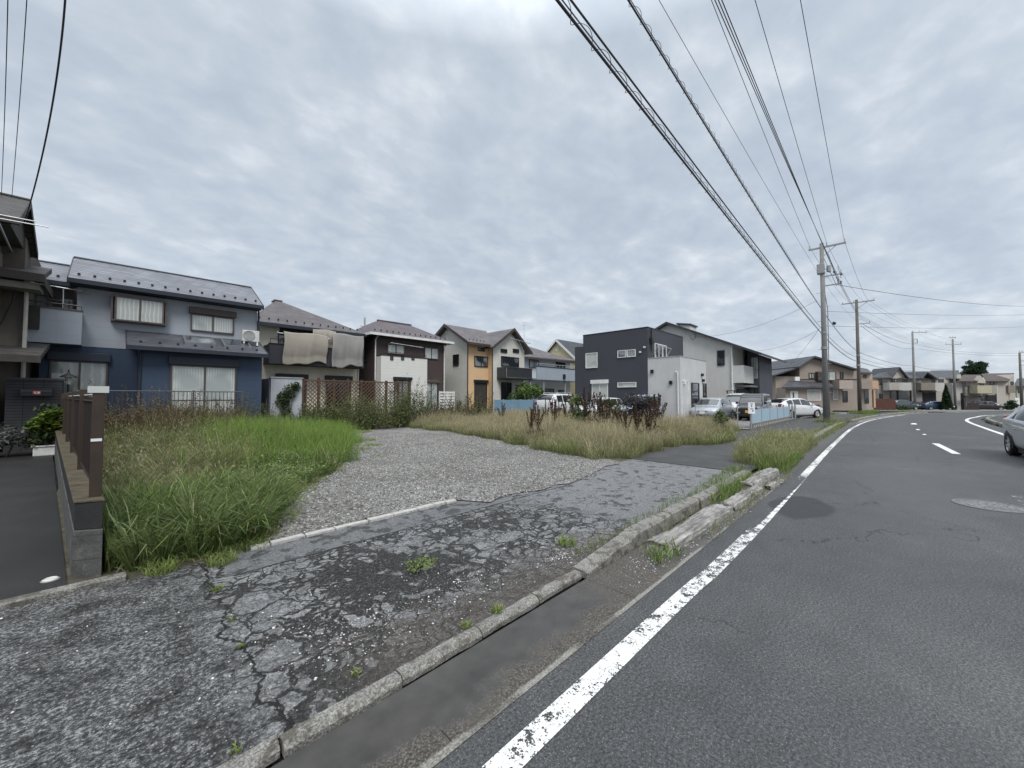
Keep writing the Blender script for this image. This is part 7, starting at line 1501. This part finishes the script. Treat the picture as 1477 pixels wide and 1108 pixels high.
stones(p, .003+.009*rng.rand(n)**2.2, np.where(p[:, 1] > 2.14, .035, .006), [(.42,.41,.40), (.60,.59,.57), (.2,.195,.19)], [3, 2, 2], 'scattered_grit')

# ---------------------------------------------------------------- single plants
def leafcloud(blobs, n, size, cols, wts, var=.2, shell=.35, up=.3):
    """leaves spread through several ragged clumps; blobs: (x, y, z, rx, ry, rz)"""
    B = np.array(blobs); k = rng.choice(len(B), n, p=(B[:, 3]*B[:, 4]*B[:, 5])**.67/((B[:, 3]*B[:, 4]*B[:, 5])**.67).sum())
    d = rng.randn(n, 3); d /= np.linalg.norm(d, axis=1)[:, None]; r = shell+(1-shell)*rng.rand(n)**.6; r *= 1+.18*np.sin(d[:, 0]*7+k)*np.cos(d[:, 2]*6+k)
    c = B[k, :3]+d*r[:, None]*B[k, 3:6]; tint = (.75+.5*rng.rand(len(B)))[k][:, None]
    return leafquads(c, size*(.6+.8*rng.rand(n)), rng, np.clip(pal(rng, n, cols, wts, var)*tint, .004, 1), up)
BARK = plain('bark', (.085,.068,.052), .9, .3, 12, .8, 40)
def shrub(name, lab, cat, loc, blobs, n, size, cols, wts, stems=5, group=None, part='foliage', **k):
    e = empty(name, lab, cat, loc, 0, group); V, F, C = leafcloud(blobs, n, size, cols, wts, **k); o = npmesh(part, V, F, C, LEAF); o.parent = e
    q = MB()
    for i in range(stems):
        b = blobs[i % len(blobs)]; q.tube([(b[0]*.15, b[1]*.15, -.05), (b[0]*.5+.05*math.sin(i*2.), b[1]*.5, b[2]*.5), (b[0], b[1], b[2]+b[5]*.3)], [.03, .02, .008], 5)
    q.build('stems', BARK, e); return e
def ball(n, rx, ry, rz, z0, r0, r1, seed):
    rr = random.Random(seed); out = []
    for _ in range(n):
        a = rr.uniform(0, 6.28); q = math.sqrt(rr.random()); h = rr.uniform(-1, 1); s = math.sqrt(max(0, 1-h*h*.8)); r = rr.uniform(r0, r1); out.append((rx*q*s*math.cos(a), ry*q*s*math.sin(a), z0+rz*h, r, r, r*.8))
    return out
# round green tree by the orange house
x, z = onY(760, 590, 20.4)
t = empty('round_tree', 'small round green tree in front of the orange-gabled house', 'tree', (x, 20.4, 0)); V, F, C = leafcloud(ball(22, 1.1, 1.0, .75, 1.75, .3, .55, 3), 5200, .085, [G_DK, G_MD, (.06,.14,.03)], [3, 4, 2]); o = npmesh('crown', V, F, C, LEAF); o.parent = t
MB().tube([(0, 0, 0), (.05, 0, .8), (0, .05, 1.5)], [.09, .07, .04], 8).tube([(.03, 0, .8), (.5, .2, 1.6)], [.05, .02], 6).tube([(.03, 0, .9), (-.5, -.1, 1.7)], [.05, .02], 6).build('trunk', BARK, t)
# large dark tree far behind the row
D = 105; a = farpos(1408, D); zt = CAMZ+(573-522)/FPX*D
t = empty('broadleaf_tree', 'big dark broadleaf tree rising behind the far houses', 'tree', (*a, -1), YAW); V, F, C = leafcloud(ball(26, 3.4, 2.6, 1.9, zt-1.0, .7, 1.35, 9), 9000, .22, [(.012,.030,.012), (.020,.045,.018), (.03,.06,.02)], [3, 3, 1.5]); o = npmesh('crown', V, F, C, LEAF); o.parent = t
MB().tube([(0, 0, 0), (.2, 0, 5), (0, .3, zt-1)], [.5, .4, .15], 10).tube([(.1, 0, 4.5), (2.2, .5, zt-1)], [.25, .08], 7).tube([(.1, 0, 4.5), (-2, -.3, zt-1.2)], [.25, .08], 7).build('trunk', BARK, t)
# conifer before the far pale house
a = farpos(1364.5, 63); t = empty('conifer', 'dark pointed conifer between the blue car and the fourth utility pole', 'tree', (*a, zg(*a))); n = 4200; h = rng.rand(n)**1.3; ang = rng.rand(n)*6.283; rad = .72*(1-h)**.8*(.45+.55*rng.rand(n)**.5)*(1+.2*np.sin(ang*5+h*9)); c = np.c_[rad*np.cos(ang), rad*np.sin(ang), .3+3.7*h]
V, F, C = leafquads(c, .13*(.6+.7*rng.rand(n)), rng, pal(rng, n, [(.012,.032,.014), (.022,.05,.02), (.03,.06,.022)], [3, 3, 1]), .1); o = npmesh('crown', V, F, C, LEAF); o.parent = t; MB().cyl(0, 0, -.1, 3.6, .12, .03, 8).build('trunk', BARK, t)
# ivy on the garden wall
x, z = onY(413, 570, 19.5); shrub('ivy', 'dark ivy climbing the pale garden wall', 'climbing plant', (x, 19.5, 0), [(0, -.02, 1.0, .25, .10, .9), (.15, 0, 1.9, .35, .12, .35), (-.15, 0, 1.5, .28, .1, .4), (.4, .02, 2.1, .22, .1, .2), (0, -.1, .4, .3, .2, .4)], 1500, .055, [(.02,.045,.018), G_DK, G_MD], [3, 3, 1.5], 4)
# overgrown weeds: many upright leafy stalks of uneven height
def stalks(name, lab, cat, loc, rx, ry, h, nst, cols, wts, leaf, group, seed, drywt=.3):
    r = np.random.RandomState(seed); parts = []; e = empty(name, lab, cat, loc, 0, group); q = MB(); lc = []; ls = []
    for i in range(nst):
        a = r.rand()*6.283; d = math.sqrt(r.rand()); bx, by = rx*d*math.cos(a), ry*d*math.sin(a); hh = h*1.15*(.4+.6*r.rand())*(1-.35*d**3)*(.75+.5*math.sin(bx*3.1+seed)**2)
        ln = .28*hh*r.randn(2); tip = np.array((bx+ln[0], by+ln[1], hh)); b0 = np.array((bx, by, -.03)); mid = (b0+tip)/2+np.r_[.04*r.randn(2), 0]
        if i % 2 == 0: q.tube([b0, mid, tip], [.008, .006, .002], 4, cap=False)
        m = int(34*hh/h)+8; t = .12+.88*r.rand(m)**.75; P_ = (1-t)[:, None]**2*b0+2*(t*(1-t))[:, None]*mid+t[:, None]**2*tip
        lc.append(P_+r.randn(m, 3)*np.array((.07, .07, .05))*(1.25-t)[:, None]*h**.5); ls.append(leaf*(1.2-.6*t)*(.6+.8*r.rand(m)))
    c = np.concatenate(lc); n = len(c); V, F, C = leafquads(c, np.concatenate(ls), r, pal(r, n, cols, wts, .25)*(.8+.4*r.rand(n, 1)), .35)
    o = npmesh('foliage', V, F, C, LEAF); o.parent = e; e['kind'] = 'thing'; q.build('stems', plain('dry_stem', (.10,.075,.045), .9), e); return e
OLV1 = [G_DK, G_MD, (.10,.115,.045), BRN]; 
for k, (px, Y, rx, h, cols, wts, lab) in enumerate(((455, 18.7, 1.3, 1.1, OLV1, [3, 3, 3, 2], 'low olive weeds at the left end of the lattice fence'), (495, 18.5, 1.7, 1.65, [G_DK, G_MD, (.11,.13,.05)], [3, 3, 2], 'tall tangled green weeds before the middle of the lattice fence'), (540, 18.2, 1.7, 1.75, [G_MD, (.12,.135,.05), BRN], [3, 3, 1], 'tall yellowish green weeds before the right half of the lattice fence'), (592, 18.5, 1.2, 2.2, [G_DK, G_MD, (.06,.085,.035)], [3, 3, 2], 'narrow dark green thicket hugging the right end of the lattice fence'), (632, 18.4, 1.5, 1.4, [(.08,.09,.04), BRN, RUST], [3, 2, 1.5], 'brown thicket of weeds before the white slatted fence'), (682, 18.2, 1.7, 1.5, [(.07,.09,.035), BRN, RUST, G_MD], [3, 2, 1, 2], 'mixed green and rust weeds before the orange wall panel'))):
    x, z = onY(px, 590, Y); stalks('overgrown_weeds', lab, 'weeds', (x, Y, .02), rx, .75, h, 190, cols, wts, .055, 'overgrown weeds along the back of the lot', 40+k)
for k, (px, Y, rx, h, cols, lab) in enumerate(((200, 15.6, 1.3, 1.5, [BRN, RUST, (.08,.09,.04)], 'reddish brown weeds at the left before the navy wall'), (285, 16.4, 1.6, 1.35, [BRN, (.09,.09,.04), (.07,.09,.035)], 'brown tangled weeds before the big curtained window'), (360, 17.2, 1.0, 1.3, [G_DK, (.08,.095,.04), BRN], 'dark weeds at the right end of the bar fence'))):
    x, z = onY(px, 600, Y); stalks('weed_clump', lab, 'weeds', (x, Y, .15), rx, .9, h, 200, cols, [3, 2, 2], .04, 'weed clumps before the navy house', 60+k)
# purple-flowered bush, pale leafy bush, small ones in the dry field
x, z = onX(918, 600, 16.6); shrub('butterfly_bush', 'dusky purple-flowered bush among the dry grass before the annex', 'bush', (16.6, x, 0), ball(18, .95, .95, .55, 1.05, .22, .45, 70), 3600, .055, [(.05,.055,.05), (.075,.07,.075), (.10,.06,.12), (.04,.06,.03)], [4, 3, 2, 2], 8)
x, z = onX(834, 590, 14.6); shrub('leafy_bush', 'pale green leafy bush between the dark dock weeds and the charcoal wall', 'bush', (14.6, x, 0), ball(9, .35, .35, .5, 1.15, .16, .3, 71), 1100, .06, [(.09,.14,.05), (.15,.19,.08), G_MD], [3, 2, 2], 4)
x, z = onX(937, 575, 18.); shrub('leafy_bush', 'small bright green tip of a bush above the purple-flowered one', 'bush', (18., x, 0), ball(6, .2, .2, .35, 1.35, .12, .2, 73), 420, .06, [G_BR, (.12,.19,.05)], [2, 2], 3)
x, z = onX(1040, 612, 17.9); shrub('leafy_bush', 'upright green bush at the roadside corner of the dry field, beside the silver hatchback', 'bush', (17.9, x, 0), ball(10, .28, .28, .42, .5, .14, .24, 72), 1300, .05, [G_DK, (.05,.08,.035), G_MD], [3, 2, 2], 4)
x, z = onX(880, 590, 17.5); shrub('leafy_bush', 'low olive bush behind the dock weeds in front of the pale blue wagon', 'bush', (17.5, x, 0), ball(10, .6, .6, .35, 1.0, .18, .3, 74), 1300, .055, [(.06,.08,.035), G_DK, BRN], [3, 2, 1], 4)
a = farpos(1455, 61); shrub('dense_bush', 'dark green bush between far cars and the notice board', 'bush', (*a, zg(*a)), ball(14, 1.0, .7, .5, .75, .3, .5, 75), 2200, .10, [(.012,.045,.022), (.02,.06,.03), G_DK], [3, 2, 2], 4)
for k, (px, D, w, h, lab) in enumerate(((1240, 55, .8, .9, 'low green bush at the foot of the second pole'), (1374, 66, .6, 1.0, 'low dark bush at the foot of the fourth pole'), (1178, 47, 1.6, .8, 'green hedge behind the low brown wall'), (1300, 60.5, 1.5, .7, 'low grassy bush before the teal car'), (1437, 66, .8, 1.1, 'dark bush right of the car under the cream balcony'), (1125, 70, 2.2, 3.6, 'leafless-looking dark bush behind the small white house'))):
    a = farpos(px, D); shrub('street_bush', lab, 'bush', (*a, zg(*a)), ball(12, w*.8, w*.5, h*.35, h*.5, h*.2, h*.35, 80+k), 1300, .10, [G_DK, (.03,.055,.02), G_MD], [3, 3, 1.5], 4, 'small bushes along the street')
# potted plant and grey shrub by the gate wall
pp_ = empty('planter_plant', 'yellow-green leafy plant growing in a white planter box', 'potted plant', (-1.12, 16.2, .05)); bl = ball(9, .40, .22, .28, .95, .12, .24, 90)
V, F, C = leafcloud(bl, 900, .075, [(.17,.22,.035), (.11,.17,.03), (.05,.10,.02)], [3, 3, 2], up=1.2); o = npmesh('foliage', V, F, C, LEAF); o.parent = pp_
V, F, C = leafcloud(ball(8, .30, .2, .2, .5, .12, .22, 91), 600, .06, [G_DK, (.03,.05,.02)], [2, 2]); o = npmesh('lower_foliage', V, F, C, LEAF); o.parent = pp_
q = MB()
for i in range(5): q.tube([(.05*i-.1, 0, .2), (.12*i-.24, .05*math.sin(i), .9)], [.012, .006], 5)
q.build('stems', BARK, pp_)
pb = empty('planter_box', 'white rectangular planter box at the end of the driveway', 'planter', (-1.12, 16.2, .046)); MB().prism([(-.30, -.12, 0), (.30, -.12, 0), (.30, .12, 0), (-.30, .12, 0)], (0, 0, .24)).build('box', plain('planter_white', (.6,.6,.57), .6, .15, 5, streak=.4), pb, bevel=.02); MB().box(-.33, .33, -.15, .15, .242, .275).build('rim', plain('planter_white', (.6,.6,.57), .6), pb, bevel=.01); MB().box(-.28, .28, -.1, .1, .276, .285).build('earth', SOIL, pb)
shrub('grey_leaf_shrub', 'low grey-leaved shrub in front of the stacked-stone wall', 'shrub', (-1.95, 16.6, .03), ball(14, .75, .4, .22, .48, .16, .28, 92), 2200, .055, [(.11,.11,.105), (.17,.17,.165), (.06,.065,.055)], [3, 2, 2], 6)
shrub('dark_shrub', 'dark green shrub behind the yellow-green potted plant', 'shrub', (-1.15, 16.9, .03), ball(10, .4, .25, .4, .9, .16, .28, 93), 1200, .05, [(.02,.035,.015), (.035,.05,.02)], [2, 1], 4)
# dock: dark red-brown seed spikes standing in the dry field
def dock_mesh(seed, h, nsp, colr):
    r = np.random.RandomState(seed); V, C, F4, F3, b = [], [], [], [], 0; parts = []
    q = []
    for s in range(nsp):
        a = r.rand()*6.283; lean = (.10+.30*r.rand())*(0 if s == 0 else 1); top = h*(1-.28*r.rand()*(s > 0)); z0 = h*(.0 if s == 0 else .15+.25*r.rand()); d = np.array((math.cos(a), math.sin(a)))
        m = int(230*(top-z0)/h)+50; t = r.rand(m)**.8; zz = z0+(top-z0)*(.25+.75*t); rad = (.050*(1-t)**.6+.014)*(.5+.6*r.rand(m)); an = r.rand(m)*6.283; gap = .75+.25*np.sin(t*26+seed+s)
        off = lean*((zz-z0))[:, None]*d[None]*1.; cxy = off + np.stack([np.cos(an), np.sin(an)], 1)*(rad*gap)[:, None]
        q.append(np.c_[cxy, zz]); n2 = 5
        sz = np.linspace(0, top-z0, n2)
        for i in range(n2-1):
            p0 = np.r_[d*lean*sz[i], z0+sz[i]] if s else np.r_[0, 0, sz[i]*1.]; p1 = np.r_[d*lean*sz[i+1], z0+sz[i+1]] if s else np.r_[0, 0, sz[i+1]*1.]
            w = .007; parts.append((np.array([p0+(w, 0, 0), p0-(w, 0, 0), p1-(w*.8, 0, 0), p1+(w*.8, 0, 0), p0+(0, w, 0), p0-(0, w, 0), p1-(0, w*.8, 0), p1+(0, w*.8, 0)]), [np.array([(0, 1, 2, 3), (4, 5, 6, 7)]), np.zeros((0, 3), int)], np.tile((.06,.03,.022), (8, 1))))
    c = np.concatenate(q); n = len(c); parts.append(leafquads(c, .015+.012*r.rand(n), r, pal(r, n, colr, [3, 2, 1.5]), .2))
    m = 26; a = r.rand(m)*6.283; rr_ = .05+.22*r.rand(m); parts.append(leafquads(np.c_[rr_*np.cos(a), rr_*np.sin(a), .1+.35*r.rand(m)], .06+.06*r.rand(m), r, pal(r, m, [G_MD, G_DK, (.12,.05,.03)], [3, 2, 1]), .5))
    return merge(*parts)
DK1 = [(.052,.022,.020), (.078,.034,.030), (.11,.055,.042)]; DK2 = [(.085,.050,.032), (.12,.072,.045), (.06,.030,.022)]
protos = []
for s in range(5):
    o = npmesh('dock_weed', *dock_mesh(100+s, 1.25, 3+s, DK1 if s < 3 else DK2), LEAF); protos.append(o)
spots = [(455/1.477*0+724, 619, .95, 3, 'lone slim dark dock spike in the pale grass before the blue sheet fence'), (766, 638, .85, 4, 'leaning brown dock, left of the pair at the front of the dry grass'), (776, 640, .95, 3, 'upright brown dock, right one of the pair at the front of the dry grass'), (800, 632, 1.0, 0, 'dark dock just left of the thick maroon group'), (787, 620, 1.05, 1, 'maroon dock in front of the white wagon tail'), (797, 618, 1.1, 2, 'bushy maroon dock before the white wagon side'), (806, 616, 1.15, 0, 'maroon dock at the middle of the white wagon'), (816, 618, 1.2, 1, 'maroon dock at the right end of the white wagon'), (826, 622, 1.25, 2, 'thick maroon dock left of the pale green bush'), (843, 624, 1.45, 1, 'tallest maroon dock before the charcoal wall'), (850, 626, 1.3, 2, 'thick dark dock just right of the tallest'), (858, 624, 1.2, 0, 'dark dock below the white-framed ground window'), (866, 628, 1.3, 3, 'slender dock rising before the white-framed ground window'), (873, 630, 1.2, 4, 'brown dock by the pale silver car'), (880, 626, 1.0, 1, 'short maroon dock before the pale silver car'), (893, 630, .95, 3, 'brown dock left of the purple-flowered bush'), (903, 640, .8, 4, 'low brown dock at the foot of the purple-flowered bush'), (918, 644, 1.0, 3, 'brown dock in front of the purple-flowered bush'), (934, 646, .9, 4, 'leaning brown dock right below the purple-flowered bush'), (945, 640, 1.2, 0, 'dark dock right of the purple-flowered bush'), (951, 630, 1.25, 3, 'tall dock farthest right in the dry grass'), (690, 610, 1.1, 3, 'brown dock before the orange panel shutter'), (660, 606, 1.0, 4, 'brown dock before the white side gable'), (676, 607, 1.05, 1, 'maroon dock below the corner of the orange panel'), (770, 612, 1.0, 1, 'short maroon dock before the left end of the white wagon')]
for k, (px, py, sc, pi, lab) in enumerate(spots):
    x, y = G(px, py); o = protos[pi]; 
    if o.get('label'): o = o.copy(); COL.objects.link(o)
    o.location = (x, y, .02); o.scale = (sc*1.12,)*3; o.rotation_euler = (0, 0, k*1.7); tag(o, lab, 'weed', 'dark dock weeds in the dry grass')
